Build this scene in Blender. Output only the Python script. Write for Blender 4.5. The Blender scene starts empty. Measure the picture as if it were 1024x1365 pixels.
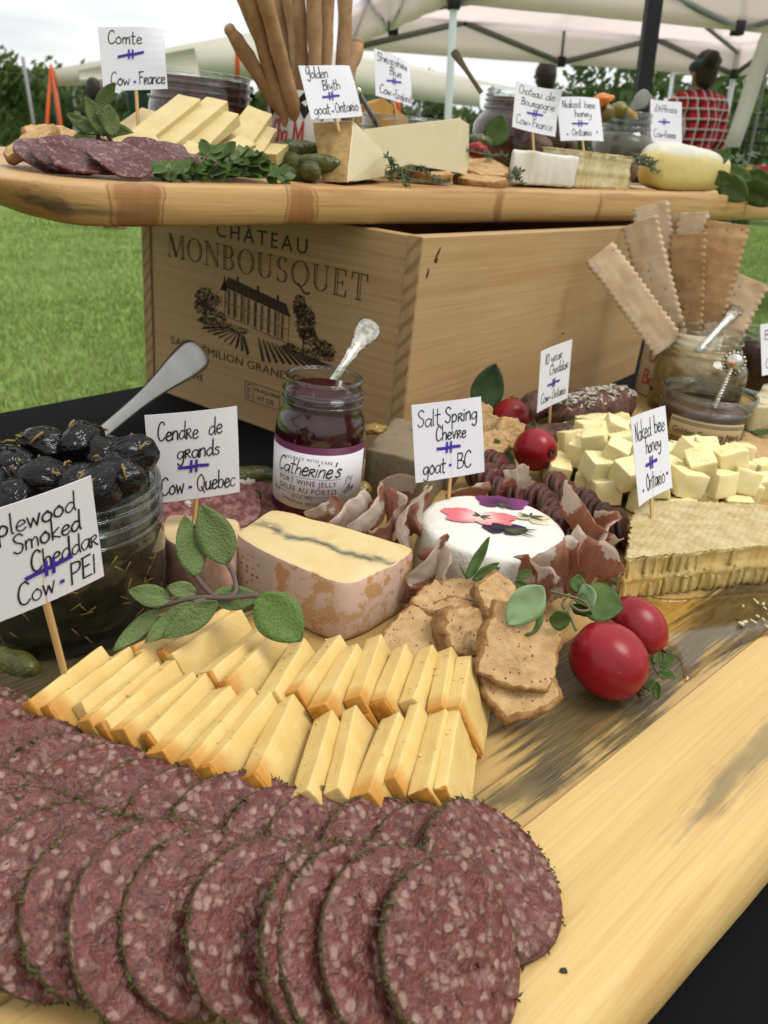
import bpy, bmesh, math, random
import numpy as np
from mathutils import Vector, Matrix, noise, Euler, Quaternion

S = bpy.context.scene
COL = S.collection
R_ = math.radians
rng = random.Random(7)

# ------------------------------------------------------------------ camera
FPX, CX, CY = 1060.0, 512.0, 682.5          # focal length and centre in photo pixels
CAMH = 0.2585                                # camera height above the table top
_up = Vector((237.5, -2300.0, -1060.0)).normalized()      # table normal, camera axes x right, y down, z ahead
_fw = Vector((0, 0, 1)); _fw = (_fw - _up * _fw.dot(_up)).normalized()
_rt = _fw.cross(_up)
RC = Matrix((_rt, _fw, _up))                 # camera axes -> world
CAM = Vector((0, 0, CAMH))
cd = bpy.data.cameras.new('camera'); cam = bpy.data.objects.new('camera', cd); COL.objects.link(cam)
_x = RC @ Vector((1, 0, 0)); _y = RC @ Vector((0, -1, 0)); _z = RC @ Vector((0, 0, -1))
cam.matrix_world = Matrix(((_x.x, _y.x, _z.x, 0), (_x.y, _y.y, _z.y, 0), (_x.z, _y.z, _z.z, CAMH), (0, 0, 0, 1)))
cd.sensor_width = 36; cd.lens = 36 * FPX / 1365.0
cd.clip_start = 0.01; cd.clip_end = 3000
cd.dof.use_dof = True; cd.dof.focus_distance = 0.37; cd.dof.aperture_fstop = 20
S.camera = cam

# ------------------------------------------------------------------ sky, sun, exposure
SUN_EL, SUN_AZ = 62.0, 105.0                 # azimuth clockwise from +y
W = bpy.data.worlds.new('World'); S.world = W; W.use_nodes = True
nt = W.node_tree; nt.nodes.clear()
sky = nt.nodes.new('ShaderNodeTexSky'); sky.sky_type = 'NISHITA'; sky.sun_disc = False
sky.sun_elevation = R_(SUN_EL); sky.sun_rotation = R_(SUN_AZ)
tc = nt.nodes.new('ShaderNodeTexCoord'); mp = nt.nodes.new('ShaderNodeMapping'); mp.inputs['Scale'].default_value = (1.2, 1.2, 9)
nz = nt.nodes.new('ShaderNodeTexNoise'); nz.inputs['Scale'].default_value = 2.2; nz.inputs['Detail'].default_value = 5
rp = nt.nodes.new('ShaderNodeValToRGB')
rp.color_ramp.elements[0].position = .32; rp.color_ramp.elements[0].color = (9.8, 10.2, 10.4, 1)
rp.color_ramp.elements[1].position = .52; rp.color_ramp.elements[1].color = (12.8, 12.9, 12.9, 1)
mx = nt.nodes.new('ShaderNodeMixRGB'); mx.inputs[0].default_value = .93
bg = nt.nodes.new('ShaderNodeBackground'); bg.inputs['Strength'].default_value = .080
wo = nt.nodes.new('ShaderNodeOutputWorld')
L = nt.links.new
sx_ = nt.nodes.new('ShaderNodeSeparateXYZ'); gm_ = nt.nodes.new('ShaderNodeMath'); gm_.operation = 'MULTIPLY_ADD'; gm_.inputs[1].default_value = .45; gm_.inputs[2].default_value = .86; gm_.use_clamp = False
gx_ = nt.nodes.new('ShaderNodeVectorMath'); gx_.operation = 'SCALE'     # an overcast sky is brighter overhead
L(tc.outputs['Generated'], sx_.inputs[0]); L(sx_.outputs[2], gm_.inputs[0])
L(tc.outputs['Generated'], mp.inputs[0]); L(mp.outputs[0], nz.inputs['Vector']); L(nz.outputs['Fac'], rp.inputs[0])
L(sky.outputs[0], mx.inputs[1]); L(rp.outputs[0], mx.inputs[2]); L(mx.outputs[0], gx_.inputs[0]); L(gm_.outputs[0], gx_.inputs['Scale']); L(gx_.outputs[0], bg.inputs[0]); L(bg.outputs[0], wo.inputs[0])
sd = bpy.data.lights.new('sun', 'SUN'); sd.energy = 2.0; sd.angle = R_(26); sd.color = (1, .97, .92)
sun = bpy.data.objects.new('sun', sd); COL.objects.link(sun)
_s = Vector((math.sin(R_(SUN_AZ)) * math.cos(R_(SUN_EL)), math.cos(R_(SUN_AZ)) * math.cos(R_(SUN_EL)), math.sin(R_(SUN_EL))))
sun.rotation_euler = _s.to_track_quat('Z', 'Y').to_euler(); sun.location = (0, 0, 8)
S.view_settings.view_transform = 'Standard'; S.view_settings.look = 'None'
S.view_settings.exposure = 0.22; S.view_settings.gamma = 1; S.view_settings.use_curve_mapping = False
S.cycles.max_bounces = 10; S.cycles.transparent_max_bounces = 16
S.cycles.diffuse_bounces = 2; S.cycles.glossy_bounces = 3; S.cycles.transmission_bounces = 6
S.cycles.caustics_reflective = False; S.cycles.caustics_refractive = False
try:
    S.cycles.use_denoising = True
except Exception: pass

# ------------------------------------------------------------------ measuring helpers
def ray(px, py): return RC @ Vector(((px - CX) / FPX, (py - CY) / FPX, 1.0))
def P(px, py, z):                            # point of the plane at height z seen at a photo pixel
    d = ray(px, py); return CAM + d * ((z - CAMH) / d.z)
def ZAT(px, py, p):                          # height of the sight line above the table at the distance of p
    d = ray(px, py); return CAMH + d.z * math.hypot(p[0], p[1]) / math.hypot(d.x, d.y)
def DEP(p): return (RC.transposed() @ (Vector(p) - CAM)).z
def MM(px, p): return px * DEP(p) / FPX      # length at p that spans px photo pixels
ZB = 0.030                                   # top of the lower board
# upper board: front edge and its slightly rising top
UA = Vector((-.1845, .468)); UD = Vector((math.cos(R_(53)), math.sin(R_(53)))); UN = Vector((-UD.y, UD.x))
def utop(p): return .224 + .0155 * max(-.1, min(.95, (Vector((p[0], p[1])) - UA).dot(UD)))
def U(px, d, py=235):                        # point on the upper board, d behind its front edge, in photo column px
    r = ray(px, py); A = UA + UN * d; n = Vector((UD.y, -UD.x)); t = n.dot(A) / n.dot(Vector((r.x, r.y)))
    x, y = r.x * t, r.y * t; return Vector((x, y, utop((x, y))))
# the lawn's own level frame (the table stands on a slight slope)
_ug = RC @ Vector((60.0, -2312.0, -1060.0)).normalized()
_fg = RC @ Vector((0, 0, 1)); _fg = (_fg - _ug * _fg.dot(_ug)).normalized(); _rg = _fg.cross(_ug)
GO = Vector((0, .5, -.74))
def _g4():
    M = Matrix((( _rg.x, _fg.x, _ug.x, 0), (_rg.y, _fg.y, _ug.y, 0), (_rg.z, _fg.z, _ug.z, 0), (0, 0, 0, 1)))
    M.translation = GO - Vector((_fg * .5)); return M
G = _g4(); GI = G.inverted(); CG = GI @ CAM
def BG(px, py, Y):                           # level-frame point on a sight line, Y metres ahead
    d = GI.to_3x3() @ ray(px, py); return CG + d * (Y / d.y)
def BGG(px, py):                             # level-frame ground point at a pixel
    d = GI.to_3x3() @ ray(px, py); return CG + d * (-CG.z / d.z)

# ------------------------------------------------------------------ mesh helpers
class MB:
    def __init__(s): s.v = []; s.f = []; s.m = []; s.s = []
    def add(s, vs, fs, mi=0, sm=True, M=None):
        o = len(s.v)
        s.v.extend([tuple(M @ Vector(p)) for p in vs] if M is not None else [tuple(p) for p in vs])
        s.f.extend([tuple(i + o for i in f) for f in fs]); s.m.extend([mi] * len(fs)); s.s.extend([sm] * len(fs))
        return s
    def rough(s, amp, freq, seed=0, octv=3, start=0):
        o = Vector((seed * 13.7, seed * 5.1, seed * 9.3))
        for i in range(start, len(s.v)):
            p = Vector(s.v[i]); q = p * freq + o
            n = Vector((noise.fractal(q, 1, 2, octv), noise.fractal(q + Vector((31, 7, 3)), 1, 2, octv), noise.fractal(q + Vector((5, 57, 19)), 1, 2, octv)))
            s.v[i] = tuple(p + n * amp)
        return s
    def build(s, name, mats, parent=None, M=None):
        me = bpy.data.meshes.new(name); me.from_pydata(s.v, [], s.f); me.validate()
        for m in (mats if isinstance(mats, (list, tuple)) else [mats]): me.materials.append(m)
        if len(me.polygons) == len(s.m):
            me.polygons.foreach_set('material_index', s.m); me.polygons.foreach_set('use_smooth', s.s)
        me.update()
        o = bpy.data.objects.new(name, me); COL.objects.link(o)
        if parent: o.parent = parent
        if M is not None: o.matrix_local = M if isinstance(M, Matrix) else Matrix.Translation(M)
        return o
def T(*a): return Matrix.Translation(Vector(a if len(a) == 3 else a[0]))
def RZ(d): return Matrix.Rotation(R_(d), 4, 'Z')
def RX(d): return Matrix.Rotation(R_(d), 4, 'X')
def RY(d): return Matrix.Rotation(R_(d), 4, 'Y')
def SC(x, y=None, z=None):
    y = x if y is None else y; z = x if z is None else z
    return Matrix.Diagonal((x, y, z, 1))
def frame(o, x, z):                          # matrix with local x and z along given directions
    z = Vector(z).normalized(); x = Vector(x); x = (x - z * x.dot(z)).normalized(); y = z.cross(x)
    M = Matrix(((x.x, y.x, z.x, 0), (x.y, y.y, z.y, 0), (x.z, y.z, z.z, 0), (0, 0, 0, 1))); M.translation = Vector(o); return M
def bm_out(bm, mb, mi=0, sm=False, M=None):
    bm.verts.index_update()
    mb.add([v.co.copy() for v in bm.verts], [[v.index for v in f.verts] for f in bm.faces], mi, sm, M); bm.free(); return mb
def box(mb, lo, hi, r=0, seg=2, mi=0, M=None, sm=None):
    bm = bmesh.new(); bmesh.ops.create_cube(bm, size=1)
    for v in bm.verts:
        v.co = Vector([lo[k] + (v.co[k] + .5) * (hi[k] - lo[k]) for k in range(3)])
    if r: bmesh.ops.bevel(bm, geom=bm.edges[:], offset=r, segments=seg, profile=.5, affect='EDGES')
    return bm_out(bm, mb, mi, bool(r) if sm is None else sm, M)
def lathe(mb, prof, seg=32, mi=0, M=None, sm=True, wob=0, seed=0):
    vs = []; fs = []; n = len(prof)
    for i in range(seg):
        a = 2 * math.pi * i / seg
        k = 1 + (wob * noise.noise(Vector((math.cos(a) * 1.5, math.sin(a) * 1.5, seed))) if wob else 0)
        for r, z in prof: vs.append((r * k * math.cos(a), r * k * math.sin(a), z))
    for i in range(seg):
        j = (i + 1) % seg
        for k in range(n - 1):
            a, b, c, d = i * n + k, j * n + k, j * n + k + 1, i * n + k + 1
            if prof[k][0] < 1e-9 and prof[k + 1][0] < 1e-9: continue
            if prof[k][0] < 1e-9: fs.append((a, c, d))
            elif prof[k + 1][0] < 1e-9: fs.append((a, b, d))
            else: fs.append((a, b, c, d))
    bm = bmesh.new(); V = [bm.verts.new(v) for v in vs]
    for f in fs:
        try: bm.faces.new([V[i] for i in f])
        except ValueError: pass
    bmesh.ops.remove_doubles(bm, verts=bm.verts[:], dist=1e-7)
    return bm_out(bm, mb, mi, sm, M)
def tube(mb, path, rad, seg=8, mi=0, M=None, cap=True, flat=1.0, upv=None):
    path = [Vector(p) for p in path]; n = len(path)
    if not isinstance(rad, (list, tuple)): rad = [rad] * n
    vs = []; fs = []; pn = Vector(upv) if upv else None
    for i in range(n):
        t = (path[min(i + 1, n - 1)] - path[max(i - 1, 0)]).normalized()
        if pn is None: pn = t.orthogonal()
        u = (pn - t * pn.dot(t)); u = u.normalized() if u.length > 1e-6 else t.orthogonal().normalized(); pn = u; w = t.cross(u)
        for k in range(seg):
            a = 2 * math.pi * k / seg
            vs.append(path[i] + u * (math.cos(a) * rad[i] * flat) + w * (math.sin(a) * rad[i]))
    for i in range(n - 1):
        for k in range(seg):
            j = (k + 1) % seg; fs.append((i * seg + k, i * seg + j, (i + 1) * seg + j, (i + 1) * seg + k))
    if cap: fs.append(tuple(range(seg))[::-1]); fs.append(tuple((n - 1) * seg + k for k in range(seg)))
    return mb.add(vs, fs, mi, True, M)
def blob(mb, c, r, sub=3, amp=0, freq=1, seed=0, mi=0, M=None, sm=True):
    bm = bmesh.new(); bmesh.ops.create_icosphere(bm, subdivisions=sub, radius=1)
    r = (r, r, r) if not isinstance(r, (tuple, list)) else r; o = Vector((seed * 3.7, seed * 8.1, seed * 1.9))
    for v in bm.verts:
        k = 1 + (amp * noise.fractal(v.co * freq + o, 1, 2, 3) if amp else 0)
        v.co = Vector((v.co.x * r[0] * k + c[0], v.co.y * r[1] * k + c[1], v.co.z * r[2] * k + c[2]))
    return bm_out(bm, mb, mi, sm, M)
def loft(mb, loops, mi=0, sm=True, M=None, caps=True, capmi=None, rings=0):
    n = len(loops[0]); vs = [Vector(p) for l in loops for p in l]; fs = []; ms = []
    for i in range(len(loops) - 1):
        for k in range(n):
            j = (k + 1) % n; fs.append((i * n + k, i * n + j, (i + 1) * n + j, (i + 1) * n + k)); ms.append(mi)
    if caps:
        for li, flip in ((0, True), (len(loops) - 1, False)):
            lp = [Vector(p) for p in loops[li]]; c = sum(lp, Vector()) / n; prev = [li * n + k for k in range(n)]
            for q in range(rings):
                s_ = 1 - (q + 1) / (rings + 1); cur = []
                for p in lp: cur.append(len(vs)); vs.append(c + (p - c) * s_)
                for k in range(n):
                    j = (k + 1) % n; f = (prev[k], prev[j], cur[j], cur[k]); fs.append(f[::-1] if flip else f); ms.append(mi if capmi is None else capmi)
                prev = cur
            ci = len(vs); vs.append(c)
            for k in range(n):
                j = (k + 1) % n; f = (prev[k], prev[j], ci); fs.append(f[::-1] if flip else f); ms.append(mi if capmi is None else capmi)
    o = len(mb.m); mb.add(vs, fs, mi, sm, M); mb.m[o:] = ms
    return mb
def slab(mb, out, z0, z1, b=.001, mi=0, M=None, capmi=None, rings=0, sm=True, zf=None):
    c = Vector((sum(p[0] for p in out) / len(out), sum(p[1] for p in out) / len(out)))
    def lp(ins, z):
        L_ = []
        for p in out:
            d = Vector(p[:2]) - c; l = d.length; d = d * max(.05, (l - ins) / l) if l > 1e-9 else d
            L_.append((c.x + d.x, c.y + d.y, z + (zf(c.x + d.x, c.y + d.y) if zf else 0)))
        return L_
    return loft(mb, [lp(b, z0), lp(b * .3, z0 + b * .3), lp(0, z0 + b), lp(0, z1 - b), lp(b * .3, z1 - b * .3), lp(b, z1)], mi, sm, M, True, capmi, rings)
def resample(pts, n, closed=False):
    pts = [Vector(p) for p in pts]
    if closed: pts = pts + [pts[0]]
    L_ = [0]
    for a, b in zip(pts, pts[1:]): L_.append(L_[-1] + (b - a).length)
    out = []; m = n if closed else n - 1
    for i in range(n):
        t = L_[-1] * i / m; k = 0
        while k < len(L_) - 2 and L_[k + 1] < t: k += 1
        d = L_[k + 1] - L_[k]; out.append(pts[k].lerp(pts[k + 1], (t - L_[k]) / d if d > 0 else 0))
    return out
def spline(pts, n=6, closed=False):
    pts = [Vector(p) for p in pts]; m = len(pts); out = []
    rng_ = range(m) if closed else range(m - 1)
    for i in rng_:
        g = (lambda k: pts[k % m]) if closed else (lambda k: pts[max(0, min(m - 1, k))])
        a, b, c, d = g(i - 1), g(i), g(i + 1), g(i + 2)
        for j in range(n):
            t = j / n
            out.append(.5 * ((2 * b) + (c - a) * t + (2 * a - 5 * b + 4 * c - d) * t * t + (3 * b - a - 3 * c + d) * t ** 3))
    if not closed: out.append(pts[-1])
    return out
def grid(mb, rows, mi=0, t=0, sm=True, M=None):
    """a sheet from rows of points; t gives it thickness"""
    n, m = len(rows), len(rows[0]); vs = [Vector(p) for r in rows for p in r]
    fs = [(i * m + j, i * m + j + 1, (i + 1) * m + j + 1, (i + 1) * m + j) for i in range(n - 1) for j in range(m - 1)]
    if t:
        nr = [Vector() for _ in vs]
        for f in fs:
            q = (vs[f[2]] - vs[f[0]]).cross(vs[f[3]] - vs[f[1]])
            for k in f: nr[k] += q
        o = len(vs); vs = vs + [v - q.normalized() * t for v, q in zip(vs, nr)]
        fs = fs + [tuple(k + o for k in f[::-1]) for f in fs]
        bd = [(0, j) for j in range(m)] + [(i, m - 1) for i in range(1, n)] + [(n - 1, j) for j in range(m - 2, -1, -1)] + [(i, 0) for i in range(n - 2, 0, -1)]
        bi = [i * m + j for i, j in bd]
        for a, b in zip(bi, bi[1:] + bi[:1]): fs.append((b, a, a + o, b + o))
    return mb.add(vs, fs, mi, sm, M)
def leaf(mb, L_, W_, bend=.3, fold=.25, M=None, mi=0, n=8, m=6, tip=1.0, t=.0004, wave=0, seed=0, base=.0):
    rows = []
    for i in range(n + 1):
        s = i / n; w = W_ * .5 * (math.sin(math.pi * min(1, (base + (1 - base) * s)) ** .85) ** .75 if 0 < s < 1 else (.12 if s == 0 else .03))
        a = bend * s; x = L_ * (math.sin(a) / bend if abs(bend) > 1e-4 else s); z = L_ * ((1 - math.cos(a)) / bend if abs(bend) > 1e-4 else 0)
        row = []
        for j in range(m + 1):
            u = j / m * 2 - 1
            row.append((x, w * u, z + abs(u) * w * fold + (wave * L_ * noise.noise(Vector((s * 3, u * 2, seed))) if wave else 0)))
        rows.append(row)
    return grid(mb, rows, mi, t, True, M)
def stem(mb, pts, r, mi=0, M=None, seg=6, n=4): return tube(mb, spline(pts, n), r, seg, mi, M)

# ------------------------------------------------------------------ scene bookkeeping
def tag(o, label=None, cat=None, group=None, kind=None):
    if label: o['label'] = label
    if cat: o['category'] = cat
    if group: o['group'] = group
    if kind: o['kind'] = kind
    return o
def empty(name, M, label, cat, group=None):
    o = bpy.data.objects.new(name, None); COL.objects.link(o); o.empty_display_size = .01
    o.matrix_world = M if isinstance(M, Matrix) else T(M); return tag(o, label, cat, group)
def dup(root, M, label, group=None):
    kids = [c for c in root.children]
    r = root.copy(); COL.objects.link(r); r.matrix_world = M; r['label'] = label
    if group: r['group'] = group
    for c in kids:
        d = c.copy(); COL.objects.link(d); d.parent = r
        for g in c.children:
            e = g.copy(); COL.objects.link(e); e.parent = d
    return r

# ------------------------------------------------------------------ material helpers
def lin(h):
    if not isinstance(h, str): return tuple(h)[:3]
    c = [int(h[i:i + 2], 16) / 255 for i in (1, 3, 5)]
    return tuple(x / 12.92 if x <= .04045 else ((x + .055) / 1.055) ** 2.4 for x in c)
ALB = .76                                    # overall reflectance of the set's surfaces
class Mt:
    def __init__(s, name):
        s.m = bpy.data.materials.new(name); s.m.use_nodes = True; s.t = s.m.node_tree; s.t.nodes.clear()
        s.out = s.t.nodes.new('ShaderNodeOutputMaterial'); s.b = s.t.nodes.new('ShaderNodeBsdfPrincipled')
        s.t.links.new(s.b.outputs[0], s.out.inputs[0]); s._c = None
    def n(s, k, **kw):
        x = s.t.nodes.new('ShaderNode' + k)
        for a, b in kw.items(): setattr(x, a, b)
        return x
    def l(s, a, b): s.t.links.new(a, b)
    def put(s, sock, v):
        if v is None: return
        if hasattr(v, 'is_linked') or hasattr(v, 'links'): s.l(v, sock)
        else:
            try: sock.default_value = v
            except Exception: sock.default_value = tuple(v) + (1,)
    def co(s, scale=(1, 1, 1), rot=(0, 0, 0), loc=(0, 0, 0), rand=0, src='Object'):
        c = s.n('TexCoord').outputs[src]
        m = s.n('Mapping'); m.inputs['Scale'].default_value = scale; m.inputs['Rotation'].default_value = [R_(a) for a in rot]; m.inputs['Location'].default_value = loc
        if rand:
            oi = s.n('ObjectInfo'); v = s.n('VectorMath', operation='SCALE'); cm = s.n('CombineXYZ')
            s.l(oi.outputs['Random'], cm.inputs[0]); s.l(oi.outputs['Random'], cm.inputs[1]); s.l(cm.outputs[0], v.inputs[0]); v.inputs['Scale'].default_value = rand
            a = s.n('VectorMath', operation='ADD'); s.l(c, a.inputs[0]); s.l(v.outputs[0], a.inputs[1]); c = a.outputs[0]
        s.l(c, m.inputs[0]); return m.outputs[0]
    def noise(s, sc, vec=None, det=4, rough=.55, dist=0):
        x = s.n('TexNoise'); x.inputs['Scale'].default_value = sc; x.inputs['Detail'].default_value = det; x.inputs['Roughness'].default_value = rough; x.inputs['Distortion'].default_value = dist
        if vec is not None: s.l(vec, x.inputs['Vector'])
        return x.outputs['Fac']
    def vor(s, sc, vec=None, feat='F1', out='Distance', rand=1, smooth=0):
        x = s.n('TexVoronoi', feature=feat); x.inputs['Scale'].default_value = sc; x.inputs['Randomness'].default_value = rand
        if vec is not None: s.l(vec, x.inputs['Vector'])
        return x.outputs[out]
    def wave(s, sc, vec, dist=0, det=2, dsc=1, kind='BANDS', direc='X', prof='SIN'):
        x = s.n('TexWave', wave_type=kind, wave_profile=prof)
        if kind == 'BANDS': x.bands_direction = direc
        else: x.rings_direction = direc
        for k, v in (('Scale', sc), ('Distortion', dist), ('Detail', det), ('Detail Scale', dsc)): x.inputs[k].default_value = v
        s.l(vec, x.inputs['Vector']); return x.outputs['Fac']
    def warp(s, vec, sc, amt):
        x = s.n('TexNoise'); x.inputs['Scale'].default_value = sc; x.inputs['Detail'].default_value = 3; s.l(vec, x.inputs['Vector'])
        a = s.n('VectorMath', operation='SUBTRACT'); s.l(x.outputs['Color'], a.inputs[0]); a.inputs[1].default_value = (.5, .5, .5)
        b = s.n('VectorMath', operation='SCALE'); s.l(a.outputs[0], b.inputs[0]); b.inputs['Scale'].default_value = amt
        c = s.n('VectorMath', operation='ADD'); s.l(vec, c.inputs[0]); s.l(b.outputs[0], c.inputs[1]); return c.outputs[0]
    def ramp(s, f, *st, inter='LINEAR'):
        x = s.n('ValToRGB'); x.color_ramp.interpolation = inter; e = x.color_ramp.elements
        while len(e) < len(st): e.new(.5)
        for i, (p, c) in enumerate(st):
            e[i].position = p; c = (c, c, c) if isinstance(c, (int, float)) else lin(c); e[i].color = tuple(c) + (1,)
        s.l(f, x.inputs[0]); return x.outputs[0]
    def mix(s, f, a, b, mode='MIX'):
        x = s.n('MixRGB', blend_type=mode)
        for k, v in ((0, f), (1, a), (2, b)):
            if isinstance(v, str): v = lin(v)
            if isinstance(v, (tuple, list)): x.inputs[k].default_value = tuple(v)[:3] + (1,)
            elif isinstance(v, (int, float)): x.inputs[k].default_value = v if k == 0 else (v, v, v, 1)
            else: s.l(v, x.inputs[k])
        return x.outputs[0]
    def math(s, op, a, b=0, clamp=False):
        x = s.n('Math', operation=op, use_clamp=clamp)
        for k, v in ((0, a), (1, b)):
            if isinstance(v, (int, float)): x.inputs[k].default_value = v
            else: s.l(v, x.inputs[k])
        return x.outputs[0]
    def sep(s, vec):
        x = s.n('SeparateXYZ'); s.l(vec, x.inputs[0]); return x.outputs
    def bump(s, h, st=.3, d=.001):
        x = s.n('Bump'); x.inputs['Strength'].default_value = st; x.inputs['Distance'].default_value = d; s.l(h, x.inputs['Height']); s.l(x.outputs[0], s.b.inputs['Normal'])
    def set(s, col=None, rough=.5, spec=None, sss=0, sr=(1, .5, .3), ss=.003, metal=0, trans=0, ior=1.45, coat=0, sheen=0, alpha=None):
        if isinstance(col, str): col = lin(col)
        if col is not None and not metal: col = tuple(x * ALB for x in tuple(col)[:3]) if isinstance(col, (tuple, list)) else s.mix(1, col, (ALB, ALB, ALB), 'MULTIPLY')
        if col is not None:
            if isinstance(col, (tuple, list)): s.b.inputs['Base Color'].default_value = tuple(col)[:3] + (1,)
            else: s.l(col, s.b.inputs['Base Color'])
        if isinstance(rough, (int, float)): s.b.inputs['Roughness'].default_value = rough
        else: s.l(rough, s.b.inputs['Roughness'])
        spec = .32 if spec is None and not metal and not trans else spec
        if spec is not None: s.b.inputs['Specular IOR Level'].default_value = spec
        s.b.inputs['Metallic'].default_value = metal; s.b.inputs['IOR'].default_value = ior
        s.b.inputs['Transmission Weight'].default_value = trans; s.b.inputs['Coat Weight'].default_value = coat
        if sss: s.b.inputs['Subsurface Weight'].default_value = sss; s.b.inputs['Subsurface Radius'].default_value = sr; s.b.inputs['Subsurface Scale'].default_value = ss
        return s.m
def plain(name, col, rough=.6, var=.12, sc=60, **kw):
    m = Mt(name); c = lin(col); f = m.noise(sc, m.co(), 3)
    return m.set(m.mix(f, [x * (1 - var) for x in c], [min(1, x * (1 + var)) for x in c]), rough, **kw)
# ================================================================== SETTING
def leafcloud(mb, c, r, n, size, rnd, clumps=14, mi=0, gap=.35):
    """leaf faces gathered in uneven clumps through a crown"""
    cl = []
    for _ in range(clumps):
        while True:
            p = Vector((rnd.uniform(-1, 1), rnd.uniform(-1, 1), rnd.uniform(-1, 1)))
            if p.length < 1: break
        cl.append((Vector((p.x * r[0], p.y * r[1], p.z * r[2])), rnd.uniform(.22, gap + .15)))
    vs = []; fs = []
    for i in range(n):
        q, k = cl[rnd.randrange(len(cl))]
        d = Vector((rnd.gauss(0, .5), rnd.gauss(0, .5), rnd.gauss(0, .5))); d = d * min(1, .95 / max(d.length, .01))
        p = Vector(c) + q + Vector((d.x * r[0] * k, d.y * r[1] * k, d.z * r[2] * k))
        a = Vector((rnd.uniform(-1, 1), rnd.uniform(-1, 1), rnd.uniform(-.5, .9))).normalized(); b = a.orthogonal().normalized()
        s = size * rnd.uniform(.6, 1.3); o = len(vs); f = a.cross(b)
        vs += [p - b * s, p + f * s * .45 + a * s * .12, p + b * s, p - f * s * .45 + a * s * .12]; fs.append((o, o + 1, o + 2, o + 3))
    return mb.add(vs, fs, mi, False)
def leafmat(name, c1, c2, sc=3.0, rough=.55, trans=.25):
    m = Mt(name); f = m.noise(sc, m.co(), 4)
    m.set(m.mix(m.ramp(f, (.35, 0), (.65, 1)), c1, c2), rough)
    t = m.n('BsdfTranslucent'); m.put(t.inputs[0], m.mix(.5, c1, c2)); x = m.n('MixShader'); x.inputs[0].default_value = trans
    m.l(m.b.outputs[0], x.inputs[1]); m.l(t.outputs[0], x.inputs[2]); m.l(x.outputs[0], m.out.inputs[0]); return m.m

# lawn
mg = Mt('lawn'); v = mg.co()
gm = mg.mix(mg.ramp(mg.noise(1.3, v, 5), (.35, 0), (.7, 1)), (.17, .27, .045), (.28, .40, .085))
gm = mg.mix(mg.ramp(mg.noise(45, v, 3), (.3, 0), (.7, 1)), mg.mix(.45, gm, (.07, .15, .016)), gm)
M_lawn = mg.set(gm, .9)
mb = MB(); nx = 60
def gh(x, y): return .05 * noise.noise(Vector((x * .15, y * .15, 3)))
vs = []; fs = []
xs = [-900, -300, -90, -40, -20] + [-12 + i * .6 for i in range(41)] + [20, 40, 90, 300, 900]; ys = [-30, -8] + [i * .6 for i in range(-4, 40)] + [30, 45, 80, 200, 600, 1600]
for y in ys:
    for x in xs: vs.append((x, y, gh(x, y) if abs(x) < 40 and y < 60 else 0))
n = len(xs); fs = [(j * n + i, j * n + i + 1, (j + 1) * n + i + 1, (j + 1) * n + i) for j in range(len(ys) - 1) for i in range(n - 1)]
mb.add(vs, fs); tag(mb.build('lawn', M_lawn, None, G), kind='structure')
# grass blades on the lawn near the table
r = np.random.default_rng(5); nb = 80000
yy = 2.2 + 10.5 * r.random(nb) ** 1.15; side = r.random(nb) < .74
xx = np.where(side, -yy * (.80 - .74 * r.random(nb)), yy * (.36 + .24 * r.random(nb)))
zz = np.array([gh(a, b) for a, b in zip(xx, yy)]); h = .020 + .032 * r.random(nb); a = r.random(nb) * 6.283; w = .0035 + .003 * r.random(nb)
dx, dy = np.cos(a), np.sin(a); ln = r.normal(0, .022, nb); l2 = r.normal(0, .022, nb)
V = np.stack([np.stack([xx - dx * w, yy - dy * w, zz - .005], 1), np.stack([xx + dx * w, yy + dy * w, zz - .005], 1),
              np.stack([xx + dx * w * .6 + ln * .4, yy + dy * w * .6 + l2 * .4, zz + h * .6], 1), np.stack([xx - dx * w * .6 + ln * .4, yy - dy * w * .6 + l2 * .4, zz + h * .6], 1),
              np.stack([xx + ln, yy + l2, zz + h], 1)], 1).reshape(-1, 3)
me = bpy.data.meshes.new('grass'); base = np.arange(nb) * 5
me.from_pydata(V.tolist(), [], [f for b in base.tolist() for f in ((b, b + 1, b + 2, b + 3), (b + 3, b + 2, b + 4))])
me.materials.append(leafmat('grass_blade', (.16, .24, .05), (.36, .45, .15), 1.0, .6, .3))
o = bpy.data.objects.new('grass', me); COL.objects.link(o); o.matrix_world = G
tag(o, 'short mown green grass on the lawn behind the table', 'grass', kind='stuff')

# hill far left
mh = Mt('hill'); M_hill = mh.set(mh.ramp(mh.noise(.05, mh.co(), 6), (.3, (.035, .055, .05)), (.7, (.06, .085, .07))), 1)
mb = MB(); rows = []
for j in range(9):
    row = []
    for i in range(41):
        x = -420 + i * 16; t = j / 8
        hh = 38 * math.exp(-((x + 215) / 90) ** 2) + 6 * noise.noise(Vector((x * .02, 0, 0)))
        row.append((x, 420 + 90 * math.sin(t * 3.14159 * .5), max(0, hh) * math.sin(t * math.pi * .5) - 1))
    rows.append(row)
grid(mb, rows); tag(mb.build('hill', M_hill, None, G), kind='structure')
# distant treeline
rt = random.Random(3); mb = MB()
for i in range(58):
    x = -62 + i * 2.3; y = 60 + rt.uniform(-6, 6); hh = rt.uniform(2.2, 4.2) * (1.15 if rt.random() < .25 else .8)
    leafcloud(mb, (x, y, hh * .55), (1.9, 1.9, hh * .6), 210, .42, rt, 9)
M_far = leafmat('far_foliage', (.09, .125, .06), (.17, .22, .11), .25, .6, .4)
tag(mb.build('treeline', M_far, None, G), 'distant green treeline along the back of the field', 'treeline', kind='stuff')
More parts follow.
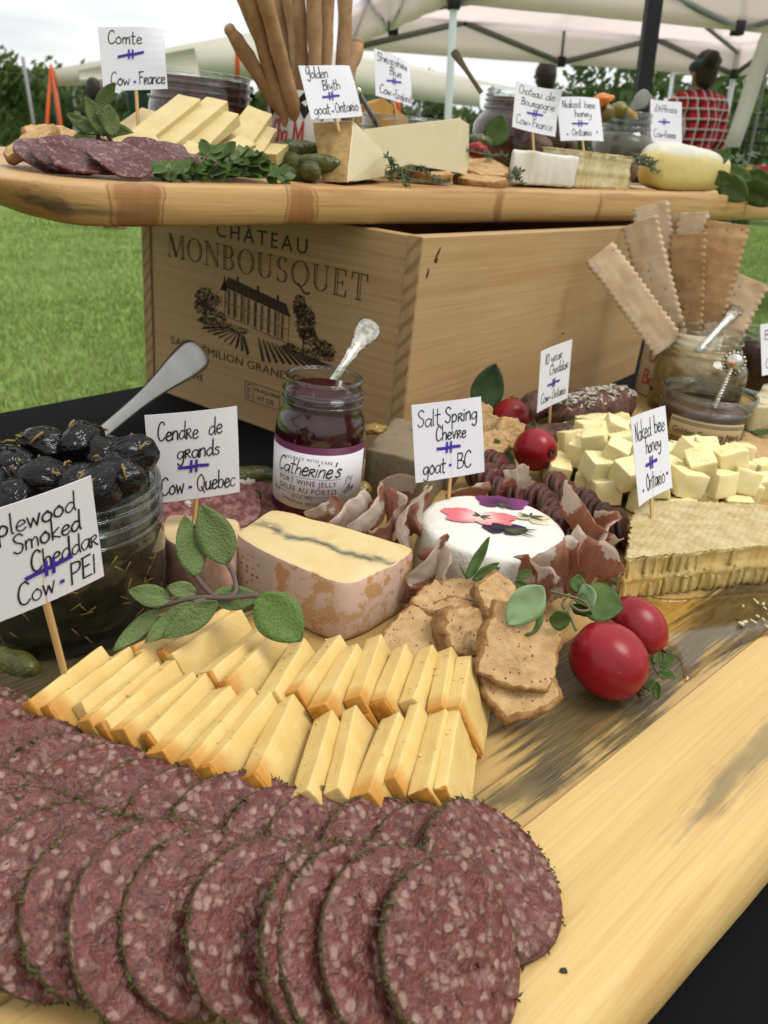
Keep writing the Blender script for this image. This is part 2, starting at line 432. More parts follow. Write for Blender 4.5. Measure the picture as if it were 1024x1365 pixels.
# vineyard rows on the left
M_vine = leafmat('vine_foliage', (.07, .115, .03), (.19, .25, .075), .9, .6, .4)
M_bark = plain('bark', (.09, .065, .045), .9, .3, 20)
M_post = plain('grey_wood', (.33, .33, .31), .85, .2, 12)
for k, (y0, x0, x1, hh, lab) in enumerate(((17.5, -13.5, -5.2, 2.65, 'nearest leafy green vine row on the left of the lawn'), (23.5, -17, -.5, 2.9, 'second leafy vine row behind the nearest one on the left'), (34.0, -22, 8, 3.2, 'farthest vine row running low behind the beige canopy'))):
    e = empty('vine_row', G @ T((x0 + x1) / 2, y0, 0), lab, 'vines', 'vine rows on the left'); rr = random.Random(20 + k); mb = MB(); L_ = x1 - x0
    for i in range(int(L_ * 1.3)):
        leafcloud(mb, (-L_ / 2 + (i + .5) / 1.3, rr.uniform(-.2, .2), hh * .5), (.68, .5, hh * .40 * rr.uniform(.85, 1.08)), 700 if k < 2 else 300, .10 if k < 2 else .17, rr, 14)
    mb.build('foliage', M_vine, e)
    mb = MB()
    for i in range(int(L_ / 1.5)): tube(mb, [(-L_ / 2 + i * 1.5 + .4, 0, 0), (-L_ / 2 + i * 1.5 + .42, .03, .5), (-L_ / 2 + i * 1.5 + .36, 0, hh * .8)], [.04, .035, .02], 6)
    mb.build('stem', M_bark, e)
    for i in range(int(L_ / 2.2) + 1):
        mb = MB(); tube(mb, [(-L_ / 2 + i * 2.2, -.42, 0), (-L_ / 2 + i * 2.2 - .06, -.42, hh * .9)], .035, 6); mb.build('post', M_post, e)
def tree(name, px, py0, Y, h, r, n, size, lab, mats, seed, crown=.62, trunk=.12):
    p = BG(px, py0, Y); e = empty(name, G @ T(p.x, p.y, 0), lab, 'tree', 'trees behind the tents'); rr = random.Random(seed)
    mb = MB(); leafcloud(mb, (0, 0, h * crown), (r, r, h * (1 - crown) * .95), n, size, rr, 22, gap=.3); mb.build('crown', mats, e)
    mb = MB(); tube(mb, [(0, 0, 0), (.05, 0, h * .3), (0, .05, h * .6), (.1, 0, h * .85)], [trunk, trunk * .8, trunk * .55, trunk * .2], 8)
    for i in range(7):
        a = rr.uniform(0, 6.28); z = h * rr.uniform(.4, .7)
        tube(mb, [(0, 0, z), (math.cos(a) * r * .4, math.sin(a) * r * .4, z + h * .08), (math.cos(a) * r * .8, math.sin(a) * r * .8, z + h * .14)], [trunk * .4, trunk * .25, trunk * .08], 6)
    mb.build('trunk', M_bark, e)
M_tr1 = leafmat('tree_foliage', (.06, .115, .03), (.15, .23, .06), 1.2, .55, .35)
tree('broadleaf_tree', 818, 130, 17, 3.3, 1.25, 2600, .10, 'leafy tree with a thin dark trunk just left of the black pole', M_tr1, 4)
tree('broadleaf_tree', 742, 130, 30, 3.3, .95, 900, .14, 'small rounded tree behind the head of the man in black', M_tr1, 6, .6)
tree('bushy_tree', 985, 150, 14, 2.6, 1.5, 3600, .10, 'dark bushy tree behind the woman in the plaid shirt', M_tr1, 8, .5)
tree('bushy_tree', 905, 150, 17, 2.3, 1.0, 2000, .10, 'low dark bush between black pole and woman in plaid', M_tr1, 9, .45)
tree('poplar_tree', 575, 120, 34, 3.6, .55, 900, .16, 'slim upright tree rising beside the white tent leg', M_far, 10, .55)
tree('poplar_tree', 520, 120, 36, 3.1, 1.3, 900, .18, 'broad pale tree far away left of the white tent leg', M_far, 11, .55)

# ---------------------------------------------------------------- white pop-up tent
mc = Mt('canopy_fabric'); mc.set(mc.mix(mc.noise(3, mc.co(), 3), (.98, .88, .89), (1.0, .93, .93)), .7)
tr = mc.n('BsdfTranslucent'); tr.inputs[0].default_value = (1.0, .92, .91, 1); xm = mc.n('MixShader'); xm.inputs[0].default_value = .72
mc.l(mc.b.outputs[0], xm.inputs[1]); mc.l(tr.outputs[0], xm.inputs[2]); mc.l(xm.outputs[0], mc.out.inputs[0]); M_canopy = mc.m
M_white = plain('white_painted_steel', (.72, .76, .76), .4, .05)
M_grey = plain('grey_steel', (.20, .21, .20), .45, .08)
M_black = plain('black_plastic', (.012, .012, .014), .5, .2)
def popup(name, NL, FL, right, ze, label, legmat, val=.24, rise=.9, legs=(0, 1, 2, 3), canopy=None, truss=True):
    NL, FL = Vector((NL[0], NL[1], 0)), Vector((FL[0], FL[1], 0)); NR, FR = NL + right, FL + right; cs = [NL, NR, FR, FL]
    c = (NL + NR + FR + FL) / 4; e = empty(name, G @ T(c), label, 'tent'); Q = [p - c for p in cs]
    mb = MB(); ap = Vector((0, 0, ze + rise)); n = 10
    for k in range(4):
        a, b = Q[k] + Vector((0, 0, ze + val * .9)), Q[(k + 1) % 4] + Vector((0, 0, ze + val * .9)); rows = []
        for i in range(n + 1):
            t = i / n; rows.append([a.lerp(b, j / n).lerp(ap, t) - Vector((0, 0, .22 * math.sin(math.pi * t) * (1 - .3 * math.sin(math.pi * j / n)))) for j in range(n + 1)])
        grid(mb, rows, 0, .002)
    mb.build('canopy_roof', canopy or M_canopy, e)
    for k in range(4):
        a, b = Q[k], Q[(k + 1) % 4]; d = (b - a).normalized(); nrm = Vector((d.y, -d.x, 0)); mb = MB()
        rows = [[a.lerp(b, j / 24) * 1.012 + Vector((0, 0, ze + val * (1 - i / 3) - .02 * math.sin(j * math.pi / 4) * 0)) + nrm * .008 * math.sin(j * 1.7) * i / 3 for j in range(25)] for i in range(4)]
        grid(mb, rows, 0, .002); mb.build('valance', canopy or M_canopy, e)
    for k in legs:
        mb = MB(); box(mb, (Q[k].x - .017, Q[k].y - .017, 0), (Q[k].x + .017, Q[k].y + .017, ze + val * .8), .003); lg = mb.build('leg', legmat, e)
        mb = MB(); box(mb, (Q[k].x - .05, Q[k].y - .05, 0), (Q[k].x + .05, Q[k].y + .05, .008), .002); mb.build('foot_plate', M_grey, lg)
        mb = MB(); box(mb, (Q[k].x - .03, Q[k].y - .03, ze - .02), (Q[k].x + .03, Q[k].y + .03, ze + .05), .006); mb.build('bracket', M_black, lg)
    if truss:
        for k in range(4): mb = MB(); tube(mb, [Q[k] + Vector((0, 0, ze + val * .7)), Q[k] * .5 + Vector((0, 0, ze + val * .7 + .12)), Vector((0, 0, ze + val + .3))], .016, 6); mb.build('ridge_bar', M_grey, e)
        for k in range(4):
            a, b = Q[k], Q[(k + 1) % 4]; zl, zh = ze + .01, ze + val + .18; m = (a + b) / 2
            for (p, q) in ((a, m), (m, b)):
                for s in (0, 1):
                    mb = MB(); tube(mb, [Vector((p.x, p.y, zh if s else zl)), Vector((q.x, q.y, zl if s else zh))], .02, 6); mb.build('truss_bar', M_grey, e)
                h = (p + q) / 2; mb = MB(); box(mb, (h.x - .02, h.y - .02, (zl + zh) / 2 - .02), (h.x + .02, h.y + .02, (zl + zh) / 2 + .02), .004); mb.build('joint', M_black, e)
            mb = MB(); box(mb, (m.x - .03, m.y - .03, zl - .03), (m.x + .03, m.y + .03, zl + .04), .006); mb.build('joint', M_black, e); mb = MB(); box(mb, (m.x - .03, m.y - .03, zh - .03), (m.x + .03, m.y + .03, zh + .04), .006)
            mb.build('joint', M_black, e)
            mb = MB(); tube(mb, [(m.x, m.y, zl), (m.x, m.y, zh)], .01, 6); mb.build('truss_bar', M_grey, e)
            mb = MB(); tube(mb, [(m.x, m.y, zh), (0, 0, zh + .12)], .012, 6); mb.build('truss_bar', M_grey, e)
        mb = MB(); tube(mb, [(0, 0, ze + val + .2), (0, 0, ze + rise)], .015, 6); mb.build('peak_pole', M_grey, e)
    return e
NL = BG(605, 6, 4.3); ze = NL.z
def yfor(px, py, z):                          # distance at which a sight line reaches level height z
    a = BG(px, py, 1.0); return (z - CG.z) / (a.z - CG.z)
yf = yfor(470, 66, ze); FL = BG(470, 66, yf)
popup('popup_tent', NL, FL, Vector((3.1, 1.25, 0)), ze, 'white pop-up tent with grey scissor truss and thin white legs', M_white)
# second tent on the right, dark corner pole in front
pb = BG(858, 110, 2.9); mb = MB(); e = empty('tent_pole', G @ T(pb.x, pb.y, 0), 'black square tent pole standing right of the honey card', 'pole')
lx = (BG(872, 0, 2.9) - pb); lx2 = (BG(845, 210, 2.9) - pb); dd = (lx - lx2) / (lx.z - lx2.z)
mb = MB()
for k, (z0, z1, hw) in enumerate(((0, 1.45, .0225), (1.40, 2.3, .019))):
    o = (pb.z); a = dd * (z0 - o); b = dd * (z1 - o)
    loft(mb, [[(a.x + sx * hw, a.y + sy * hw, z0) for sx, sy in ((-1, -1), (1, -1), (1, 1), (-1, 1))], [(b.x + sx * hw, b.y + sy * hw, z1) for sx, sy in ((-1, -1), (1, -1), (1, 1), (-1, 1))]], 0, False)
mb.build('pole_tube', M_black, e)
mb = MB(); a = dd * (0 - pb.z); box(mb, (a.x - .06, a.y - .06, 0), (a.x + .06, a.y + .06, .012), .003); mb.build('foot_plate', M_black, e)

# beige low canopy on the left
mbg = Mt('beige_canvas'); M_beige = mbg.set(mbg.mix(mbg.noise(4, mbg.co(), 4), (.60, .57, .47), (.72, .69, .58)), .9)
M_orange = plain('orange_webbing', (.85, .13, .02), .6, .1)
M_wood = plain('pole_wood', (.32, .19, .08), .7, .2)
e = empty('beige_canopy', G @ T(BG(200, 120, 16).x, 17.4, 0), 'low beige canvas canopy with orange corner straps on the left', 'canopy'); eg = Vector((BG(200, 120, 16).x, 17.4, 0))
pts = {k: BG(*v) - eg for k, v in dict(a=(72, 92, 14.7), b=(330, 44, 18.8), c=(640, 112, 20.6), a2=(76, 110, 14.7), b2=(340, 100, 18.8), c2=(640, 140, 20.6), d=(150, 98, 22), f=(420, 60, 25), g=(700, 120, 25)).items()}
mb = MB(); grid(mb, [[pts['a'], pts['a'].lerp(pts['b'], .5) - Vector((0, 0, .06)), pts['b'], pts['b'].lerp(pts['c'], .5) - Vector((0, 0, .08)), pts['c']], [pts['d'], pts['d'].lerp(pts['f'], .5), pts['f'], pts['f'].lerp(pts['g'], .5), pts['g']]], 0, .004); mb.build('canvas_roof', M_beige, e)
mb = MB(); grid(mb, [[pts['a'], pts['b'], pts['c']], [pts['a2'] - Vector((0, 0, .05)), pts['b2'] - Vector((0, 0, .1)), pts['c2'] - Vector((0, 0, .05))]], 0, .004); mb.build('valance', M_beige, e)
for px, py, Y in ((70, 92, 14.75), (247, 84, 18.2), (276, 76, 19), (560, 116, 20.2)):
    p = BG(px, py, Y) - eg; mb = MB(); tube(mb, [(p.x, p.y, 0), (p.x, p.y, p.z + .02)], .045, 8); mb.build('support_pole', M_wood if px in (247, 276) else M_grey, e)
for px, y0, y1, Y, px2 in ((68, 86, 175, 14.6, 62), (68, 86, 130, 14.55, 75), (316, 48, 108, 17.5, 317), (530, 122, 165, 17.5, 531)):
    a, b = BG(px, y0, Y) - eg, BG(px2, y1, Y - .02) - eg; b = a + (b - a) * (a.z / max(.2, a.z - b.z)) if px < 200 else b
    mb = MB(); tube(mb, [a, a.lerp(b, .5), b], [.05, .08, .07], 4, flat=.25); mb.build('strap', M_orange, e)
# green tractor far behind the Comte card
p = BG(186, 150, 19); e = empty('green_tractor', G @ T(p.x, p.y + 1.2, 0) @ SC(1.65), 'green tractor cab partly hidden behind the card on the left', 'tractor')
M_green = plain('green_paint', (.02, .16, .06), .35, .1); mgl = Mt('tinted_glass'); M_tglass = mgl.set((.12, .22, .2), .1)
mb = MB(); box(mb, (-.33, -.4, .55), (.33, .6, .95), .05); mb.build('body', M_green, e)
mb = MB(); box(mb, (-.27, -.42, .95), (.27, .45, 1.33), .06); mb.build('window', M_tglass, e)
mb = MB(); box(mb, (-.31, -.48, 1.33), (.31, .5, 1.42), .03); mb.build('roof', M_green, e)
for sx, sy, rr_ in ((-1, .5, .5), (1, .5, .5), (-1, -.5, .32), (1, -.5, .32)):
    mb = MB(); lathe(mb, [(0, -.1), (rr_ * .55, -.1), (rr_ * .6, -.07), (rr_ * .95, -.1), (rr_, -.07), (rr_, .07), (rr_ * .95, .1), (rr_ * .6, .07), (rr_ * .55, .1), (0, .1)], 24, 0, T(sx * .42, sy, rr_) @ RY(90)); mb.build('wheel', M_black, e)
# weathered slatted boards leaning behind the crackers
p = BG(98, 165, 15.5); e = empty('slatted_panel', G @ T(p.x, p.y, 0) @ RY(14) @ SC(1.9, 1, 1.05), 'weathered grey slatted wooden panel leaning in the grass', 'panel')
for i in range(4):
    mb = MB(); box(mb, (-.16 + i * .085, -.01, 0), (-.095 + i * .085, .01, 1.36 - .03 * (i % 2)), .004); mb.build('slat', M_post, e)
mb = MB(); box(mb, (-.17, .011, .4), (.17, .03, .47), .004); box(mb, (-.17, .011, 1.0), (.17, .03, 1.07), .004); mb.build('rail', M_post, e)

# ---------------------------------------------------------------- people in the background
M_skin = plain('skin', (.36, .19, .12), .55, .08); M_skin2 = plain('dark_skin', (.14, .075, .05), .5, .08)
M_hair = plain('dark_hair', (.030, .020, .016), .5, .3, 30); M_jean = plain('denim', (.045, .06, .1), .85, .2, 20)
M_blackcloth = plain('black_cloth', (.016, .016, .018), .85, .2, 20)
mpl = Mt('plaid'); sx, sy, sz = mpl.sep(mpl.co((15, 15, 15)))
def stripe(c, w, ph): return mpl.math('LESS_THAN', mpl.math('FRACT', mpl.math('ADD', c, ph)), w)
base_ = mpl.mix(mpl.math('MULTIPLY', stripe(sx, .42, .1), .75), (.62, .02, .03), (.05, .01, .015)); base_ = mpl.mix(mpl.math('MULTIPLY', stripe(sz, .42, .3), .75), base_, (.06, .01, .02))
base_ = mpl.mix(mpl.math('MULTIPLY', stripe(sx, .14, .72), .8), base_, (.85, .8, .8)); base_ = mpl.mix(mpl.math('MULTIPLY', stripe(sz, .14, .9), .8), base_, (.85, .8, .8))
M_plaid = mpl.set(base_, .85)
def body(name, parent, mat, chains, vox=.016, M=None):
    mb = MB()
    for path, rad in chains:
        tube(mb, spline(path, 5), [rad[min(int(i / 5), len(rad) - 2)] * (1 - (i % 5) / 5) + rad[min(int(i / 5) + 1, len(rad) - 1)] * ((i % 5) / 5) for i in range(len(path) * 5 - 4)], 12)
        for q, k in ((path[0], rad[0]), (path[-1], rad[-1])): blob(mb, q, k * .98, 2)
    o = mb.build(name, mat, parent, M); rm = o.modifiers.new('remesh', 'REMESH'); rm.mode = 'VOXEL'; rm.voxel_size = vox; rm.use_smooth_shade = True
    sm = o.modifiers.new('smooth', 'SMOOTH'); sm.iterations = 6; sm.factor = .5; return o
def person(M, label, shirt, skin, hair, legs, h=1.68, arms=None, bun=False, band=None):
    e = empty('person', M, label, 'person'); k = h / 1.68
    A = arms or [[(-.19, 0, 1.36), (-.25, .02, 1.1), (-.22, -.12, .9)], [(.19, 0, 1.36), (.25, .02, 1.1), (.22, -.12, .9)]]
    tor = [([(0, 0, .92), (0, .01, 1.1), (0, .02, 1.28), (0, .01, 1.38)], [.135, .12, .145, .09]), ([(-.08, 0, .95), (0, 0, .96), (.08, 0, .95)], [.11, .13, .11]), ([(-.17, 0, 1.37), (0, .01, 1.39), (.17, 0, 1.37)], [.065, .08, .065]), ([(-.07, .01, 1.2), (.07, .01, 1.2)], [.115, .115])]
    lg = [([(s * .09, 0, .9), (s * .1, -.02, .5), (s * .1, .02, .09), (s * .11, -.12, .04)], [.1, .06, .042, .035]) for s in (-1, 1)]
    head = [([(0, 0, 1.38), (0, -.005, 1.5)], [.055, .052]), ([(0, 0, 1.56), (0, -.005, 1.62)], [.078, .088]), ([(0, -.09, 1.545), (0, -.1, 1.56)], [.018, .016]), ([(-.085, 0, 1.56), (.085, 0, 1.56)], [.015, .015])]
    arm = [(a, [.058, .045, .034]) for a in A]; hand = []
    for a in A:
        d = (Vector(a[2]) - Vector(a[1])).normalized(); w = Vector(a[2]); sd_ = d.cross(Vector((0, 1, .2))).normalized()
        hand.append(([w, w + d * .08], [.03, .034]))
        for q in range(4): f0 = w + d * .08 + sd_ * (.024 - .016 * q); hand.append(([f0, f0 + d * .05, f0 + d * .07 + Vector((0, -.02, -.01))], [.009, .0085, .008]))
        hand.append(([w + d * .03 + sd_ * .03, w + d * .07 + sd_ * .055], [.011, .009]))
    S_ = SC(k)
    body('body', e, skin, tor + lg + head + arm + hand, .013, S_)
    body('shirt', e, shirt, [(p, [q + .016 for q in r_]) for p, r_ in tor] + [(a[:2] + [tuple(Vector(a[1]).lerp(Vector(a[2]), .75))], [.075, .06, .052]) for a in A], .014, S_)
    body('trousers', e, legs, [(p[:3], [q + .014 for q in r_[:3]]) for p, r_ in lg] + [([(-.08, 0, .93), (.08, 0, .93)], [.135, .135])], .014, S_)
    hc = [([(0, .012, 1.60), (0, .02, 1.645)], [.093, .088]), ([(0, .035, 1.54), (0, .03, 1.6)], [.075, .088])]
    if bun: hc += [([(.03, .10, 1.655), (.035, .12, 1.665)], [.055, .052])]
    ho = body('hair', e, hair, hc, .011, S_)
    for sx_ in (-1, 1):
        mb = MB(); blob(mb, (sx_ * .034, -.083, 1.59), .013, 2); mb.build('eye', M_black, e, S_)
    if band:
        mb = MB(); tube(mb, [(math.cos(t) * .092, .008 + math.sin(t) * .096, 1.625 + .03 * math.sin(t)) for t in [i * 6.283 / 24 for i in range(25)]], .014, 6, flat=1.8); mb.build('headband', band, e, S_)
    return e
M_band = plain('blue_grey_cloth', (.10, .13, .2), .8, .1)
p = BG(938, 95, 6.4); hz = p.z
person(G @ T(p.x, p.y, -.02) @ RZ(200), 'woman with dark bun in a red plaid shirt seen from behind', M_plaid, M_skin, M_hair, M_jean, (hz + .03) * 1.68 / 1.6, [[(-.19, 0, 1.36), (-.27, -.05, 1.12), (-.15, -.27, 1.12)], [(.19, 0, 1.36), (.26, -.06, 1.13), (.18, -.28, 1.35)]], True, M_band)
p = BG(726, 102, 8.0)
person(G @ T(p.x, p.y, -.02) @ RZ(215), 'man with short dark hair in black behind the Bourgogne card', M_blackcloth, M_skin2, M_hair, M_blackcloth, (p.z + .03) * 1.68 / 1.6)
p = BG(127, 120, 10.5)
person(G @ T(p.x, p.y, -.02) @ RZ(150), 'person with short dark hair in dark clothes behind the sage on the left', M_blackcloth, M_skin, M_hair, M_jean, (p.z + .03) * 1.68 / 1.6)

# ---------------------------------------------------------------- stall on the right
M_wcloth = plain('white_table_cloth', (.78, .78, .76), .8, .04); M_dark = plain('dark_canvas', (.035, .04, .035), .9, .2, 8)
p = BG(1045, 232, 5.6); zt_ = p.z
e = empty('stall_table', G @ T(p.x + .55, p.y + .3, 0), 'white clothed stall table at the far right', 'table')
mb = MB(); box(mb, (-.9, -.35, zt_ - .03), (.9, .35, zt_), .006); mb.build('tabletop', M_wcloth, e)
mb = MB(); box(mb, (-.92, -.37, zt_ - .28), (.92, -.36, zt_ + .002), .003); mb.build('cloth_front', M_wcloth, e)
for sx_ in (-1, 1):
    for sy_ in (-1, 1): mb = MB(); tube(mb, [(sx_ * .84, sy_ * .3, 0), (sx_ * .84, sy_ * .3, zt_ - .03)], .018, 8); mb.build('leg', M_grey, e)
cols = [('yellow', (.75, .45, .03)), ('red', (.55, .02, .03)), ('white', (.8, .8, .78)), ('green', (.06, .3, .1))]
for i in range(8):
    nm, c = cols[i % 4]; x = p.x - .26 + .13 * i
    mb = MB(); box(mb, (-.055, -.08, 0), (.055, .08, .045), .006); mb.add([], [])
    o = mb.build('food_packet', plain(nm + '_packet', c, .5, .1)); o.matrix_world = G @ T(x, p.y + .08 + (i // 4) * .02, zt_ + .001)
    tag(o, '%s packet on the white stall table, %s in the row' % (nm, ('first', 'second', 'third', 'fourth', 'fifth', 'sixth', 'seventh', 'last')[i]), 'packet', 'packets on the stall table')
q = BG(1000, 175, 7.0); e = empty('wire_rack', G @ T(q.x + .35, q.y, 0), 'black wire display rack behind the stall table', 'rack')
for i in range(9): mb = MB(); tube(mb, [(-.5 + i * .12, 0, .75), (-.5 + i * .12, 0, q.z + .16)], .008, 6); mb.build('upright', M_black, e)
for i in range(6): mb = MB(); tube(mb, [(-.5, .01, .8 + i * .1), (.46, .01, .8 + i * .1)], .008, 6); mb.build('crossbar', M_black, e)
for sx_ in (-.5, .46): mb = MB(); tube(mb, [(sx_, 0, 0), (sx_, 0, .78)], .012, 6); mb.build('leg', M_black, e)
q = BG(1012, 130, 5.9); e = empty('hanging_banner', G @ T(q.x, q.y, 0), 'narrow white paper banner hanging on a pole at the far right', 'banner')
mb = MB(); grid(mb, [[(-.055 - .02 * i + .11 * j, .01 * math.sin(i), q.z + .42 - .12 * i) for j in range(2)] for i in range(7)], 0, .002); mb.build('paper', M_wcloth, e)
mb = MB(); tube(mb, [(.02, .02, 0), (.02, .02, q.z + .45)], .01, 6); mb.build('pole', M_grey, e)
# dark awning over the stall
a = BG(900, 62, 9.5); b = BG(1100, 66, 8.5); e = empty('stall_awning', G @ T(a.x + 1.2, 9.4, 0), 'dark green awning with pale trim over the far right stall', 'awning'); eg = Vector((a.x + 1.2, 9.4, 0))
mb = MB(); grid(mb, [[BG(895, 100, 8.6) - eg, BG(1180, 96, 7.6) - eg], [BG(915, 72, 11) - eg, BG(1180, 52, 10.5) - eg]], 0, .004); mb.build('canvas_roof', M_dark, e)
mb = MB(); grid(mb, [[BG(895, 92, 8.59) - eg, BG(1180, 84, 7.59) - eg], [BG(895, 99, 8.6) - eg, BG(1180, 95, 7.6) - eg]], 0, .004); mb.build('trim', M_canopy, e)
for px in (898, 1170): q = BG(px, 97, 8.6 if px < 1000 else 7.62) - eg; mb = MB(); tube(mb, [(q.x, q.y, 0), (q.x, q.y, q.z)], .02, 8); mb.build('pole', M_white, e)
for px in (930, 1175): q = BG(px, 72, 10.9 if px < 1000 else 10.5) - eg; mb = MB(); tube(mb, [(q.x, q.y, 0), (q.x, q.y, q.z)], .02, 8); mb.build('pole', M_grey, e)
# ================================================================== TABLE, BOARDS, CRATE
mcl = Mt('black_cloth_table'); v = mcl.co(); M_cloth = mcl.set(mcl.mix(mcl.noise(900, v, 2), (.003, .003, .0035), (.007, .007, .008)), .9, spec=.12); mcl.bump(mcl.noise(6, v, 3), .5, .01)
TD = Vector((math.cos(R_(54)), math.sin(R_(54)), 0)); TN = Vector((TD.y, -TD.x, 0))      # along the table, and to its right
TO = Vector((-.367, .699, 0))
mb = MB(); L0, L1, TW = -1.3, 1.25, .95
per = [(L0 + (L1 - L0) * i / 40, 0) for i in range(40)] + [(L1, TW * i / 16) for i in range(16)] + [(L1 - (L1 - L0) * i / 40, TW) for i in range(40)] + [(L0, TW - TW * i / 16) for i in range(16)]
cen = TO + TD * ((L0 + L1) / 2) + TN * (TW / 2); loops = []
for k, (dz, o) in enumerate(((-.80, .06), (-.5, .045), (-.2, .025), (-.03, .008), (-.006, .004), (0, -.004))):
    lp = []
    for i, (a, b) in enumerate(per):
        p = TO + TD * a + TN * b - cen; d = Vector((1 if a >= L1 - 1e-6 else (-1 if a <= L0 + 1e-6 else 0), 1 if b >= TW - 1e-6 else (-1 if b <= 1e-6 else 0)))
        off = o + (.02 * -dz * math.sin(i * 1.9) + .012 * -dz * math.sin(i * .7) if dz < -.1 else 0)
        lp.append(cen + p + (TD * d.x + TN * d.y) * off + Vector((0, 0, dz)))
    loops.append(lp)
loft(mb, loops, 0, True, None, True, None, 3)
tag(mb.build('tablecloth', M_cloth), 'black tablecloth draped over the long display table', 'tablecloth')

def woodmat(name, c1, c2, c3, gr=1.0, rough=.42, sc=(6, 60, 60), extra=None, coat=0):
    """grain runs along local x"""
    m = Mt(name); raw = m.co(); v = m.co(sc); v2 = m.warp(v, .35, 1.6)
    w = m.wave(.30 * gr, v2, 3.0, 2, .6, 'BANDS', 'Y'); bd_ = m.noise(1.0, m.warp(m.co((sc[0] * .7, sc[1] * 2.1, sc[2] * 2.1)), .6, .8), 4, .6); w = m.math('ADD', m.math('MULTIPLY', w, .35), m.math('MULTIPLY', m.ramp(bd_, (.36, 0), (.66, 1)), .75)); f = m.noise(3.2, m.co((sc[0] * .6, sc[1] * 5, sc[2] * 5)), 5)
    c = m.mix(m.ramp(w, (.25, 0), (.95, 1)), c1, c2); c = m.mix(m.math('MULTIPLY', m.ramp(f, (.4, 0), (.75, 1)), .55), c, c3)
    if extra: c = extra(m, c, raw)
    fp_ = m.noise(1.0, m.co((sc[0] * 3.5, sc[1] * 20, sc[2] * 20)), 6, .7); c = m.mix(m.math('MULTIPLY', m.ramp(fp_, (.46, 0), (.62, 1)), .17 if 'board' in name else .20), c, m.mix(1, c, (.62, .52, .40), 'MULTIPLY')); m.bump(m.math('ADD', f, m.math('MULTIPLY', fp_, .6)), .22, .0006); return m.set(c, rough, spec=.3, coat=coat)
# ---- lower board: local x along the board, y away from its near edge
BD = Vector((.7071 * .98, .7071 * 1.02, 0)).normalized(); BN = Vector((-BD.y, BD.x, 0)); BO = P(767, 1365, ZB) * 1; BO.z = 0
M_B = frame(BO, BD, (0, 0, 1)); BI = M_B.inverted()
def spots(m, raw, lst):
    tot = None; wv = m.warp(raw, 28, .018)
    for (x, y, rx, ry, a) in lst:
        mpn = m.n('Mapping'); mpn.vector_type = 'TEXTURE'; mpn.inputs['Location'].default_value = (x, y, .02); mpn.inputs['Rotation'].default_value = (0, 0, a); mpn.inputs['Scale'].default_value = (rx, ry, 1)
        m.l(wv, mpn.inputs[0]); ln_ = m.n('VectorMath', operation='LENGTH'); m.l(mpn.outputs[0], ln_.inputs[0])
        s = m.math('SUBTRACT', 1.15, ln_.outputs['Value'], True); tot = s if tot is None else m.math('MAXIMUM', tot, s)
    return tot
def bl(px, py): q = BI @ P(px, py, ZB); return q
SEAM = .056
def board_extra(m, c, raw):
    x, y, z = m.sep(raw)
    streak = m.noise(1.0, m.co((15, 340, 60)), 6, .62); fine = m.noise(1.0, m.co((40, 900, 200)), 3)
    c = m.mix(m.math('GREATER_THAN', y, SEAM), c, m.mix(.55, c, m.mix(m.noise(1.0, m.co((5, 60, 20)), 4), (.42, .265, .09), (.31, .185, .06))))
    # honey-gold far plank, grey spalted streaks
    q = [bl(*p) for p in ((790, 955), (735, 1025), (860, 915), (930, 862), (750, 900), (100, 880), (20, 1300), (40, 850), (990, 815))]
    d2 = spots(m, raw, [(q[0].x, q[0].y, .07, .026, .0), (q[1].x, q[1].y, .06, .012, 0), (q[2].x, q[2].y, .09, .017, 0), (q[3].x + .03, q[3].y, .12, .013, .03), (q[4].x, q[4].y, .07, .03, 0), (q[5].x, q[5].y, .12, .035, 0), (q[6].x, q[6].y + .02, .1, .03, 0), (q[7].x, q[7].y, .12, .05, 0), (q[8].x, q[8].y, .1, .03, 0)])
    f2 = m.math('MULTIPLY', m.ramp(m.math('ADD', m.math('MULTIPLY', d2, .75), m.math('MULTIPLY', m.math('SUBTRACT', streak, .5), 1.5)), (.16, 0), (.42, 1)), m.ramp(d2, (.0, 0), (.12, 1)))
    f2 = m.math('MULTIPLY', m.math('MULTIPLY', f2, m.math('GREATER_THAN', y, SEAM)), .92)
    c = m.mix(f2, c, m.mix(m.ramp(fine, (.35, 0), (.65, 1)), (.006, .006, .005), (.085, .072, .04)))
    a = bl(1000, 1010); b = bl(930, 1085)
    d1 = spots(m, raw, [(a.x + .01, a.y, .085, .011, 0), (b.x + .02, b.y - .001, .05, .006, 0)])
    f1 = m.math('MULTIPLY', m.ramp(m.math('ADD', m.math('MULTIPLY', d1, .7), m.math('MULTIPLY', m.math('SUBTRACT', streak, .5), 1.3)), (.22, 0), (.62, 1)), m.ramp(d1, (.0, 0), (.1, 1)))
    c = m.mix(m.math('MULTIPLY', m.math('MULTIPLY', f1, m.math('LESS_THAN', y, SEAM)), .72), c, (.10, .095, .065))
    # resin streaks
    rs = m.noise(1.0, m.co((7, 120, 30), loc=(3, 1, 0)), 3); c = m.mix(m.math('MULTIPLY', m.ramp(rs, (.60, 0), (.70, 1)), .4), c, (.50, .25, .07)); c = m.mix(m.math('MULTIPLY', m.ramp(m.noise(9, raw, 4), (.45, 0), (.75, 1)), .35), c, (.56, .36, .12))
    # seam line
    sl = m.math('LESS_THAN', m.math('ABSOLUTE', m.math('SUBTRACT', y, SEAM)), .00035); return m.mix(m.math('MULTIPLY', sl, .6), c, (.15, .09, .03))
M_board = woodmat('pale_pine_board', (.72, .51, .205), (.65, .435, .16), (.58, .36, .12), .5, .36, (5, 38, 38), board_extra)
bx0, bx1, BW = -.62, 1.15, .372
outl = [];
